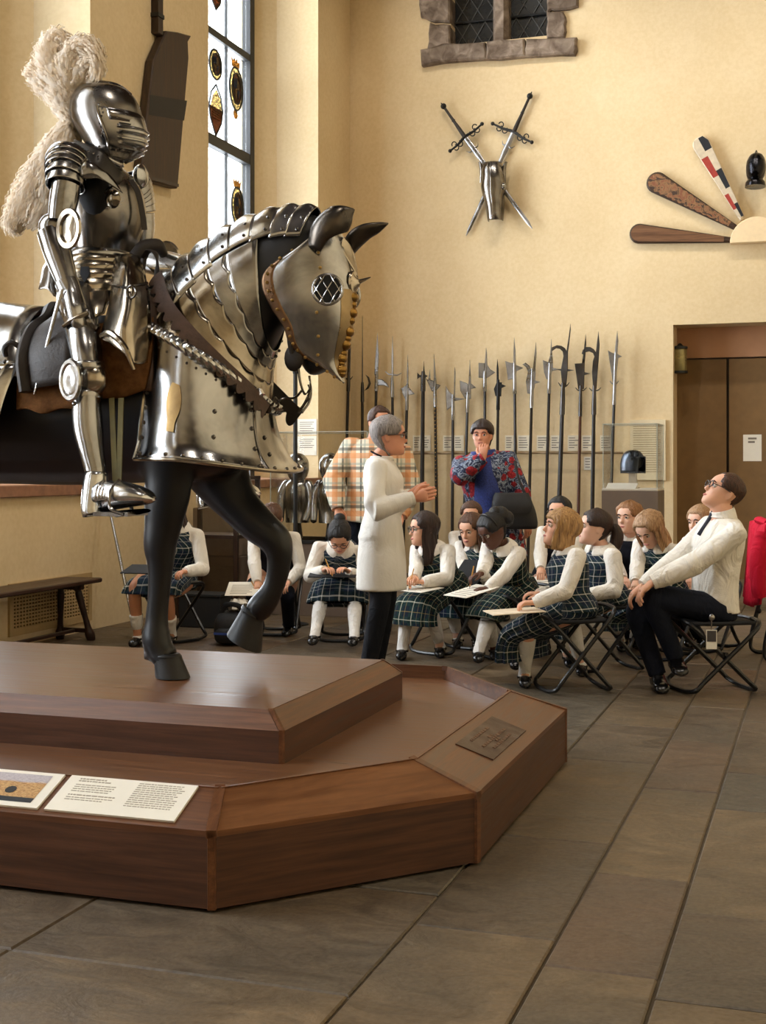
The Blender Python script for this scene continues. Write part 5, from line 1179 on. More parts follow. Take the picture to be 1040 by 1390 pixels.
    nose = MB(); nose.loft([(HT(V3(.335, 0, .56)*hh), RH @ V3(.03, 0, 0)*hh, RH @ V3(0, .03, 0)*hh), (HT(V3(.365, 0, .47)*hh), RH @ V3(.05, 0, 0)*hh, RH @ V3(0, .035, 0)*hh), (HT(V3(.425, 0, .37)*hh), RH @ V3(.055, 0, 0)*hh, RH @ V3(0, .055, 0)*hh), (HT(V3(.40, 0, .325)*hh), RH @ V3(.05, 0, 0)*hh, RH @ V3(0, .062, 0)*hh), (HT(V3(.36, 0, .31)*hh), RH @ V3(.03, 0, 0)*hh, RH @ V3(0, .04, 0)*hh)], 12, 3)
    ears = MB()
    for sg in (1, -1): ears.ball(HT(V3(-.075, sg*.335, .42)*hh), V3(.075, .03, .115)*hh, 10, 8, RH @ rotz(sg*-.35))
    nk = MB(); nr = (.062 if adult and not fem else .05 if adult else .044)*k.get('neck', 1.0)
    nk.tube([HT(V3(-.10, 0, .42)*hh), HT(V3(-.10, 0, .15)*hh), N+V3(0, 0, .015), N-U*.06], [nr*.9, nr*.95, nr*1.05, nr*1.35], 16, 4)
    hd = remesh([hv, nose, ears, nk], 'head_tmp', sk, .0052, 2, None, None)
    def absorb(o2):
        v = [tuple(x.co) for x in o2.data.vertices]; f = [tuple(p.vertices) for p in o2.data.polygons]; d = o2.data; bpy.data.objects.remove(o2); bpy.data.meshes.remove(d); return v, f
    full = MB(); full.add(*absorb(body)); full.add(*absorb(hd)); full.add(fingers.v, fingers.f)
    full.build('body', sk, root, angle=0)
    # face
    for sg in (1, -1):
        e = MB(); c = HT(V3(.302, sg*.142, .505)*hh); gz = RH @ V3(1, -.02*sg, 0)
        e.ball(c, .062*hh, 12, 8); e.ball(c+gz*.026*hh, .044*hh, 10, 6, mi=1); e.build('eye', [EYEW, IRIS], root, angle=0)
        b = MB(); b.tube([HT(V3(x, sg*y, z)*hh) for x, y, z in ((.372, .06, .575), (.378, .13, .605), (.335, .215, .575))], [.014*hh, .019*hh, .010*hh], 7, 4); b.build('eyebrow', HAIR['dark'] if k.get('hair') in ('blonde', 'ash', 'grey', 'ginger') and k.get('brow') is None else hm, root)
        l = MB(); l.tube([HT(V3(x, sg*y, z)*hh) for x, y, z in ((.345, .085, .512), (.368, .142, .538), (.318, .205, .512))], [.008*hh, .012*hh, .007*hh], 6, 4); l.build('eyelid', sk, root)
    m = MB(); m.loft([(HT(V3(.365, -.10, .205)*hh), RH @ V3(.01, 0, 0)*hh, RH @ V3(0, 0, .008)*hh), (HT(V3(.395, -.05, .207)*hh), RH @ V3(.024, 0, 0)*hh, RH @ V3(0, 0, .028)*hh), (HT(V3(.402, 0, .204)*hh), RH @ V3(.026, 0, 0)*hh, RH @ V3(0, 0, .030)*hh), (HT(V3(.395, .05, .207)*hh), RH @ V3(.024, 0, 0)*hh, RH @ V3(0, 0, .028)*hh), (HT(V3(.365, .10, .205)*hh), RH @ V3(.01, 0, 0)*hh, RH @ V3(0, 0, .008)*hh)], 10, 3); m.build('mouth', lipm, root)
    if k.get('beard'):
        bd = MB(); rows = []
        for i, (z, f, b_, w) in enumerate(A):
            if z > .36: break
            rows.append([HT((V3(G[i, j][0], G[i, j][1], G[i, j][2])*(1.045 if (z < .2 or abs(PH[j]) > .32 or .26 < z < .31) else .97))-V3(0, 0, .012*hh)) for j in range(len(PH)) if abs(PH[j]) < 1.75])
        bd.grid(rows); bd.build('beard', make_hair('beard_brown', (60, 40, 30), (110, 80, 62)), root, solid=.002)
    # hair
    st = k.get('style', 'short'); hair = MB(); rows = []; vol = k.get('vol', .05)
    fr = k.get('fringe', .80); rnd = random.Random(hash(label) % 1000 if False else len(label)*7+3)
    for i, (z, f, b_, w) in enumerate(A):
        row = []
        for j, ph in enumerate(PH):
            ap = abs(ph); zl = fr if ap < .55 else fr+(.52-fr)*smooth(.55, 1.05, ap) if ap < 1.25 else .52+(.50-.52)*smooth(1.25, 1.5, ap) if ap < 1.85 else .5+(k.get('nape', .10)-.5)*smooth(1.85, 2.3, ap)
            inside = smooth(zl-.03, zl+.035, z); off = -.07+inside*(.07+vol*(1+.12*math.sin(9*ph+5*z)+.10*math.sin(23*ph)))
            if st == 'spiky' and z > .7: off += .035*max(0, math.sin(11*ph+17*z))
            p = G[i, j]; d = unit(V3(p[0]+.08*hh, p[1], (p[2]-.5*hh)*.8)); row.append(HT(p+d*off*hh))
        rows.append(row)
    hair.grid(rows, True, cap1=True)
    def curtain(z0, z1, ph0, flare, taper=0.0, thick=.09, wavy=.0, fwd=0.0, n=40):
        R_ = []
        for q in np.linspace(0, 1, 12):
            z = z0+(z1-z0)*q; lo = ph0+taper*q; o_, in_ = [], []
            zi = max(z, .30); i = int(np.argmin(abs(A[:, 0]-zi)))
            for ph in np.linspace(lo, 2*math.pi-lo, n):
                jj = int(round((((ph+math.pi) % (2*math.pi)))/(2*math.pi)*len(PH))) % len(PH); p = G[i, jj].copy(); p[2] = z*hh
                rad = 1.0+vol*1.9+flare*math.sin(min(1, q*1.15)*math.pi*.6)+.025*math.sin(13*ph)+wavy*math.sin(10*q+3*ph)
                if q > .85: rad -= .10*(q-.85)/.15
                o_.append(HT(V3(p[0]*rad+fwd*q*hh, p[1]*rad, p[2]))); in_.append(HT(V3(p[0]*(rad-thick*2)+fwd*q*hh, p[1]*(rad-thick*2), p[2])))
            R_.append(o_+in_[::-1])
        hair.grid(R_, True, cap0=True, cap1=True)
    if st == 'bob': curtain(.80, k.get('hlen', -.12), 1.05, .16)
    if st == 'long': curtain(.78, k.get('hlen', -.55), 1.12, .10, .10, wavy=.02)
    if st == 'wavy': curtain(.80, k.get('hlen', -.32), .98, .26, .05, wavy=.05)
    if st == 'bun':
        hair.ball(HT(V3(-.52, 0, .78)*hh), V3(.2, .2, .19)*hh, 14, 10); hair.tube([HT(V3(-.4, 0, .74)*hh), HT(V3(-.52, 0, .78)*hh)], [.14*hh, .12*hh], 10, 3)
    if st == 'puff':
        for (x, y, z, r) in ((-.52, 0, .66, .3), (-.62, .12, .52, .22), (-.6, -.14, .55, .22), (-.4, 0, .86, .2), (-.66, 0, .4, .2)): hair.ball(HT(V3(x, y, z)*hh), r*hh, 14, 10)
    if st == 'ponytail': hair.tube([HT(V3(-.48, 0, .55)*hh), HT(V3(-.62, 0, .50)*hh), HT(V3(-.70, 0, .28)*hh), HT(V3(-.66, 0, -.05)*hh), HT(V3(-.6, 0, -.3)*hh)], [.10*hh, .15*hh, .19*hh, .17*hh, .05*hh], 14, 5)
    hair.build('hair', hm, root, angle=0)
    if k.get('band'):
        b = MB(); b.tube([HT(V3(.1*math.cos(t)*0-.02, .385*math.cos(t), .62+.44*math.sin(t))*hh) for t in np.linspace(.1, math.pi-.1, 15)], .03*hh, 7, 2); b.build('hair_band', mat('black_hair_band', (10, 10, 12), .4), root)
    if k.get('glasses'):
        g = MB()
        for sg in (1, -1):
            c = V3(.43, sg*.155, .50)*hh; g.tube([HT(c+V3(-.02*abs(math.cos(t)), .105*math.cos(t), .085*math.sin(t))*hh) for t in np.linspace(0, 2*math.pi, 19)], .012*hh, 6, 1)
            g.tube([HT(V3(.42, sg*.26, .52)*hh), HT(V3(.2, sg*.355, .52)*hh), HT(V3(-.06, sg*.36, .50)*hh)], .011*hh, 6, 3)
        g.tube([HT(V3(.43, .055, .52)*hh), HT(V3(.445, 0, .53)*hh), HT(V3(.43, -.055, .52)*hh)], .012*hh, 6, 3); g.build('glasses', GLASSF, root)
    # ---- clothes
    def sleeves(r, ext=1.0, cuff=True, puff=0.0):
        out = []
        for (S, E, Wr, sg, D, pn, Sd) in arms:
            e2 = Wr-(Wr-E)*.02 if ext >= 1 else E+(Wr-E)*ext
            m = MB(); m.tube([S-Lf*sg*.055+U*.012, S+U*.004, S+(E-S)*.35, E-(E-S)*.10, E, E+(Wr-E)*.4, E+(Wr-E)*.86*ext, e2], [r*.86, r*(1.06+puff), r*(1.06+puff), r*1.06, r*1.14, r*1.04, r*(.86+puff*.6), r*.66], 14, 4); out.append(m)
        return out
    kind = k.get('wear', 'pinafore'); sr = (.062 if adult and not fem else .056 if adult else .046)*k.get('slv', 1.0)
    if kind in ('pinafore', 'vest', 'shirt', 'flannel', 'cardigan', 'floral'):
        m0 = {'flannel': make_plaid_shirt if kind == 'flannel' else None}.get(kind)
        top = m0() if m0 else {'pinafore': BLOUSE, 'vest': BLOUSE, 'shirt': SHIRT, 'cardigan': CARDI}.get(kind) or make_floral()
        tb = MB(); lo = -.02 if kind in ('shirt', 'pinafore', 'vest') else -.12
        secs = [sec(max(t, lo), d, w, s, .014) for t, d, w, s in TS if t >= lo-.07 and t < .99]; secs.append(sec(.985, .062, .075, -.01, .008))
        vols = [tb.loft(secs, 20, 3)]
        if kind in ('flannel', 'cardigan', 'floral'):                    # long hem below the hips
            hem = k.get('hem', .25); a0 = sec(.0, .120, .170, 0, .016); bt = P-V3(0, 0, hem); fl = k.get('flare', 1.08)
            m = MB(); m.loft([sec(.28, .10, .14, .005, .0), sec(.12, .112, .158, 0, .014), a0, (P-V3(0, 0, hem*.5), F*(.128*W_+.022)*fl**.5, Lf*(.18*W_+.022)*fl**.5), (bt, F*(.130*W_+.022)*fl, Lf*(.185*W_+.022)*fl)], 24, 4); vols.append(m)
        vols += sleeves(sr, k.get('sleeve', 1.0), puff=.12 if kind == 'pinafore' else 0)
        remesh(vols, {'pinafore': 'blouse', 'vest': 'shirt', 'flannel': 'checked_shirt', 'floral': 'floral_jacket'}.get(kind, kind), top, .0085, 9 if kind == 'cardigan' else 4, None, root)
        for (S, E, Wr, sg, D, pn, Sd) in arms:
            if k.get('sleeve', 1.0) < 1: continue
            m = MB(); d = unit(Wr-E); m.tube([Wr-d*.045, Wr-d*.02, Wr+d*.006], [sr*.70, sr*.74, sr*.70], 14, 2); m.build('cuff', top, root)
    def over(mt, nm, lo, hi, grow, ts=None):                             # sleeveless garment over the blouse
        secs = [sec(t, d, w, s, grow) for t, d, w, s in TS if lo <= t <= .75]
        secs += [sec(.83, .100, .136, -.002, grow*.85), sec(.90, .088, .116, -.006, grow*.85), sec(hi, .070, .090, -.01, grow*.7)]
        m = MB(); m.loft(secs, 28, 4, cap=False); return m.build(nm, mt, root, solid=.004)
    if kind == 'pinafore':
        tm = k.get('tartan', TARTAN); over(tm, 'pinafore_bodice', -.1, .955, .024)
        c = MB(); rows = []
        for q, (rr, dz) in enumerate(((.050, .030), (.062, .036), (.085, .018), (.104, -.012), (.108, -.024))):
            row = []
            for ph in np.linspace(0, 2*math.pi, 33):
                gap = 1-.45*(q >= 2)*math.exp(-(min(ph, 2*math.pi-ph)/.16)**2); row.append(N+U*(dz*.9-.012)+Fw*(math.cos(ph)*rr*gap*.92-.004)+Lf*math.sin(ph)*rr*1.08)
            rows.append(row)
        c.grid(rows); c.build('round_collar', BLOUSE, root, solid=.004)
        # seated skirt draped over both thighs to the knees
        K0, K1 = legs[0][1], legs[1][1]; Km = (K0+K1)/2; Km = P+(Km-P)*k.get('skirt', 1.0); dk = Km-P; dk[2] *= .8; Fk = unit(V3(dk[0], dk[1], 0)); Lk = np.cross(V3(0, 0, 1), Fk); sp = np.linalg.norm((K0-K1)[:2])/2
        w0 = .150*W_+.03; wk = max(sp+.085, .13); zt = .075
        hemz = k.get('hemdrop', .055)
        pts = [(P+U*.10, w0*.86, .088, .0), (P+V3(0, 0, .02)-Fk*.0, w0*1.02, .108, 0), (P+(Km-P)*.35+V3(0, 0, .01), (w0+wk)/2*1.02, .092, .0), (P+(Km-P)*.72+V3(0, 0, .008), wk, .085, .0), (Km+Fk*.03+V3(0, 0, -.004), wk*1.04, .078, .0), (Km+Fk*.065+V3(0, 0, -.05-hemz*.35), wk*1.06, .066, .0), (Km+Fk*.065+V3(0, 0, -.07-hemz), wk*1.08, .07, .0)]
        secs = []
        for q, (c_, w, hgt, _) in enumerate(pts):
            nx = pts[min(q+1, len(pts)-1)][0]-pts[max(q-1, 0)][0]; tdir = unit(nx) if q not in (0,) else unit(pts[1][0]-pts[0][0]); V_ = unit(np.cross(tdir, Lk))
            if q >= 5: V_ = unit(V_*.5+Fk*.7*np.sign(V_ @ Fk if abs(V_ @ Fk) > .01 else 1))
            secs.append((c_, Lk*w, V_*hgt))
        LP = loft_points(secs, 64, 5, None, .8); nr_ = LP.shape[0]
        for i in range(nr_):
            f = smooth(.15, 1.0, i/nr_); c_ = LP[i].mean(0)
            for j in range(64): LP[i, j] += (LP[i, j]-c_)*(.055*f*math.sin(j*2*math.pi/64*13+.4*math.sin(i*.3)))
        m = MB(); du = np.linspace(0, 1, 64)*2*(w0+.1)*2.1; dv = np.cumsum([0]+[np.linalg.norm(LP[i+1].mean(0)-LP[i].mean(0)) for i in range(nr_-1)])
        m.grid(LP, True, uv=np.stack([np.repeat(du[None], nr_, 0), np.repeat(dv[:, None], 64, 1)], 2)); m.loft([(P-Fk*.005+V3(0, 0, .10), Lk*w0*.80, Fk*.085*W_*1.25), (P-Fk*.012+V3(0, 0, .04), Lk*w0*1.0, Fk*.13*W_*1.15), (P-Fk*.012-V3(0, 0, .03), Lk*w0*1.04, Fk*.135*W_*1.15), (P-V3(0, 0, .066), Lk*w0*.98, Fk*.115*W_)], 32, 4)
        m.build('pleated_skirt', tm, root)
    if kind == 'vest':
        over(VEST, 'knit_vest', -.1, .93, .026)
        c = MB(); c.tube([N+U*.008+Fw*math.cos(t)*.062+Lf*math.sin(t)*.064+U*(-.035*max(0, math.cos(t))**3) for t in np.linspace(0, 2*math.pi, 25)], [(.006, .018)]*25, 8, 1); c.build('shirt_collar', BLOUSE, root)
        if k.get('tie', True): t_ = MB(); t_.loft([(N+Fw*.078-U*.035, Lf*.014, Fw*.008), (N+Fw*.086-U*.06, Lf*.011, Fw*.006), (N+Fw*.098-U*.13, Lf*.02, Fw*.006)], 8, 3); t_.build('necktie', mat('striped_tie', (34, 40, 60), .6), root)
    if kind == 'shirt':
        c = MB(); dn = unit(HT(V3(-.10, 0, .15)*hh)-N); Fn = unit(Fw-dn*(Fw @ dn)); c.loft([(N-U*.015, Fw*.080, Lf*.080), (N+dn*.014, Fn*.070, Lf*.071), (N+dn*.036, Fn*.066, Lf*.067)], 22, 3, cap=False); c.build('shirt_collar', SHIRT, root, solid=.005)
        t_ = MB(); t_.tube([N+Fw*.060+U*.015, N+Fw*.088-U*.04, N+Fw*.128-U*.13], [(.012, .018), (.012, .016), (.010, .026)], 8, 3, up=Fw); t_.build('necktie', mat('striped_tie', (34, 40, 60), .6), root)
    if kind == 'flannel':
        c = MB(); c.loft([(N-U*.005, Fw*.072, Lf*.076), (N+U*.03, Fw*.068, Lf*.072)], 20, 3, cap=False); c.build('shirt_collar', top, root, solid=.005)
        q = P+U*tl*.60+Fw*(.118*W_+.03)+Lf*.10; R = frame(q, Lf, U, Fw); c = MB(); c.prism([(.034*math.cos(t)*1.0, .026*math.sin(t)) for t in np.linspace(0, 6.283, 18, endpoint=False)], .004, R); c.build('round_sticker', mat('orange_sticker', (214, 70, 40), .5), root, smooth=False)
    if kind == 'floral':
        m = MB(); m.loft([sec(.10, .125, .10, .03, .016), sec(.4, .118, .09, .035, .016), sec(.7, .118, .075, .03, .016), sec(.9, .085, .05, .02, .012)], 16, 3); m.build('blue_blouse', mat('dotted_blue_blouse', (44, 60, 128), .8, 0, .5, 120), root)
        m = MB(); m.loft([sec(.93, .072, .08, 0, .012), sec(1.0, .062, .066, 0, .010)], 18, 3, cap=False); m.build('blouse_collar', mat('dotted_blue_blouse', (44, 60, 128), .8, 0, .5, 120), root, solid=.004)
    if kind == 'cardigan':
        m = MB(); m.loft([sec(.95, .066, .072, 0, .012), sec(1.005, .058, .062, 0, .008)], 18, 3, cap=False); m.build('neckline', CARDI, root, solid=.004)
        m = MB(); m.tube([N+Fw*math.cos(t)*.066+Lf*math.sin(t)*.070+U*(.004-.03*math.cos(t)) for t in np.linspace(0, 2*math.pi, 25)], .006, 7, 1); m.build('lanyard', DENIM, root)
    if kind in ('vest', 'shirt', 'flannel', 'cardigan', 'floral'):
        m = MB(); m.loft([(P+V3(0, 0, .05) if k.get('seated', True) else sec(.1, .1, .1)[0], Fw*.118*W_+0, Lf*.165*W_), (P, Fw*.130*W_, Lf*.178*W_), (P-V3(0, 0, .06), F*.12*W_, Lf*.165*W_)], 18, 3); vols = [m]
        tr = (.092*B, .085*B, .066, .060, .052) if adult else (.070, .064, .054, .05, .045)
        for (Hj, K, An, fd, sg) in legs:
            m = MB(); m.tube([Hj, Hj+(K-Hj)*.45, K-(K-Hj)*.03, K+(An-K)*.05, K+(An-K)*.5, An+V3(0, 0, .005)], [tr[0], tr[1], tr[2]*1.02, tr[2], tr[3], tr[4]], 14, 3); vols.append(m)
        remesh(vols, 'trousers', k.get('trouser', NAVY), .010, 3, None, root)
    for (Hj, K, An, fd, sg) in legs:                                      # socks and shoes
        if kind == 'pinafore':
            m = MB(); h0 = k.get('sock', .16); m.tube([K+(An-K)*h0, K+(An-K)*(h0+.03), K+(An-K)*max(.38, h0+.05), K+(An-K)*.8, An, An+fd*.03+V3(0, 0, -.03)], [lr[2]*1.06, lr[2]*1.1, lr[2]*1.06, lr[3]*1.12, lr[3]*1.1, lr[3]*1.0], 14, 4); m.build('sock', SOCK, root)
        z0 = An[2]-(.075 if adult else .062); fl = (.185 if adult else .145); Sd = np.cross(V3(0, 0, 1), fd); c = V3(An[0], An[1], z0); kw = .048 if adult else .037
        m = MB(); hi_ = .085 if kind != 'pinafore' else .048
        tilt = V3(0, 0, k.get('shoe_tilt', [0, 0])[0 if sg > 0 else 1])
        prof = [(-.075, .022, .4), (-.068, hi_*.62, .78), (-.03, hi_*.60, .92), (.03, hi_*.55, .9), (.085, .032, 1.0), (.145, .027, 1.02), (.175, .020, .8), (.19, .010, .35)]
        m.loft([(c+fd*x*(fl/.185)+V3(0, 0, h*1.0+.004)+tilt*x, Sd*kw*w, V3(0, 0, h)) for x, h, w in prof], 14, 3, power=.8); sh = m.build('shoe', SHOE, root)
        if kind == 'pinafore':
            b = MB(); b.tube([An+fd*.006+V3(0, 0, -.012)+fd*math.cos(t)*(lr[3]*1.12+.004)+Sd*math.sin(t)*(lr[3]*1.1+.004) for t in np.linspace(0, 2*math.pi, 19)], [(.004, .008)]*19, 6, 1); b.build('shoe_strap', SHOE, sh)
    R = Person(); R.root, R.P, R.U, R.F, R.L, R.arms, R.legs, R.N, R.tl, R.HT, R.hh = root, P, U, Fw, Lf, arms, legs, N, tl, HT, hh
    return R
# ------------------------------------------------------------------ folding stools
def stool(x, y, rz, label, seat=.40, k=1.0, hoop=.095):
    o = empty('folding_stool', (x, y, 0), label, 'stool', 'black folding stools of the seated group')
    R = rotz(rz); T = lambda p: R @ V3(p[0]*k, p[1]*k, p[2])+V3(x, y, 0)
    def loop(x0, x1, zt, w, nm, round_=.09):
        pts = []; a, b = V3(x0, 0, .013), V3(x1, 0, zt); d = unit(b-a); L = np.linalg.norm(b-a); r = round_
        for sg in (1, -1):
            side = [a+V3(0, sg*(w-r), 0), a+V3(0, sg*w, 0)*1+d*r*.3-V3(0, 0, 0), a+V3(0, sg*w, 0)+d*r, a+V3(0, sg*w, 0)+d*L*.5, a+V3(0, sg*w, 0)+d*(L-r), a+V3(0, sg*w, 0)+d*(L-r*.3)-V3(0, sg*r*.25, 0), b+V3(0, sg*(w-r), 0)]
            pts += side if sg > 0 else side[::-1]
        pts.append(pts[0]); m = MB(); m.tube([T(p) for p in pts], .0125*k, 8, 3, cap=False); m.build(nm, BLACK_METAL, o)
    loop(.185, -.205, seat+hoop, .185, 'frame_loop'); loop(-.185, .205, seat+.045, .165, 'frame_loop')
    m = MB(); rows = []
    for i in range(7):
        xx = -.165+.33*i/6; rows.append([T((xx, -.165+.33*j/6, seat+.012-.022*math.sin(math.pi*i/6)*math.sin(math.pi*j/6))) for j in range(7)])
    m.grid(rows); m.build('seat', BLACK_CLOTH, o, solid=-.022)
    m = MB()
    for sg in (1, -1): m.tube([T((0, sg*.188, .235)), T((0, sg*.160, .235))], .012, 8, 1)
    m.build('pivot', BLACK_METAL, o)
    for sg in (1, -1):
        m = MB(); p = T((.0, sg*.17, .0)); m.tube([T((-.165, sg*.15, seat+.01)), T((-.165, sg*.15, seat+.035)), T((-.14, sg*.155, seat+.05))], .010, 7, 3); m.build('seat_clip', BLACK_METAL, o)
    return o
def sheet(name, c, fw, w, h, label, cat, mt, tilt=0.0, th=.004, marks=0, group=None):
    fw = unit(np.array(fw, float)); side = np.cross(V3(0, 0, 1), fw); up = V3(0, 0, 1)
    ct, st = math.cos(tilt), math.sin(tilt); f2 = fw*ct+up*st; n = np.cross(f2, side)*-1; n = n if n[2] > 0 else -n
    M = frame(c, side, f2, np.cross(side, f2))
    m = MB(); m.box((-w/2, -h/2, 0), (w/2, h/2, th), 0, M, .0012 if th > .003 else 0); o = tag(m.build(name, mt, smooth=False), label, cat, group)
    if marks:
        l = MB(); rr = random.Random(int(c[0]*1000)); s = 1 if np.cross(side, f2)[2] > 0 else -1
        for i in range(marks): l.box((-w*.36, h*(.36-.72*i/marks)-.004, th if s > 0 else -.0012), (w*rr.uniform(.0, .36), h*(.36-.72*i/marks)+.002, th+.0012 if s > 0 else 0), 0, M)
        l.build('writing', INK, o, smooth=False)
    return o
def pencil(a, d, label, L=.15):
    d = unit(np.array(d, float)); a = np.array(a, float)
    o = empty('pencil', a, label, 'pencil', 'pencils held by the children'); m = MB(); m.tube([a+d*.018, a+d*L], .0042, 6, 1); m.build('barrel', PENCIL, o)
    m = MB(); m.tube([a, a+d*.018], [.0008, .0042], 6, 1); m.build('tip', INK, o); return o
def fd(s): a = facing(s); return V3(math.cos(a), math.sin(a), 0)
def hand_at(u, v, d, D=None, pn=None, curl=.55): return (*at_d(u, v, d), D, pn, curl)
def foot_at(u, v, s=None):
    p = at_z(u, v, 0.0); return (p[0], p[1], 0.0, facing(s)) if s is not None else (p[0], p[1], 0.0)
PEOPLE = {}
def kid(key, label, pel, head, hands, feet, s, hs=None, hp=0, seat=.40, stool_label=None, stool_s=None, **k):
    p = at_d(*pel); p[2] = seat+.075
    q = at_d(*head); k.setdefault('hand_D', None)
    hD = k.pop('hand_D'); f = fd(s)
    H = []
    for i, h in enumerate(hands):
        w = at_d(*h[:3]); D = h[3] if len(h) > 3 and h[3] is not None else None
        H.append((w[0], w[1], w[2], D, h[4] if len(h) > 4 and h[4] is not None else V3(0, 0, -1), h[5] if len(h) > 5 else .6))
    r = person(label, None, pelvis=p, head=q, hands=H, feet=[foot_at(*x) for x in feet], s=s, hs=s if hs is None else hs, hp=hp, **k)
    if stool_label: stool(p[0], p[1], facing(s if stool_s is None else stool_s), stool_label, seat-.005)
    PEOPLE[key] = r; return r
L_ = lambda s, u=0.0, t=0.0: unit(fd(s)*math.cos(t)+V3(0, 0, u)+np.cross(V3(0, 0, 1), fd(s))*math.sin(t))

# ---- seated children, from the window side to the door side
kid('K13', 'girl in plaid pinafore and short white socks, hidden above the shoulders behind the planted foreleg', (234, 800, 9.95), (236, 690, 9.7), [(252, 776, 9.5), (208, 778, 9.5)], [(233, 874, 0), (187, 876, 10)], 12, 12, 30, build=1.3, skin='tan', hair='dark', style='long', hlen=-.5, sock=.56, limb=1.25, skirt=.80, hemdrop=-.03, tartan=TARTAN_B, stool_label='black stool under the girl behind the planted foreleg', stool_s=-50)
kid('K12', 'boy in dark vest writing on a white sheet behind the raised foreleg', (374, 796, 10.35), (369, 703, 10.1), [(392, 790, 9.95), (349, 790, 9.9)], [(392, 862, 10), (352, 864, 10)], 5, 8, 35, build=1.3, limb=1.2, wear='vest', skin='fair', hair='brown', style='short', stool_label='black stool under the boy behind the raised foreleg')
kid('K11', 'girl with black bun and glasses bent low over a dark clipboard', (464, 800, 10.0), (461, 726, 9.62), [(474, 776, 9.5), (440, 774, 9.5)], [(481, 885, 5), (425, 884, 10)], 5, 3, 52, build=1.3, limb=1.15, skin='fair', hair='black', style='bun', glasses=True, tartan=TARTAN_B, sock=.1, skirt=.84, hemdrop=-.04, stool_label='black stool under the girl bent over a dark clipboard')
kid('K9', 'brown-haired boy in navy vest looking out below the woman in the floral jacket', (640, 795, 10.5), (640, 700, 10.4), [(652, 782, 10.1), (630, 782, 10.1)], [(650, 858), (630, 858)], 5, 8, -4, wear='vest', skin='fair', hair='brown', style='short', fringe=.74, stool_label=None)
kid('K10', 'brown-haired girl in plaid half hidden beside the dark-skinned girl', (652, 800, 9.75), (641, 717, 9.62), [(648, 786, 9.4), (632, 788, 9.4)], [(648, 878, 25), (622, 878, 30)], 35, 40, 18, skin='fair', hair='brown', style='long', hlen=-.35, stool_label=None)
kid('K8', 'dark-haired boy with glasses and navy vest behind the blonde bobbed girl', (752, 798, 9.75), (760, 695, 9.65), [(748, 788, 9.4), (733, 786, 9.35)], [(762, 882, 20), (740, 882, 25)], 25, 25, 0, wear='vest', skin='fair', hair='black', style='short', glasses=True, stool_label=None)
kid('K1', 'girl with long dark hair and glasses holding her pencil with both hands', (606, 802, 9.3), (577, 717, 9.15), [(575, 790, 8.88, L_(100)), (562, 788, 8.88, L_(20))], [(598, 890, 30), (546, 893, 40)], 42, 72, 4, skin='fair', hair='dark', style='long', hlen=-.62, glasses=True, vol=.06, tartan=TARTAN_L, stool_label='black stool under the long-haired girl with glasses')
kid('K2', 'dark-skinned girl with black hair tied back, writing on a sheet on her lap', (700, 802, 9.05), (669, 718, 8.85), [(662, 800, 8.55, L_(80)), (650, 795, 8.5, L_(70, -.2))], [(672, 893, 40), (646, 906, 40)], 48, 58, 34, skin='brown', hair='black', style='puff', band=True, skirt=.95, hemdrop=-.035, tartan=TARTAN_L, stool_label='black stool under the dark-skinned girl who writes')
kid('K6', 'boy with spiky sandy hair and dark jacket behind the wavy blonde girl', (864, 792, 9.75), (855, 702, 9.6), [(862, 785, 9.4), (846, 785, 9.4)], [(868, 878), (848, 878)], 20, 45, 0, wear='vest', skin='pale', hair='ginger', style='spiky', stool_label=None)
kid('K5', 'girl with wavy blonde hair looking down at her lap', (902, 800, 9.05), (882, 716, 8.85), [(872, 798, 8.7, L_(70)), (862, 796, 8.65)], [(858, 880, 40), (842, 882, 40)], 42, 48, 40, skin='pale', hair='ash', style='wavy', vol=.07, hlen=-.36, stool_label='black stool under the wavy blonde girl')
kid('K7', 'blond boy in tie looking out from behind the seated man in the white shirt', (960, 800, 9.45), (952, 707, 9.35), [(950, 792, 9.1), (936, 792, 9.1)], [(950, 876, 40), (932, 876, 40)], 40, 52, 6, wear='vest', skin='pale', hair='ash', style='short', fringe=.76, stool_label='black stool under the blond boy with a tie')
kid('K4', 'dark-haired girl with a low ponytail gazing towards the standing guide', (824, 816, 8.5), (809, 715, 8.45), [(796, 808, 8.25, L_(80)), (786, 802, 8.45, L_(80))], [(788, 915, 80), (772, 903, 80)], 72, 86, -4, skin='pale', hair='dark', style='ponytail', nape=.12, tartan=TARTAN_B, sock=.12, stool_label='black stool under the girl with the low ponytail')
kid('K3', 'girl with bobbed blonde hair and fringe in plaid pinafore, gazing up', (778, 836, 7.75), (764, 716, 7.78), [(726, 818, 7.6, L_(85)), (732, 806, 7.85, L_(85))], [(712, 930, 60), (690, 914, 60)], 78, 82, -10, skin='fair', hair='blonde', style='bob', fringe=.66, hlen=-.12, vol=.06, tartan=TARTAN_B, hemdrop=.10, stool_label='black stool under the bobbed blonde girl, nearest the platform')
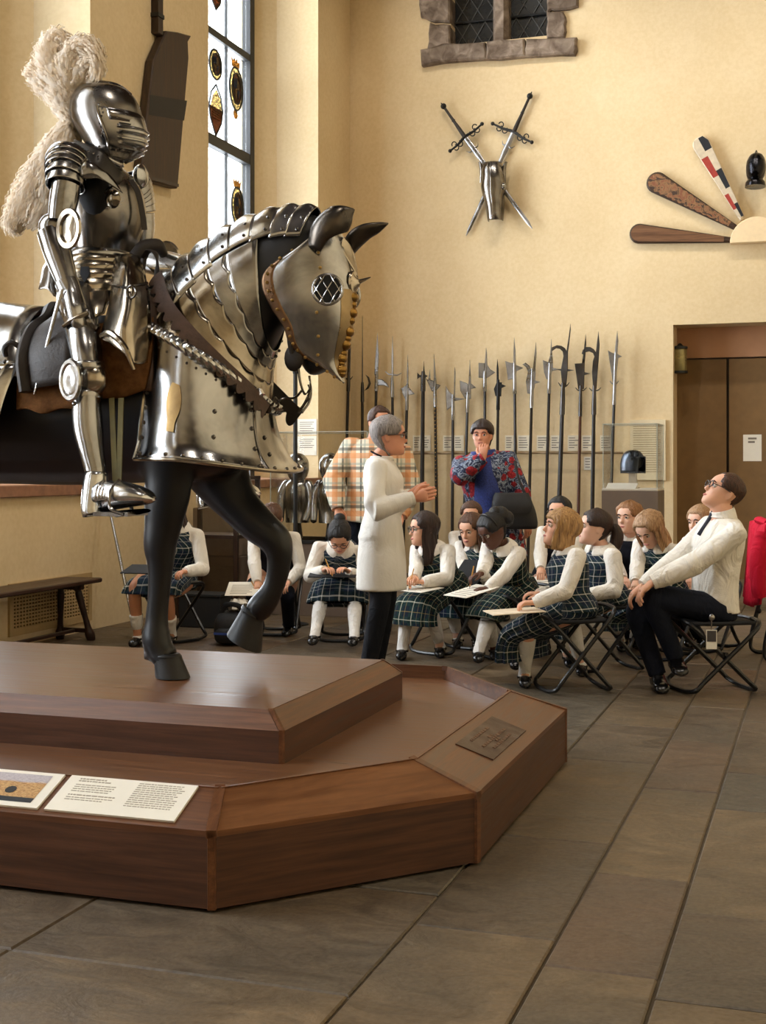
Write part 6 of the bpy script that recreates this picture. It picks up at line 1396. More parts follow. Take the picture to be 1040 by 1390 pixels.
# ---- papers, boards and pencils
def near(u, v, d): return at_d(u, v, d)
sheet('paper_sheet', near(330, 799, 9.85), fd(0), .24, .30, 'white sheet on the lap of the boy behind the raised foreleg', 'paper', PAPER, -.25, .003, 7)
sheet('clipboard', near(452, 779, 9.52), fd(3), .34, .22, 'dark clipboard under the hands of the girl with the bun', 'clipboard', BLACK_CLOTH, -.1, .008)
sheet('clipboard', near(198, 772, 9.45), fd(12), .30, .22, 'dark clipboard held by the girl behind the planted foreleg', 'clipboard', BLACK_CLOTH, -.2, .008)
sheet('paper_sheet', near(567, 799, 8.9), fd(45), .28, .22, 'white sheet under the clasped hands of the long-haired girl', 'paper', PAPER, -.08, .004, 6)
sheet('paper_sheet', near(640, 802, 8.55), fd(55), .24, .28, 'white sheet the dark-skinned girl writes on', 'paper', PAPER, -.2, .004, 6)
sheet('paper_sheet', near(698, 829, 7.62), fd(80), .24, .31, 'cream folder on the knees of the bobbed blonde girl', 'paper', mat('cream_folder', (226, 210, 184), .7), -.05, .006)
sheet('paper_sheet', near(740, 792, 9.3), fd(25), .22, .28, 'white sheet held by the boy behind the bobbed blonde girl', 'paper', PAPER, -.3, .003, 6)
sheet('clipboard', near(636, 780, 9.35), fd(40), .24, .3, 'black clipboard of the girl half hidden in the second row', 'clipboard', BLACK_CLOTH, -.7, .008)
for key, i, dv, lb in (('K12', 1, V3(-.45, -.1, .8), 'pencil of the boy behind the raised foreleg'), ('K2', 1, V3(.15, .1, .9), 'pencil of the dark-skinned girl writing'), ('K1', 1, V3(.2, .1, .9), 'pencil held by the girl with long dark hair'), ('K11', 1, V3(-.4, .1, .8), 'pencil of the girl bent over her clipboard')):
    S, E, Wr, sg, D, pn, Sd = PEOPLE[key].arms[i]; c = Wr+D*.085+pn*.03
    pencil(c-unit(dv)*.05, dv, lb)

# ---- grown-ups
def adult(key, label, pel, head, hands, feet, s, **k):
    p = at_d(*pel); q = at_d(*head)
    H = [(*at_d(*h[:3]), h[3] if len(h) > 3 else None, h[4] if len(h) > 4 and h[4] is not None else V3(0, 0, -1), h[5] if len(h) > 5 else .5) for h in hands]
    F_ = [(f[0], f[1], f[2]) if len(f) == 3 and f[2] < 1 else f for f in feet]
    r = person(label, None, pelvis=p, head=q, hands=H, feet=F_, s=s, adult=True, **k); PEOPLE[key] = r; return r
def ground(u, d, s=None):
    p = at_d(u, 632, d); return (p[0], p[1], 0.0, facing(s)) if s is not None else (p[0], p[1], 0.0)
adult('A1', 'woman with short grey hair and long pale cardigan, standing as she talks to the children', (518, 722, 8.3), (527, 591, 8.3), [(556, 672, 8.2, unit(fd(-90)*.8+V3(0, 0, .35)), fd(180)), (560, 676, 8.05, unit(fd(-80)*.9+V3(0, 0, .2)), fd(170))], [ground(512, 8.4, -70), ground(500, 8.15, -75)], -84, hs=-88, hp=2, fem=True, wear='cardigan', hair='grey', style='short', nape=-.02, vol=.07, skin='rosy', glasses=True, hem=.36, flare=1.05, trouser=DENIM, neck=1.0, seated=False, slv=1.05)
adult('A2', 'bearded man in orange checked shirt standing behind the guide', (503, 693, 10.45), (515, 572, 10.45), [(545, 700, 10.35), (459, 690, 10.3)], [ground(525, 10.45, -10), ground(490, 10.45, 10)], -5, hs=-18, hp=4, wear='flannel', hair='auburn', style='short', beard=True, skin='rosy', glasses=True, build=1.18, hem=.10, trouser=NAVY, seated=False, slv=1.2, neck=1.2, poles=[(-.3, .8, -.4), (-.2, .9, -.3)])
adult('A3', 'woman in red and blue floral jacket with hand on chin by the polearms', (668, 712, 11.3), (655, 590, 11.25), [(716, 712, 11.15), (656, 622, 11.02, unit(V3(.0, .1, 1)), V3(0, 1, 0), .7)], [ground(685, 11.3, 0), ground(655, 11.3, 5)], 8, hs=15, hp=2, fem=True, wear='floral', hair='dark', style='short', fringe=.70, vol=.08, skin='rosy', build=1.35, hem=.30, flare=1.12, trouser=NAVY, seated=False, slv=1.35, poles=[(-.2, .8, -.4), (.5, .75, -.6)], neck=1.15)
pA4 = at_d(966, 826, 7.75)
adult('A4', 'man in white shirt seated on a stool, head tipped back to look up', (970, 824, 7.75), (985, 668, 7.72), [(866, 802, 7.55, unit(fd(88)*.75+V3(0, 0, -.6)), unit(fd(-90)), .5), (868, 800, 7.8, unit(fd(88)*.75+V3(0, 0, -.6)), unit(fd(-90)), .5)], [(*at_d(918, 912, 7.7), facing(95)), (*at_d(893, 945, 7.78)[:2], 0.0, facing(95))], 80, hs=84, hp=-27, wear='shirt', hair='auburn', style='short', fringe=.86, nape=.12, skin='fair', glasses=True, build=.98, knees=[at_d(862, 806, 7.6), at_d(866, 815, 7.85)], shoe_tilt=[0, 0], slv=.98, neck=1.12, nfwd=.022, vol=.025, poles=[(-.1, .35, -1), (-.1, .3, -1)])
stool(pA4[0], pA4[1], facing(80), 'black stool under the man in the white shirt', .385, 1.12, .03)

r = PEOPLE['A4']; q = at_d(966, 868, 7.52); b = empty('badge_tmp', q); bpy.data.objects.remove(b)
m = MB(); d = unit(fd(8)); sx = np.cross(V3(0, 0, 1), d); M = frame(q, sx, V3(0, 0, 1), d); m.prism([(-.030, -.055), (.030, -.055), (.030, .055), (-.030, .055)], .004, M, bev=.001); bd = m.build('name_badge', PAPER, r.root, smooth=False)
m = MB(); m.prism([(-.025, -.012), (.025, -.012), (.025, .05), (-.025, .05)], .002, M @ Matrix.Translation((0, 0, .004))); m.build('badge_photo', mat('badge_dark_print', (70, 66, 66), .4), bd, smooth=False)
m = MB(); m.tube([q+V3(0, 0, .055), q+V3(0, 0, .11)], .004, 6, 1); m.ball(q+V3(.0, 0, .125), (.018, .01, .020), 12, 8); m.build('badge_reel', STEEL, bd)
# ------------------------------------------------------------------ polearms along the back wall
XZ = lambda y: Matrix(((1, 0, 0, 0), (0, 0, -1, y), (0, 1, 0, 0), (0, 0, 0, 1)))
SHAFT_D = make_wood('dark_ash_shaft', (14, 11, 10), (30, 23, 20), (46, 36, 30), 2, .5); SHAFT_B = make_wood('brown_ash_shaft', (50, 26, 16), (80, 44, 28), (102, 62, 40), 2, .45)
BLADE = make_steel('grey_blade_steel', (150, 150, 152), .3, .25); BLADE_D = make_steel('dark_blade_steel', (84, 82, 82), .35, .3); BLADE_K = mat('black_blade_iron', (26, 26, 28), .45, .4)
def cropA(p): return (600+p[0]/4, 430+p[1]/4)
def cropB(p): return (440+p[0]*.2115, 430+p[1]*.2115)
RAIL_Z = at_y(700, 615, BACK_Y)[2]
def polearm(label, cv, shaft, polys, mt=None, sm=None, lug=None, name='halberd', r=.019, socket=None, studs=False):
    Y = BACK_Y-.155; mt = mt or BLADE; sm = sm or SHAFT_D
    a, b = at_y(*cv(shaft[0]), Y), at_y(*cv(shaft[1]), Y); d = unit(b-a); t = (a[2]-.02)/-d[2]; foot = a+d*t
    o = empty(name, (foot[0], foot[1], 0.0), label, 'polearm')
    m = MB(); m.tube([foot, foot+(a-foot)*.5, a+unit(a-foot)*.05], [r, r, r*.85], 9, 1); m.build('shaft', sm, o)
    m = MB(); m.tube([foot-V3(0, 0, .018), foot+V3(0, 0, .05)], [r*.6, r*1.15], 9, 1); m.build('butt_ferrule', BLADE_D, o)
    for i, (nm, pts) in enumerate(polys):
        m = MB(); pp = [at_y(*cv(p), Y) for p in pts]; th = .022 if nm == 'spike' else .016
        m.prism([(p[0], p[2]) for p in pp], th, XZ(Y+th/2), bev=.007 if nm != 'beak' else .005); m.build(nm, mt, o, smooth=False)
    low = min(at_y(*cv(p), Y)[2] for p in polys[0][1]); s0 = a+unit(a-foot)*max(.08, low-a[2]+.04); m = MB(); m.tube([a-unit(a-foot)*.16, a, s0], [r*1.18, r*1.12, r*.8], 9, 2); m.build('socket', mt, o)
    if lug:
        l, c, q = [at_y(*cv(p), Y) for p in lug]; m = MB(); m.tube([l+V3(0, 0, .02), (l+c)/2-V3(0, 0, .006), c, (q+c)/2-V3(0, 0, .006), q+V3(0, 0, .02)], [.004, .008, .011, .008, .004], 7, 3); m.build('lug', mt, o)
    if studs:
        m = MB()
        for k in range(26): p = a+(foot-a)*(.02+.022*k); m.ball(p+V3(.0, -r, 0), .007, 6, 4); m.ball(p+V3(r, 0, .012), .007, 6, 4)
        tag(m.build('studs', BRASS, o), kind='stuff')
    return o
def polearms():
    S, B, K = 'spike', 'axe_blade', 'beak'
    polearm('dark leaf-bladed spear nearest the left wall corner', cropB, ((158, 395), (147, 750)), [('spear_blade', [(166, 95), (173, 200), (168, 370), (160, 392), (148, 372), (152, 240)])], BLADE_D, lug=((132, 392), (158, 400), (184, 392)), name='spear')
    polearm('very long thin spike with a small pale crescent hook', cropB, ((246, 462), (246, 725)), [(S, [(246, -8), (250, 300), (249, 462), (242, 462), (243, 300)]), ('crescent', [(265, 370), (290, 388), (301, 428), (286, 460), (256, 477), (276, 452), (286, 425), (279, 395)])], BLADE_D, name='pike')
    polearm('tall bright partisan with a broad blade and curved side wing', cropB, ((337, 392), (333, 545)), [('blade', [(343, 98), (353, 250), (346, 370), (337, 392), (323, 370), (326, 300)]), ('side_wing', [(340, 398), (372, 402), (405, 428), (420, 456), (382, 440), (340, 442)])], name='partisan')
    polearm('thin spiked spear with a straight cross guard', cropB, ((438, 432), (440, 640)), [(S, [(440, 122), (446, 250), (444, 432), (434, 432), (434, 250)])], BLADE, lug=((393, 362), (440, 370), (497, 372)), name='spear')
    polearm('halberd with a small pale blade beside the man in orange checks', cropB, ((533, 515), (522, 930)), [(S, [(537, 243), (543, 350), (540, 450), (531, 450), (532, 350)]), (B, [(493, 458), (531, 438), (540, 470), (530, 545), (505, 500)]), (K, [(538, 446), (582, 495), (538, 505)])])
    polearm('dark war hammer with a short spike and double beak', cropB, ((636, 392), (630, 990)), [(S, [(640, 283), (647, 370), (641, 392), (632, 392), (634, 370)]), ('hammer_head', [(598, 358), (614, 374), (650, 370), (666, 380), (650, 392), (614, 388), (598, 400)])], BLADE_D, r=.026, name='war_hammer')
    polearm('halberd with a brass studded shaft and jagged pale blade', cropB, ((712, 492), (719, 990)), [(S, [(705, 238), (714, 330), (722, 420), (718, 492), (702, 492), (704, 410)]), (B, [(652, 392), (668, 405), (680, 335), (684, 405), (706, 412), (708, 480), (692, 478)]), (K, [(720, 430), (748, 440), (722, 472)])], studs=True)
    polearm('halberd with a wide crescent axe and long thin top spike', cropA, ((60, 488), (58, 840)), [(S, [(70, 273), (74, 300), (72, 440), (64, 440), (67, 300)]), (B, [(20, 373), (42, 408), (62, 428), (66, 460), (58, 484), (26, 508), (22, 440)]), (K, [(66, 438), (128, 446), (66, 458)])])
    polearm('short halberd behind the floral jacket woman, square pale blade', cropA, ((140, 446), (132, 715)), [(S, [(152, 233), (158, 340), (158, 446), (136, 446), (146, 340)]), (B, [(97, 346), (135, 360), (142, 366), (142, 440), (126, 446), (100, 402)]), (K, [(156, 360), (186, 385), (156, 392)])])
    polearm('halberd with square axe and triangular rear fluke above the floral jacket', cropA, ((233, 332), (233, 560)), [(S, [(240, 168), (245, 200), (247, 262), (240, 335), (226, 335), (232, 260)]), (B, [(199, 250), (233, 252), (230, 333), (199, 331)]), (K, [(245, 258), (262, 285), (290, 302), (242, 334)])])
    polearm('all black pollaxe right of the woman in the floral jacket', cropA, ((305, 432), (302, 700)), [(S, [(301, 230), (308, 280), (309, 360), (297, 360), (297, 280)]), (B, [(282, 392), (300, 350), (302, 432), (290, 430)]), ('hammer_head', [(302, 354), (326, 356), (322, 432), (302, 434)]), (K, [(322, 364), (348, 376), (322, 388)])], BLADE_K, SHAFT_D, name='pollaxe')
    polearm('halberd with broad concave axe blade and long thin spike', cropA, ((395, 345), (398, 720)), [(S, [(393, 112), (400, 180), (402, 266), (388, 266), (389, 180)]), (B, [(344, 240), (372, 250), (402, 252), (406, 300), (396, 335), (358, 344), (352, 290)]), (K, [(400, 260), (442, 278), (404, 296)])])
    polearm('bill with forward hooked blade and thin rear spike', cropA, ((488, 420), (478, 840)), [(S, [(511, 138), (514, 200), (507, 290), (493, 300), (503, 200)]), (B, [(437, 258), (455, 249), (478, 268), (488, 300), (508, 280), (509, 310), (504, 380), (492, 422), (464, 416), (456, 350), (467, 300), (458, 274)]), (K, [(504, 344), (534, 354), (504, 364)])], BLADE, name='bill')
    polearm('halberd with narrow notched blade and long bright socket', cropA, ((584, 342), (570, 840)), [(S, [(594, 120), (599, 190), (604, 270), (590, 270), (588, 200)]), (B, [(548, 235), (576, 246), (590, 205), (602, 215), (604, 275), (588, 335), (568, 340), (554, 300)]), (K, [(600, 276), (640, 286), (600, 294)])])
    polearm('tallest bill with a big curved hook and brown lugs', cropA, ((655, 456), (642, 840)), [('bill_blade', [(698, 36), (700, 70), (691, 150), (685, 190), (684, 280), (676, 378), (652, 378), (645, 290), (655, 240), (660, 212), (655, 188), (640, 174), (620, 171), (597, 188), (588, 182), (600, 165), (625, 154), (650, 158), (668, 170), (677, 184), (688, 110)]), (K, [(682, 284), (720, 290), (682, 297)]), (K, [(648, 283), (608, 283), (648, 293)])], BLADE_D, lug=((632, 366), (660, 380), (692, 366)), r=.027, name='bill')
    polearm('glaive with flat topped wedge blade on a reddish brown shaft', cropA, ((752, 466), (745, 840)), [('glaive_blade', [(781, 92), (784, 150), (776, 250), (772, 392), (740, 392), (721, 254), (760, 252), (768, 200)]), (K, [(774, 300), (806, 308), (774, 317)])], BLADE_D, SHAFT_B, lug=((725, 394), (754, 398), (786, 394)), name='glaive')
    polearm('tall dark bill with a hook that curls to the reddish shafted glaive', cropA, ((826, 456), (820, 840)), [('bill_blade', [(850, 78), (857, 150), (851, 240), (846, 300), (840, 392), (820, 392), (815, 300), (820, 240), (828, 216), (820, 197), (800, 188), (778, 193), (768, 206), (759, 200), (765, 180), (785, 164), (805, 164), (825, 176), (836, 192), (842, 140)])], BLADE_D, lug=((800, 396), (830, 399), (864, 394)), r=.024, name='bill')
    polearm('winged partisan with bright spike above the glass helmet case', cropA, ((937, 402), (922, 840)), [(S, [(952, 76), (959, 130), (952, 210), (936, 210), (945, 130)]), ('blade', [(901, 182), (920, 194), (938, 200), (952, 198), (960, 206), (944, 354), (928, 354)]), (K, [(952, 202), (979, 215), (956, 224)])], BLADE, lug=((912, 357), (937, 362), (960, 357)), name='partisan')
polearms()
def rail():
    Y = BACK_Y-.105; a, b = at_y(497, 615, Y), at_y(846, 615, Y)
    o = empty('wall_rail', ((a[0]+b[0])/2, BACK_Y, RAIL_Z), 'thin dark horizontal rail that holds the polearms against the wall', 'rail')
    m = MB(); m.tube([V3(a[0], Y, RAIL_Z), V3(b[0], Y, RAIL_Z)], .014, 8, 1); m.build('bar', mat('tan_rail', (150, 128, 98), .5), o)
    for k in range(9):
        x = a[0]+.1+(b[0]-a[0]-.2)*k/8; m = MB(); m.tube([V3(x, BACK_Y, RAIL_Z), V3(x, Y, RAIL_Z)], .010, 7, 1); m.build('bracket', IRON, o)
    names = ['dark war hammer', 'studded halberd, its left card', 'studded halberd, its right card', 'crescent axe halberd', 'left sleeve of the floral jacket'][:0]+['left card beside the dark war hammer', 'right card beside the dark war hammer', 'card left of the wide crescent axe halberd', 'card right of the wide crescent axe halberd', 'left card beside the broad concave axe halberd', 'right card beside the broad concave axe halberd', 'card left of the notched halberd', 'card right of the notched halberd', 'card left of the reddish shafted glaive', 'card between the reddish glaive and the dark bill', 'card seen by the glass helmet case']
    for i, (u0, u1) in enumerate(((561, 572), (573.5, 585), (602, 615), (616.5, 630), (686, 701), (703, 719), (729, 746), (747.5, 763), (771, 788), (790, 807), (815, 833))):
        a, b = at_y(u0, 591, BACK_Y), at_y(u1, 612, BACK_Y); m = MB(); m.box((a[0], BACK_Y-.012, b[2]), (b[0], BACK_Y, a[2]))
        c = tag(m.build('label_card', mat('ivory_label', (232, 222, 200), .6, 0, .03), smooth=False), 'small ivory label above the polearm rail, '+names[i], 'label', 'label cards above the polearm rail')
        t = MB(); rr = random.Random(i)
        for k in range(5): z = a[2]-.03-.028*k; t.box((a[0]+.015, BACK_Y-.014, z-.005), (a[0]+.015+(b[0]-a[0]-.03)*rr.uniform(.5, 1), BACK_Y-.012, z+.005))
        t.build('text_line', INK, c, smooth=False)
    a, b = at_y(793, 620, BACK_Y), at_y(803, 638, BACK_Y); m = MB(); m.box((a[0], BACK_Y-.01, b[2]), (b[0], BACK_Y, a[2])); c = tag(m.build('label_card', PAPER, smooth=False), 'small upright white label just below the polearm rail', 'label')
    t = MB()
    for k in range(4): t.box((a[0]+.015, BACK_Y-.012, a[2]-.03-.032*k), (b[0]-.015, BACK_Y-.01, a[2]-.02-.032*k))
    t.build('text_line', INK, c, smooth=False)
    for u0, u1, v0, v1, lb in ((404, 430, 569, 590, 'upper white notice sheet on the window reveal by the glass case'), (404, 430, 592, 618, 'lower white notice sheet on the window reveal by the glass case')):
        Yr = WINDOWS[3][1]-.001; a, b = at_y(u0, v0, Yr), at_y(u1, v1, Yr); m = MB(); m.box((a[0], Yr-.006, b[2]), (b[0], Yr, a[2])); c = tag(m.build('notice_sheet', PAPER, smooth=False), lb, 'notice')
        t = MB()
        for k in range(5): t.box((a[0]+.03, Yr-.008, a[2]-.04-.024*k), (b[0]-.03-.02*(k % 3), Yr-.006, a[2]-.033-.024*k))
        t.build('text_line', INK, c, smooth=False)
rail()
# ------------------------------------------------------------------ trophies on the back wall
def cropC(p): return (580+p[0]*.1731, 110+p[1]*.1731)
def trophy():
    def sword(label, pom, gd, tip, g0, g1, Y, hooks):
        P, G, T = [at_y(*cropC(p), Y) for p in (pom, gd, tip)]; A, B = at_y(*cropC(g0), Y), at_y(*cropC(g1), Y); d = unit(T-P)
        o = empty('great_sword', G, label, 'sword'); n = V3(0, -1, 0); w = np.cross(d, n)
        blk = mat('blackened_hilt', (22, 20, 20), .45, .4)
        m = MB(); m.loft([(G, w*.030, n*.010), (G+(T-G)*.2, w*.033, n*.010), (G+(T-G)*.25, w*.026, n*.009), (G+(T-G)*.6, w*.024, n*.008), (T-d*.09, w*.020, n*.006), (T, w*.003, n*.002)], 8, 1); m.build('blade', BLADE, o)
        m = MB(); m.tube([G, G+(P-G)*.25, G+(P-G)*.5, G+(P-G)*.53, G+(P-G)*.57, P], [.026, .024, .018, .026, .018, .015], 9, 3); m.build('grip', LEATHER_D, o)
        m = MB(); m.ball(P, .036, 12, 8); m.tube([P-d*.02, P-d*.055], [.015, .004], 7, 1); m.build('pommel', blk, o)
        m = MB(); m.tube([A, A+(G-A)*.5+d*.01, G, B+(G-B)*.5+d*.01, B], [.012, .015, .02, .015, .012], 8, 3); m.ball(A, .024, 9, 6); m.ball(B, .024, 9, 6)
        for f in (.35, .62):
            for E in (A, B):
                for sg in ((1, -1) if f < .5 else (1,)):
                    c = E+(G-E)*f; e = unit(G-E); m.tube([c+(d*sg*(.02-.035*math.cos(t))+e*.030*math.sin(t)) for t in np.linspace(.3, 4.6, 9)], .007, 6, 2)
        m.build('cross_guard', blk, o)
        m = MB(); c = G+(T-G)*.13
        for sg in (1, -1): m.tube([c, c+w*sg*.055+d*.01, c+w*sg*.085-d*.03], [.009, .008, .002], 6, 3)
        m.build('blade_lugs', BLADE, o)
    sword('two-handed sword of the crossed pair with its hilt at upper left', (128, 198), (295, 438), (825, 1158), (180, 548), (430, 336), BACK_Y-.09, 0)
    sword('two-handed sword of the crossed pair with its hilt at upper right', (805, 118), (680, 398), (304, 1216), (514, 334), (820, 480), BACK_Y-.05, 0)
    o = empty('horse_face_plate', at_y(*cropC((515, 850)), BACK_Y), 'steel horse face plate mounted over the crossed swords', 'armour')
    S = [(645, 515, 62, .10), (700, 515, 78, .14), (770, 522, 82, .16), (830, 522, 92, .15), (900, 522, 76, .14), (980, 532, 66, .13), (1060, 535, 58, .12), (1098, 536, 54, .10)]
    secs = []
    for v, u, hw, dp in S: c = at_y(*cropC((u, v)), BACK_Y-.12); e = at_y(*cropC((u+hw, v)), BACK_Y-.12); secs.append((c, V3(e[0]-c[0], 0, 0), V3(0, -dp, 0)))
    m = MB(); m.loft(secs, 25, 4, (math.radians(-12), math.radians(192)), power=.8); m.build('face_plate', STEEL_D, o, solid=.006)
    m = MB(); m.tube([s[0]+s[2]*1.01 for s in secs], .008, 7, 3); m.build('centre_ridge', STEEL, o)
    for sg in (1, -1):
        c = at_y(*cropC((515+sg*85, 700)), BACK_Y-.12); t = at_y(*cropC((515+sg*105, 632)), BACK_Y-.14); b = at_y(*cropC((515+sg*90, 800)), BACK_Y-.12)
        m = MB(); m.tube([b, c, t], [(.014, .02), (.028, .03), (.022, .012)], 10, 4); m.build('ear_flange', STEEL_D, o)
        q = at_y(*cropC((522+sg*78, 825)), BACK_Y-.18); m = MB(); m.ball(q, (.035, .045, .045), 12, 8); m.build('eye_flange', STEEL, o)
trophy()
def cropD(p): return (850+p[0]*.1827, 170+p[1]*.1827)
def paddles():
    Y = BACK_Y
    def paddle(label, a, ra, b, rb, mt, checks=None, th=.07):
        A, B = at_y(*cropD(a), Y), at_y(*cropD(b), Y); sc = abs(at_y(*cropD((a[0]+100, a[1])), Y)[0]-A[0])/100; ra, rb = ra*sc, rb*sc
        d = unit(V3(B[0]-A[0], 0, B[2]-A[2])); w = V3(-d[2], 0, d[0]); L = np.linalg.norm(B-A); pts = []
        for t in np.linspace(math.pi/2, 3*math.pi/2, 13): pts.append((math.cos(t)*ra*.95, math.sin(t)*ra))
        pts += [(L*.3, -(ra+(rb-ra)*.3)), (L, -rb), (L, rb), (L*.3, ra+(rb-ra)*.3)]
        M = frame(A+V3(0, 0, 0), d, -w, V3(0, -1, 0)) if False else Matrix(((d[0], w[0], 0, A[0]), (0, 0, -1, Y), (d[2], w[2], 0, A[2]), (0, 0, 0, 1)))
        o = empty('lance_guard', A, label, 'shield'); m = MB(); m.prism(pts, th-.003, M @ Matrix.Translation((0, 0, .003)), bev=.02); m.build('board', mt[0], o, smooth=False)
        def panel(nm, q, mm, h=.004):
            p = MB(); p.prism(q, h, M @ Matrix.Translation((0, 0, th-.001))); p.build(nm, mm, o, smooth=False)
        W_ = lambda x: ra+(rb-ra)*x/L
        if checks:
            n = 5; xs = [-ra*.75, L*.10, L*.36, L*.60, L*.80, L*.97]
            for i in range(n):
                for sd in (1, -1):
                    f = .90; x0, x1 = xs[i]+(.06 if sd < 0 else 0)*L*(i > 0), xs[i+1]+(.06 if sd < 0 else 0)*L*(i < n-1); w0 = W_(max(0, x0))*f if i else ra*.55; w1 = W_(x1)*f
                    panel('painted_check', [(x0, 0), (x0, sd*w0), (max(x0+.01, 0), sd*W_(max(0, x0))*f), (x1, sd*w1), (x1, 0)], mt[1+((i+(sd > 0)) % 2 if (i % 2 == 0) else 1+((i+(sd > 0)) % 2))] if False else (mt[2] if (i+(sd > 0)) % 2 == 0 else (mt[1] if sd > 0 else mt[3])))
        else:
            q = []
            for t in np.linspace(math.pi/2, 3*math.pi/2, 11): q.append((math.cos(t)*ra*.78, math.sin(t)*ra*.78))
            xs = np.linspace(0, L*.93, 26)
            if mt[2]: lo = [(x, -W_(x)*(.74+(.14 if k % 2 else -.04))) for k, x in enumerate(xs)]; hi = [(x, W_(x)*(.74+(.14 if k % 2 else -.04))) for k, x in enumerate(xs)][::-1]
            else: lo = [(x, -W_(x)*.82) for x in xs]; hi = [(x, W_(x)*.82) for x in xs][::-1]
            panel('carved_panel', q+lo+hi, mt[1])
        return o
    dk = make_wood('dark_painted_lance_wood', (34, 22, 14), (58, 38, 24), (80, 56, 36), 0, .5); br = NT('painted_scrollwork'); n = br.noise(9, 4, None, 2.2)
    br.color(br.ramp(n, [(.40, srgb(60, 40, 26)), (.5, srgb(140, 102, 66)), (.62, srgb(120, 66, 42)), (.7, srgb(150, 116, 78))])); br.rough(.6)
    b2 = make_wood('brown_lance_wood', (70, 42, 24), (110, 74, 46), (132, 94, 60), 0, .5)
    paddle('lowest painted wooden lance guard, plain brown, of the wall fan', (100, 810), 74, (780, 857), 20, (dk, b2, None))
    paddle('middle painted wooden lance guard with a serrated border', (232, 432), 80, (815, 765), 20, (dk, br.m, True))
    paddle('upper lance guard painted in red, white and black checks', (562, 150), 66, (868, 705), 20, (mat('bone_paint', (206, 190, 164), .6, 0, .1), mat('black_paint', (22, 26, 34), .5), mat('bone_paint', (206, 190, 164), .6), mat('red_paint', (160, 52, 40), .55, 0, .15)), True)
    c = at_y(*cropD((970, 880)), Y); r = at_y(*cropD((1165, 880)), Y)[0]-c[0]; o = empty('half_round_boss', c, 'cream half-round board at the hub of the lance guard fan', 'board')
    m = MB(); m.prism([(c[0]+r*math.cos(t), c[2]+r*math.sin(t)) for t in np.linspace(0, math.pi, 25)], .13, XZ(Y), bev=.006); m.build('board', mat('cream_board', (240, 214, 172), .7, 0, .04), o, smooth=False)
    # black closed helmet on the wall
    h = empty('wall_helmet', at_y(*cropD((965, 450)), Y-.2), 'small black closed helmet mounted above the half-round board', 'helmet'); bk = make_steel('black_helmet_steel', (46, 46, 50), .3, .2)
    S = [(208, 968, 20, .04), (225, 968, 48, .09), (270, 966, 70, .13), (320, 965, 74, .15), (370, 962, 68, .14), (405, 960, 55, .12), (425, 960, 58, .12)]
    secs = []
    for v, u, hw, dp in S: q = at_y(*cropD((u, v)), Y-.2); e = at_y(*cropD((u+hw, v)), Y-.2); secs.append((q, V3(e[0]-q[0], 0, 0), V3(0, -dp, 0)))
    m = MB(); m.loft(secs, 22, 4); m.build('skull', bk, h)
    m = MB(); m.tube([secs[i][0]+secs[i][2]*1.04 for i in range(5)], (.010), 7, 3); m.tube([secs[0][0]+V3(0, 0, -.02), secs[0][0]+V3(0, 0, .035)], [.03, .004], 8, 2); m.build('comb', bk, h)
    m = MB(); m.loft([(secs[5][0], secs[5][1]*1.0, secs[5][2]), (secs[6][0], secs[6][1]*1.25, secs[6][2]*1.2), (secs[6][0]-V3(0, 0, .05), secs[6][1]*1.35, secs[6][2]*1.3)], 22, 3); m.build('neck_flange', bk, h)
    m = MB(); m.loft([(secs[2][0]+secs[2][2]*.25, secs[2][1]*.98, secs[2][2]*.9), (secs[3][0]+secs[3][2]*.25, secs[3][1]*.98, secs[3][2]*.9), (secs[4][0]+secs[4][2]*.28, secs[4][1]*.9, secs[4][2]*.95), (secs[5][0]+secs[5][2]*.2, secs[5][1]*.8, secs[5][2]*.8)], 22, 3); m.build('visor', bk, h)
    m = MB(); m.tube([secs[3][0]-secs[3][2]*.2, V3(secs[3][0][0], BACK_Y, secs[3][0][2])], .02, 8, 1); m.build('wall_peg', IRON, h)
paddles()
# ------------------------------------------------------------------ painted board and pole on the left wall
def board():
    X = WALL_X+.0; P = lambda u, v: at_x(u, v, WALL_X+.07)
    pts = [(224, 42), (240, 44), (258, 49), (253, 58), (254, 80), (249, 137), (239, 256), (202, 246), (190, 228), (198, 150), (206, 82), (219, 52)]
    wd = make_wood('weathered_board', (40, 28, 20), (66, 50, 38), (88, 70, 54), 2, .6)
    o = empty('painted_board', P(222, 150), 'long weathered wooden shield board hung on the pier between the windows', 'board')
    q = [(P(*p)[1], P(*p)[2]) for p in pts]; m = MB(); m.prism(q, .086, YZ(X+.004), bev=.012); m.build('plank', wd, o, smooth=False)
    bd = [(201, 129), (251, 137), (247, 164), (199, 156)]; m = MB(); m.prism([((P(*p)[1]), P(*p)[2]) for p in bd], .004, YZ(X+.088)); m.build('painted_band', mat('black_band_paint', (30, 26, 24), .6), o, smooth=False)
    m = MB(); m.prism([(P(*p)[1], P(*p)[2]) for p in [(190, 224), (201, 244), (239, 254), (239, 250), (203, 240), (193, 222)]], .01, YZ(X+.088)); m.build('lower_edge', WOOD_DARK, o, smooth=False)
    a, b = at_x(214, 48, WALL_X+.04), at_x(218, -30, WALL_X+.04); o = empty('wall_pole', a, 'dark pole fixed upright on the pier above the weathered board', 'pole')
    m = MB(); m.box((WALL_X, a[1]-.045, a[2]), (WALL_X+.07, a[1]+.045, b[2]+.6), bev=.012); m.build('pole', WOOD_DARK, o, smooth=False)
    for z in (a[2]+.15, a[2]+.9): m = MB(); m.box((WALL_X, a[1]-.055, z), (WALL_X+.078, a[1]+.055, z+.035)); m.build('clip', IRON, o, smooth=False)
board()
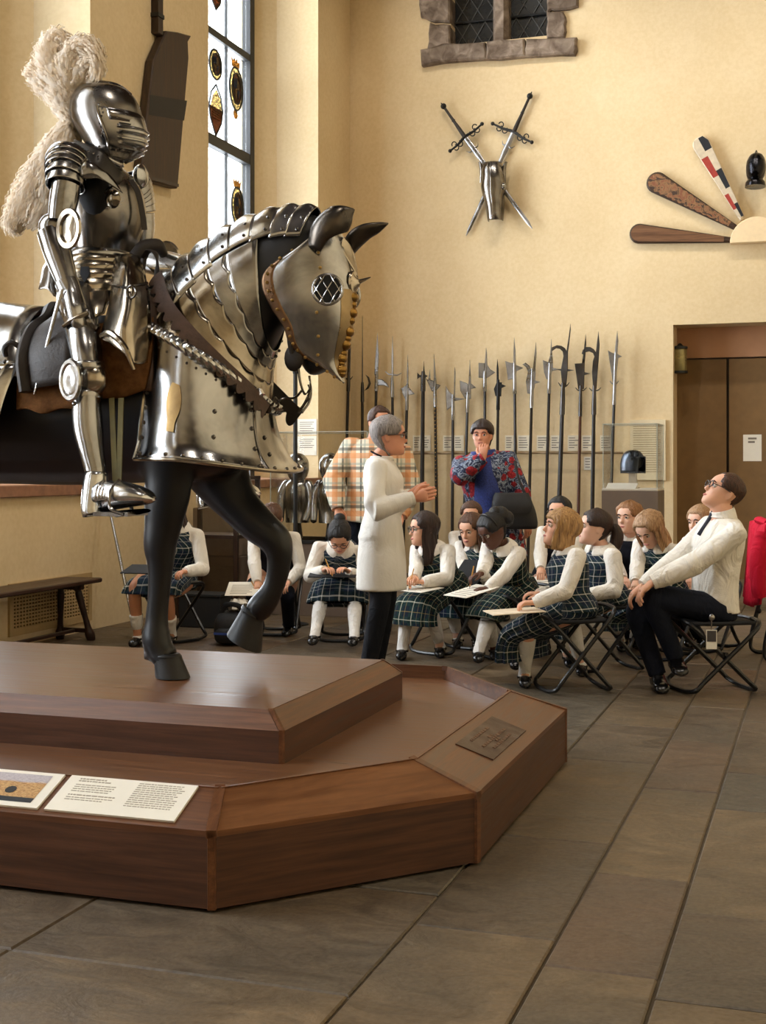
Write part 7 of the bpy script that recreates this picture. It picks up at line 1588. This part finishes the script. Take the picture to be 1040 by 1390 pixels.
# ------------------------------------------------------------------ bench and rod by the left wall
def bench():
    y1 = 8.86; y0 = 6.7; x0, x1 = WALL_X+.05, WALL_X+.36; zt = .462
    o = empty('wooden_bench', ((x0+x1)/2, (y0+y1)/2, 0), 'dark wooden bench with splayed turned legs under the left window', 'bench'); wd = make_wood('bench_oak', (34, 20, 12), (58, 34, 22), (80, 50, 32), 1, .4)
    m = MB(); m.box((x0, y0, zt-.035), (x1, y1, zt), bev=.008); m.build('seat', wd, o, smooth=False)
    for y, dy in ((y1-.22, .1), (y0+.22, -.1)):
        for sg in (1, -1):
            a, b = V3((x0+x1)/2+sg*.065, y, zt-.035), V3((x0+x1)/2+sg*.135, y+dy, .0); m = MB(); c = lambda t: a+(b-a)*t
            m.tube([c(0), c(.08), c(.12), c(.2), c(.6), c(.8), c(.84), c(.92), c(1)], [.035, .03, .022, .028, .021, .026, .034, .036, .03], 10, 2); m.build('leg', WOOD_DARK, o)
        m = MB(); m.box(((x0+x1)/2-.13, y+dy*.86-.018, .06), ((x0+x1)/2+.13, y+dy*.86+.018, .09), bev=.004); m.build('stretcher', WOOD_DARK, o, smooth=False)
        m = MB(); m.box(((x0+x1)/2-.12, y-.02, zt-.075), ((x0+x1)/2+.12, y+.02, zt-.034), bev=.004); m.build('cross_rail', WOOD_DARK, o, smooth=False)
    m = MB(); m.box(((x0+x1)/2-.015, y0+.15, .06), ((x0+x1)/2+.015, y1-.15, .085), bev=.004); m.build('long_stretcher', WOOD_DARK, o, smooth=False)
    a = at_x(141, 655, WALL_X+.03); b = at_z(186, 868, .0); o = empty('steel_rod', b, 'slender steel rod leaning on the left wall beside the bench', 'rod')
    m = MB(); m.tube([b+V3(0, 0, .015), b+(a-b)*.5, a], [.016, .014, .010], 9, 1); m.build('rod', STEEL, o); m = MB(); m.tube([b+V3(0, 0, .005), b+(a-b)*.03], [.019, .019], 9, 1); m.build('ferrule', LEATHER_D, o)
bench()
# ------------------------------------------------------------------ glass cases
def glass_box(o, x0, y0, z0, x1, y1, z1, t=.008, top=True):
    for nm, lo, hi in (('glass_pane', (x0, y0, z0), (x1, y0+t, z1)), ('glass_pane', (x0, y1-t, z0), (x1, y1, z1)), ('glass_pane', (x0, y0+t, z0), (x0+t, y1-t, z1)), ('glass_pane', (x1-t, y0+t, z0), (x1, y1-t, z1))):
        m = MB(); m.box(lo, hi); m.build(nm, ACRYLIC, o, smooth=False)
    m = MB(); m.box((x0, y0, z1), (x1, y1, z1+t)); m.build('glass_top', ACRYLIC, o, smooth=False)
    e = mat('polished_glass_edge', (206, 214, 208), .3, 0, .02); m = MB()
    for (x, y) in ((x0, y0), (x1, y0), (x0, y1), (x1, y1)): m.box((x-.002, y-.002, z0), (x+.004, y+.004, z1))
    for (a, b) in (((x0, y0), (x1, y0)), ((x0, y1), (x1, y1)), ((x0, y0), (x0, y1)), ((x1, y0), (x1, y1))): m.box((min(a[0], b[0])-.004, min(a[1], b[1])-.004, z1+.001), (max(a[0], b[0])+.004, max(a[1], b[1])+.004, z1+.007))
    m.build('glass_edge', e, o, smooth=False)
def cases():
    # helmet case near the door
    c = at_d(860, 632, 12.6); w = .26; zt = 1.095; o = empty('display_pedestal', (c[0], c[1], 0), 'grey pedestal with glass cover showing an open helmet by the door', 'pedestal')
    m = MB(); m.box((c[0]-w, c[1]-w, 0), (c[0]+w, c[1]+w, zt-.02), bev=.004); m.build('pedestal', GREY_PAINT, o, smooth=False)
    m = MB(); m.box((c[0]-w, c[1]-w, zt-.02), (c[0]+w, c[1]+w, zt), bev=.003); m.build('white_deck', WHITE_PAINT, o, smooth=False)
    glass_box(o, c[0]-w+.01, c[1]-w+.01, zt, c[0]+w-.01, c[1]+w-.01, zt+.60)
    m = MB(); m.add([(c[0]-.23, c[1]-.22, zt), (c[0]+.05, c[1]-.22, zt), (c[0]+.05, c[1]-.06, zt+.05), (c[0]-.23, c[1]-.06, zt+.05), (c[0]-.23, c[1]-.06, zt), (c[0]+.05, c[1]-.06, zt)], [(0, 1, 2, 3), (3, 2, 5, 4), (0, 3, 4), (1, 5, 2)])
    tag(m.build('label_wedge', WHITE_PAINT, smooth=False), 'white sloping label block inside the glass helmet case', 'label')
    p = V3(c[0]-.005, c[1], zt); s = empty('helmet_stand', p, 'pale block stand carrying the dark open helmet', 'stand'); m = MB(); m.box((p[0]-.035, p[1]-.035, zt), (p[0]+.035, p[1]+.035, zt+.20), bev=.004); m.build('post', WHITE_PAINT, s, smooth=False); m = MB(); m.box((p[0]-.06, p[1]-.06, zt), (p[0]+.06, p[1]+.06, zt+.012)); m.build('foot', WHITE_PAINT, s, smooth=False)
    h = empty('open_helmet', p+V3(0, 0, .2), 'dark grey rounded open-faced helmet on a pale stand in the glass case', 'helmet'); bs = make_steel('blued_helmet_steel', (74, 80, 90), .3, .15)
    R = rotz(-.55); rows = []
    for t in np.linspace(0, 1, 15):
        row = []
        for ph in np.linspace(-math.pi, math.pi, 41):
            op = abs(ph) < .62; r = math.sin(math.pi*(.04+.54*t))**.75; z = .155*math.cos(math.pi*(.04+.54*t)); lim = 1.0
            cut = .0 if not op else max(0, (t-.50)/.5); x = math.cos(ph)*.130*r; y = math.sin(ph)*.105*r
            if op: z = max(z, .155*math.cos(math.pi*(.04+.54*min(t, .50))))
            if t > .8 and not op: x *= 1-.10*(t-.8)/.2*0; z -= .03*(t-.8)/.2
            row.append(R @ V3(x, y, z)+p+V3(0, 0, .21))
        rows.append(row)
    m = MB(); m.grid(rows); m.build('bowl', bs, h, solid=.005)
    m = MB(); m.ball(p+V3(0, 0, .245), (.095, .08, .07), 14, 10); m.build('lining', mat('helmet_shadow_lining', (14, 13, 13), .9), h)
    # printed panel on the wall
    a, b = at_y(856, 570, BACK_Y), at_y(904, 652, BACK_Y); m = MB(); m.box((a[0], BACK_Y-.03, b[2]), (b[0], BACK_Y, a[2]), bev=.004); o = tag(m.build('text_panel', mat('ivory_panel', (222, 206, 172), .6, 0, .03), smooth=False), 'ivory printed text panel on the wall behind the glass helmet case', 'panel')
    for k in range(22):
        z = a[2]-.05-.026*k; t = MB(); rr = random.Random(k); t.box((a[0]+.035, BACK_Y-.032, z-.005), (b[0]-.04-.05*rr.random(), BACK_Y-.03, z+.005)); t.build('text_line', mat('faded_ink', (168, 150, 118), .8), o, smooth=False)
    # armour case beside the window
    q0 = at_d(352, 632, 12.6); x0, x1, y0, y1, zb, zt = at_d(358, 632, 12.2)[0], at_d(478, 632, 12.0)[0], 10.75, 11.35, .66, 1.60
    x0, x1 = -4.62, -3.72; o = empty('armour_case', ((x0+x1)/2, (y0+y1)/2, 0), 'large glass case on a grey base with half armours inside', 'case')
    m = MB(); m.box((x0, y0, 0), (x1, y1, zb), bev=.004); m.build('base', GREY_PAINT, o, smooth=False); m = MB(); m.box((x0-.01, y0-.01, zb-.03), (x1+.01, y1+.01, zb), bev=.003); m.build('base_lip', IRON, o, smooth=False)
    glass_box(o, x0, y0, zb, x1, y1, zt)
    def half(u, label):
        p = at_y(u, 632, 11.05); z = zb; hN = empty('half_armour', (p[0], p[1], z), label, 'armour'); c = lambda dz: V3(p[0], p[1], z+dz); G_ = STEEL_D
        m = MB(); m.loft([(c(0), V3(.05, 0, 0), V3(0, .05, 0)), (c(.16), V3(.03, 0, 0), V3(0, .03, 0))], 12, 1); m.build('stand', IRON, hN)
        m = MB(); m.loft([(c(.14), V3(.11, 0, 0), V3(0, .10, 0)), (c(.25), V3(.115, 0, 0), V3(0, .09, 0)), (c(.38), V3(.12, 0, 0), V3(0, .11, 0)), (c(.48), V3(.11, 0, 0), V3(0, .10, 0)), (c(.53), V3(.06, 0, 0), V3(0, .06, 0))], 20, 4); m.build('breastplate', STEEL, hN)
        m = MB(); m.loft([(c(.52), V3(.06, 0, 0), V3(0, .07, 0)), (c(.56), V3(.085, 0, 0), V3(0, .10, 0)), (c(.63), V3(.10, 0, 0), V3(0, .12, 0)), (c(.70), V3(.092, 0, 0), V3(0, .11, 0)), (c(.75), V3(.05, 0, 0), V3(0, .06, 0)), (c(.765), V3(.006, 0, 0), V3(0, .006, 0))], 22, 4); m.build('helmet', STEEL, hN)
        m = MB(); m.loft([(c(.55)+V3(.03, -.04, 0), V3(.07, 0, 0), V3(0, .08, 0)), (c(.61)+V3(.035, -.045, 0), V3(.085, 0, 0), V3(0, .10, 0)), (c(.66)+V3(.03, -.03, 0), V3(.08, 0, 0), V3(0, .09, 0))], 20, 3); m.build('visor', STEEL, hN)
        for sg in (1, -1):
            m = MB(); m.tube([c(.48)+V3(sg*.10, 0, 0), c(.40)+V3(sg*.135, -.02, 0), c(.28)+V3(sg*.14, -.05, 0), c(.17)+V3(sg*.12, -.11, 0)], [.045, .045, .038, .03], 14, 4, round_ends=True); m.build('arm_plate', STEEL, hN)
    half(404, 'half armour in the glass case, the one nearer the horse'); half(449, 'half armour in the glass case, partly behind the man in orange checks')
    # dark framed case near the planted foreleg
    x0, x1, y0, y1 = -4.98, -4.25, 9.95, 10.35
    x0, y0 = -5.28, 10.25; x1, y1 = -4.72, 10.70; zt = 1.22
    o = empty('framed_case', ((x0+x1)/2, (y0+y1)/2, 0), 'dark framed glass case on slim posts behind the horse legs', 'case')
    for (x, y) in ((x0, y0), (x1, y0), (x0, y1), (x1, y1)): m = MB(); m.box((x-.018, y-.018, 0), (x+.018, y+.018, zt), bev=.003); m.build('post', WOOD_DARK, o, smooth=False)
    for z in (zt, .72):
        m = MB(); m.box((x0-.02, y0-.02, z-.03), (x1+.02, y0+.02, z)); m.box((x0-.02, y1-.02, z-.03), (x1+.02, y1+.02, z)); m.box((x0-.02, y0, z-.03), (x0+.02, y1, z)); m.box((x1-.02, y0, z-.03), (x1+.02, y1, z)); m.build('rail', WOOD_DARK, o, smooth=False)
    m = MB(); m.box((x0+.02, y0+.02, .69), (x1-.02, y1-.02, .72)); m.build('shelf', GREY_PAINT, o, smooth=False)
    for lo, hi in (((x0+.02, y0-.004, .72), (x1-.02, y0+.004, zt-.03)), ((x0+.02, y1-.004, .72), (x1-.02, y1+.004, zt-.03)), ((x1-.004, y0+.02, .72), (x1+.004, y1-.02, zt-.03))): m = MB(); m.box(lo, hi); m.build('glass_pane', ACRYLIC, o, smooth=False)
    # grey stepped plinth behind the boy
    a, b = at_d(276, 632, 12.2), at_d(340, 632, 12.0); x0, x1, y0, y1 = a[0], b[0], a[1]-.3, a[1]+.3; o = empty('grey_plinth', ((x0+x1)/2, (y0+y1)/2, 0), 'stepped grey plinth behind the boy by the raised foreleg', 'plinth')
    m = MB(); m.box((x0, y0, 0), (x1, y1, .50), bev=.006); m.build('base', GREY_PAINT, o, smooth=False); m = MB(); m.box((x0+.03, y0+.03, .50), (x1-.03, y1-.03, .93), bev=.006); m.build('upper_block', mat('taupe_plinth_paint', (150, 132, 116), .7, 0, .05), o, smooth=False)
    m = MB(); m.box((x0+.05, y0-.004, .08), (x1-.05, y0+.001, .42)); m.build('recessed_panel', mat('plinth_panel', (112, 98, 86), .7), o, smooth=False)
    # dark upright post in front of the glass case
    p = at_d(401, 632, 10.9); o = empty('steel_post', (p[0], p[1], 0), 'slim dark upright post standing in front of the armour case', 'post'); zt = at_d(401, 505, 10.9)[2]
    m = MB(); m.tube([V3(p[0], p[1], .02), V3(p[0], p[1], zt)], .018, 12, 1); m.build('post', IRON, o); m = MB(); m.lathe([(.11, 0), (.11, .012), (.03, .03), (.022, .06)], (p[0], p[1], 0), 18); m.build('foot', IRON, o); m = MB(); m.ball((p[0], p[1], zt), .024, 10, 6); m.build('cap', IRON, o)
cases()
# ------------------------------------------------------------------ bag, coat and chair
def bag():
    p = at_d(322, 632, 9.75)
    o = empty('backpack', (p[0], p[1], .0), 'dark backpack standing on the floor beside the raised hoof', 'bag'); c = V3(p[0], p[1], .0); bm = mat('black_nylon', (20, 22, 28), .6, 0, .2, 20, .2)
    m = MB(); m.loft([(c+V3(-.15, 0, .08), V3(0, .05, 0), V3(0, 0, .05)), (c+V3(-.12, 0, .115), V3(0, .13, 0), V3(0, 0, .115)), (c+V3(0, 0, .125), V3(0, .15, 0), V3(0, 0, .125)), (c+V3(.12, 0, .11), V3(0, .13, 0), V3(0, 0, .11)), (c+V3(.16, 0, .07), V3(0, .06, 0), V3(0, 0, .05))], 18, 4, power=.75); m.build('body', bm, o)
    m = MB(); m.loft([(c+V3(-.02, -.13, .08), V3(.09, 0, 0), V3(0, 0, .055)), (c+V3(-.02, -.17, .075), V3(.085, 0, 0), V3(0, 0, .05)), (c+V3(-.02, -.185, .075), V3(.04, 0, 0), V3(0, 0, .02))], 14, 3, power=.7); m.build('pocket', bm, o)
    for sg in (1, -1): m = MB(); m.tube([c+V3(-.10, sg*.07, .20), c+V3(-.05, sg*.09, .29), c+V3(.06, sg*.09, .285), c+V3(.12, sg*.07, .18)], [(.02, .006)]*4, 8, 5, up=(0, 1, 0)); m.build('strap', bm, o)
    m = MB(); m.box((c[0]-.10, c[1]-.19, .085), (c[0]+.06, c[1]-.183, .10)); m.build('blue_trim', mat('blue_trim', (40, 70, 150), .5), o, smooth=False)
    q = c+V3(.02, -.02, .265); rnd = random.Random(2); o = MB(); P = np.zeros((9, 18, 3))
    for i in range(9):
        for j in range(18):
            a, b = math.pi*i/8, 2*math.pi*j/18; r = 1+.18*math.sin(3*b+2*i)+.12*math.sin(5*b-i); P[i, j] = q+V3(math.sin(a)*math.cos(b)*.085*r, math.sin(a)*math.sin(b)*.07*r, -math.cos(a)*.045*r+.02)
    o.grid(P, True); tag(o.build('white_cloth', BLOUSE), 'crumpled white cloth lying on the dark backpack', 'cloth')
bag()
def low_box():
    a, b = at_d(243, 632, 10.75), at_d(300, 632, 10.65); o = empty('black_box', ((a[0]+b[0])/2, a[1]+.12, 0), 'low black box on the floor beside the backpack, behind the horse forelegs', 'box')
    m = MB(); m.box((a[0], a[1], 0), (b[0], a[1]+.24, .25), bev=.008); m.build('body', mat('matt_black_board', (22, 21, 21), .8), o, smooth=False); m = MB(); m.box((a[0]-.006, a[1]-.006, .25), (b[0]+.006, a[1]+.246, .275), bev=.005); m.build('lid', mat('matt_black_board', (22, 21, 21), .8), o, smooth=False)
low_box()
def coat_chair():
    p = at_d(1086, 632, 9.0); rz = facing(-86); R = rotz(rz); T = lambda q: R @ V3(*q)+V3(p[0], p[1], 0)
    o = empty('tubular_chair', (p[0], p[1], 0), 'black tubular chair cut off by the picture edge with a red coat over it', 'chair')
    for sg in (1, -1):
        m = MB(); m.tube([T((-.24, sg*.22, .86)), T((-.22, sg*.22, .5)), T((-.21, sg*.22, .42)), T((-.28, sg*.22, .12)), T((-.26, sg*.22, .02)), T((-.1, sg*.22, .014)), T((.26, sg*.22, .014)), T((.28, sg*.22, .06)), T((.2, sg*.22, .42)), T((-.18, sg*.22, .43))], .0145, 10, 5); m.build('side_frame', BLACK_METAL, o)
        m = MB(); m.ball(T((-.23, sg*.22, .30)), .022, 10, 6); m.build('joint', BLACK_METAL, o)
    m = MB(); m.box((-.2, -.21, .43), (.22, .21, .465), 0, frame(V3(p[0], p[1], 0), R[:, 0], R[:, 1], R[:, 2]), .012); m.build('seat', BLACK_CLOTH, o, smooth=False)
    m = MB(); m.box((-.255, -.21, .60), (-.225, .21, .86), 0, frame(V3(p[0], p[1], 0), R[:, 0], R[:, 1], R[:, 2]), .01); m.build('backrest', BLACK_CLOTH, o, smooth=False)
    red = make_cloth('crimson_wool', (196, 22, 50), .6, 7); rows = []
    for t in np.linspace(0, 1, 22):
        row = []
        for s in np.linspace(-1, 1, 25):
            z = .90-.0*t; w = .25+.03*math.sin(3*s)
            if t < .3: x = -.20+.03*t/.3; z = .62+(.90-.62)*t/.3
            elif t < .38: x = -.24-.03*math.sin((t-.3)/.08*math.pi/2)*1; z = .915
            else: x = -.275-.05*(t-.38)/.62+.022*math.sin(7*s+2*t)*(t-.3); z = .90-.52*(t-.38)/.62-.03*math.cos(2*s)
            row.append(T((x, s*w*(1+.05*t), z)))
        rows.append(row)
    c = empty('red_coat', T((-.25, 0, .6)), 'crimson red coat draped over the back of the tubular chair', 'coat'); m = MB(); m.grid(rows); m.build('coat_body', red, c, solid=.014)
    m = MB(); m.tube([T((-.29, -.2, .86)), T((-.33, -.24, .7)), T((-.33, -.25, .52)), T((-.32, -.24, .44))], [.05, .055, .05, .045], 12, 4); m.build('sleeve', red, c)
    m = MB(); m.tube([T((-.24, -.13, .925)), T((-.27, 0, .94)), T((-.24, .13, .925))], [(.03, .02), (.035, .025), (.03, .02)], 10, 4); m.build('collar', red, c)
coat_chair()

def shoulder_bag():
    c = at_d(698, 690, 11.0); o = empty('shoulder_bag', c, 'large black handbag hanging against the woman in the floral jacket', 'bag'); F = fd(8); S = np.cross(V3(0, 0, 1), F); bm = mat('black_bag_leather', (26, 25, 27), .5, 0, .2, 20, .1)
    m = MB(); rows = [(c+V3(0, 0, z)+S*sx, S*w, F*d) for z, w, d, sx in ((-.17, .10, .03, .02), (-.16, .17, .055, .02), (-.05, .185, .06, .0), (.08, .16, .05, -.02), (.13, .14, .03, -.02))]; m.loft(rows, 22, 4, power=.75); m.build('body', bm, o)
    m = MB(); m.loft([(c+V3(0, 0, .12)+F*.03-S*.02, S*.13, F*.02), (c+V3(0, 0, .03)+F*.066, S*.155, F*.012), (c+V3(0, 0, -.04)+F*.072, S*.13, F*.006)], 16, 3); m.build('flap', bm, o)
    m = MB(); m.tube([c+V3(0, 0, .10)+S*.10, at_d(704, 650, 11.02), at_d(699, 626, 11.08)], [(.012, .004)]*3, 8, 5, up=F); m.build('strap', bm, o)
shoulder_bag()
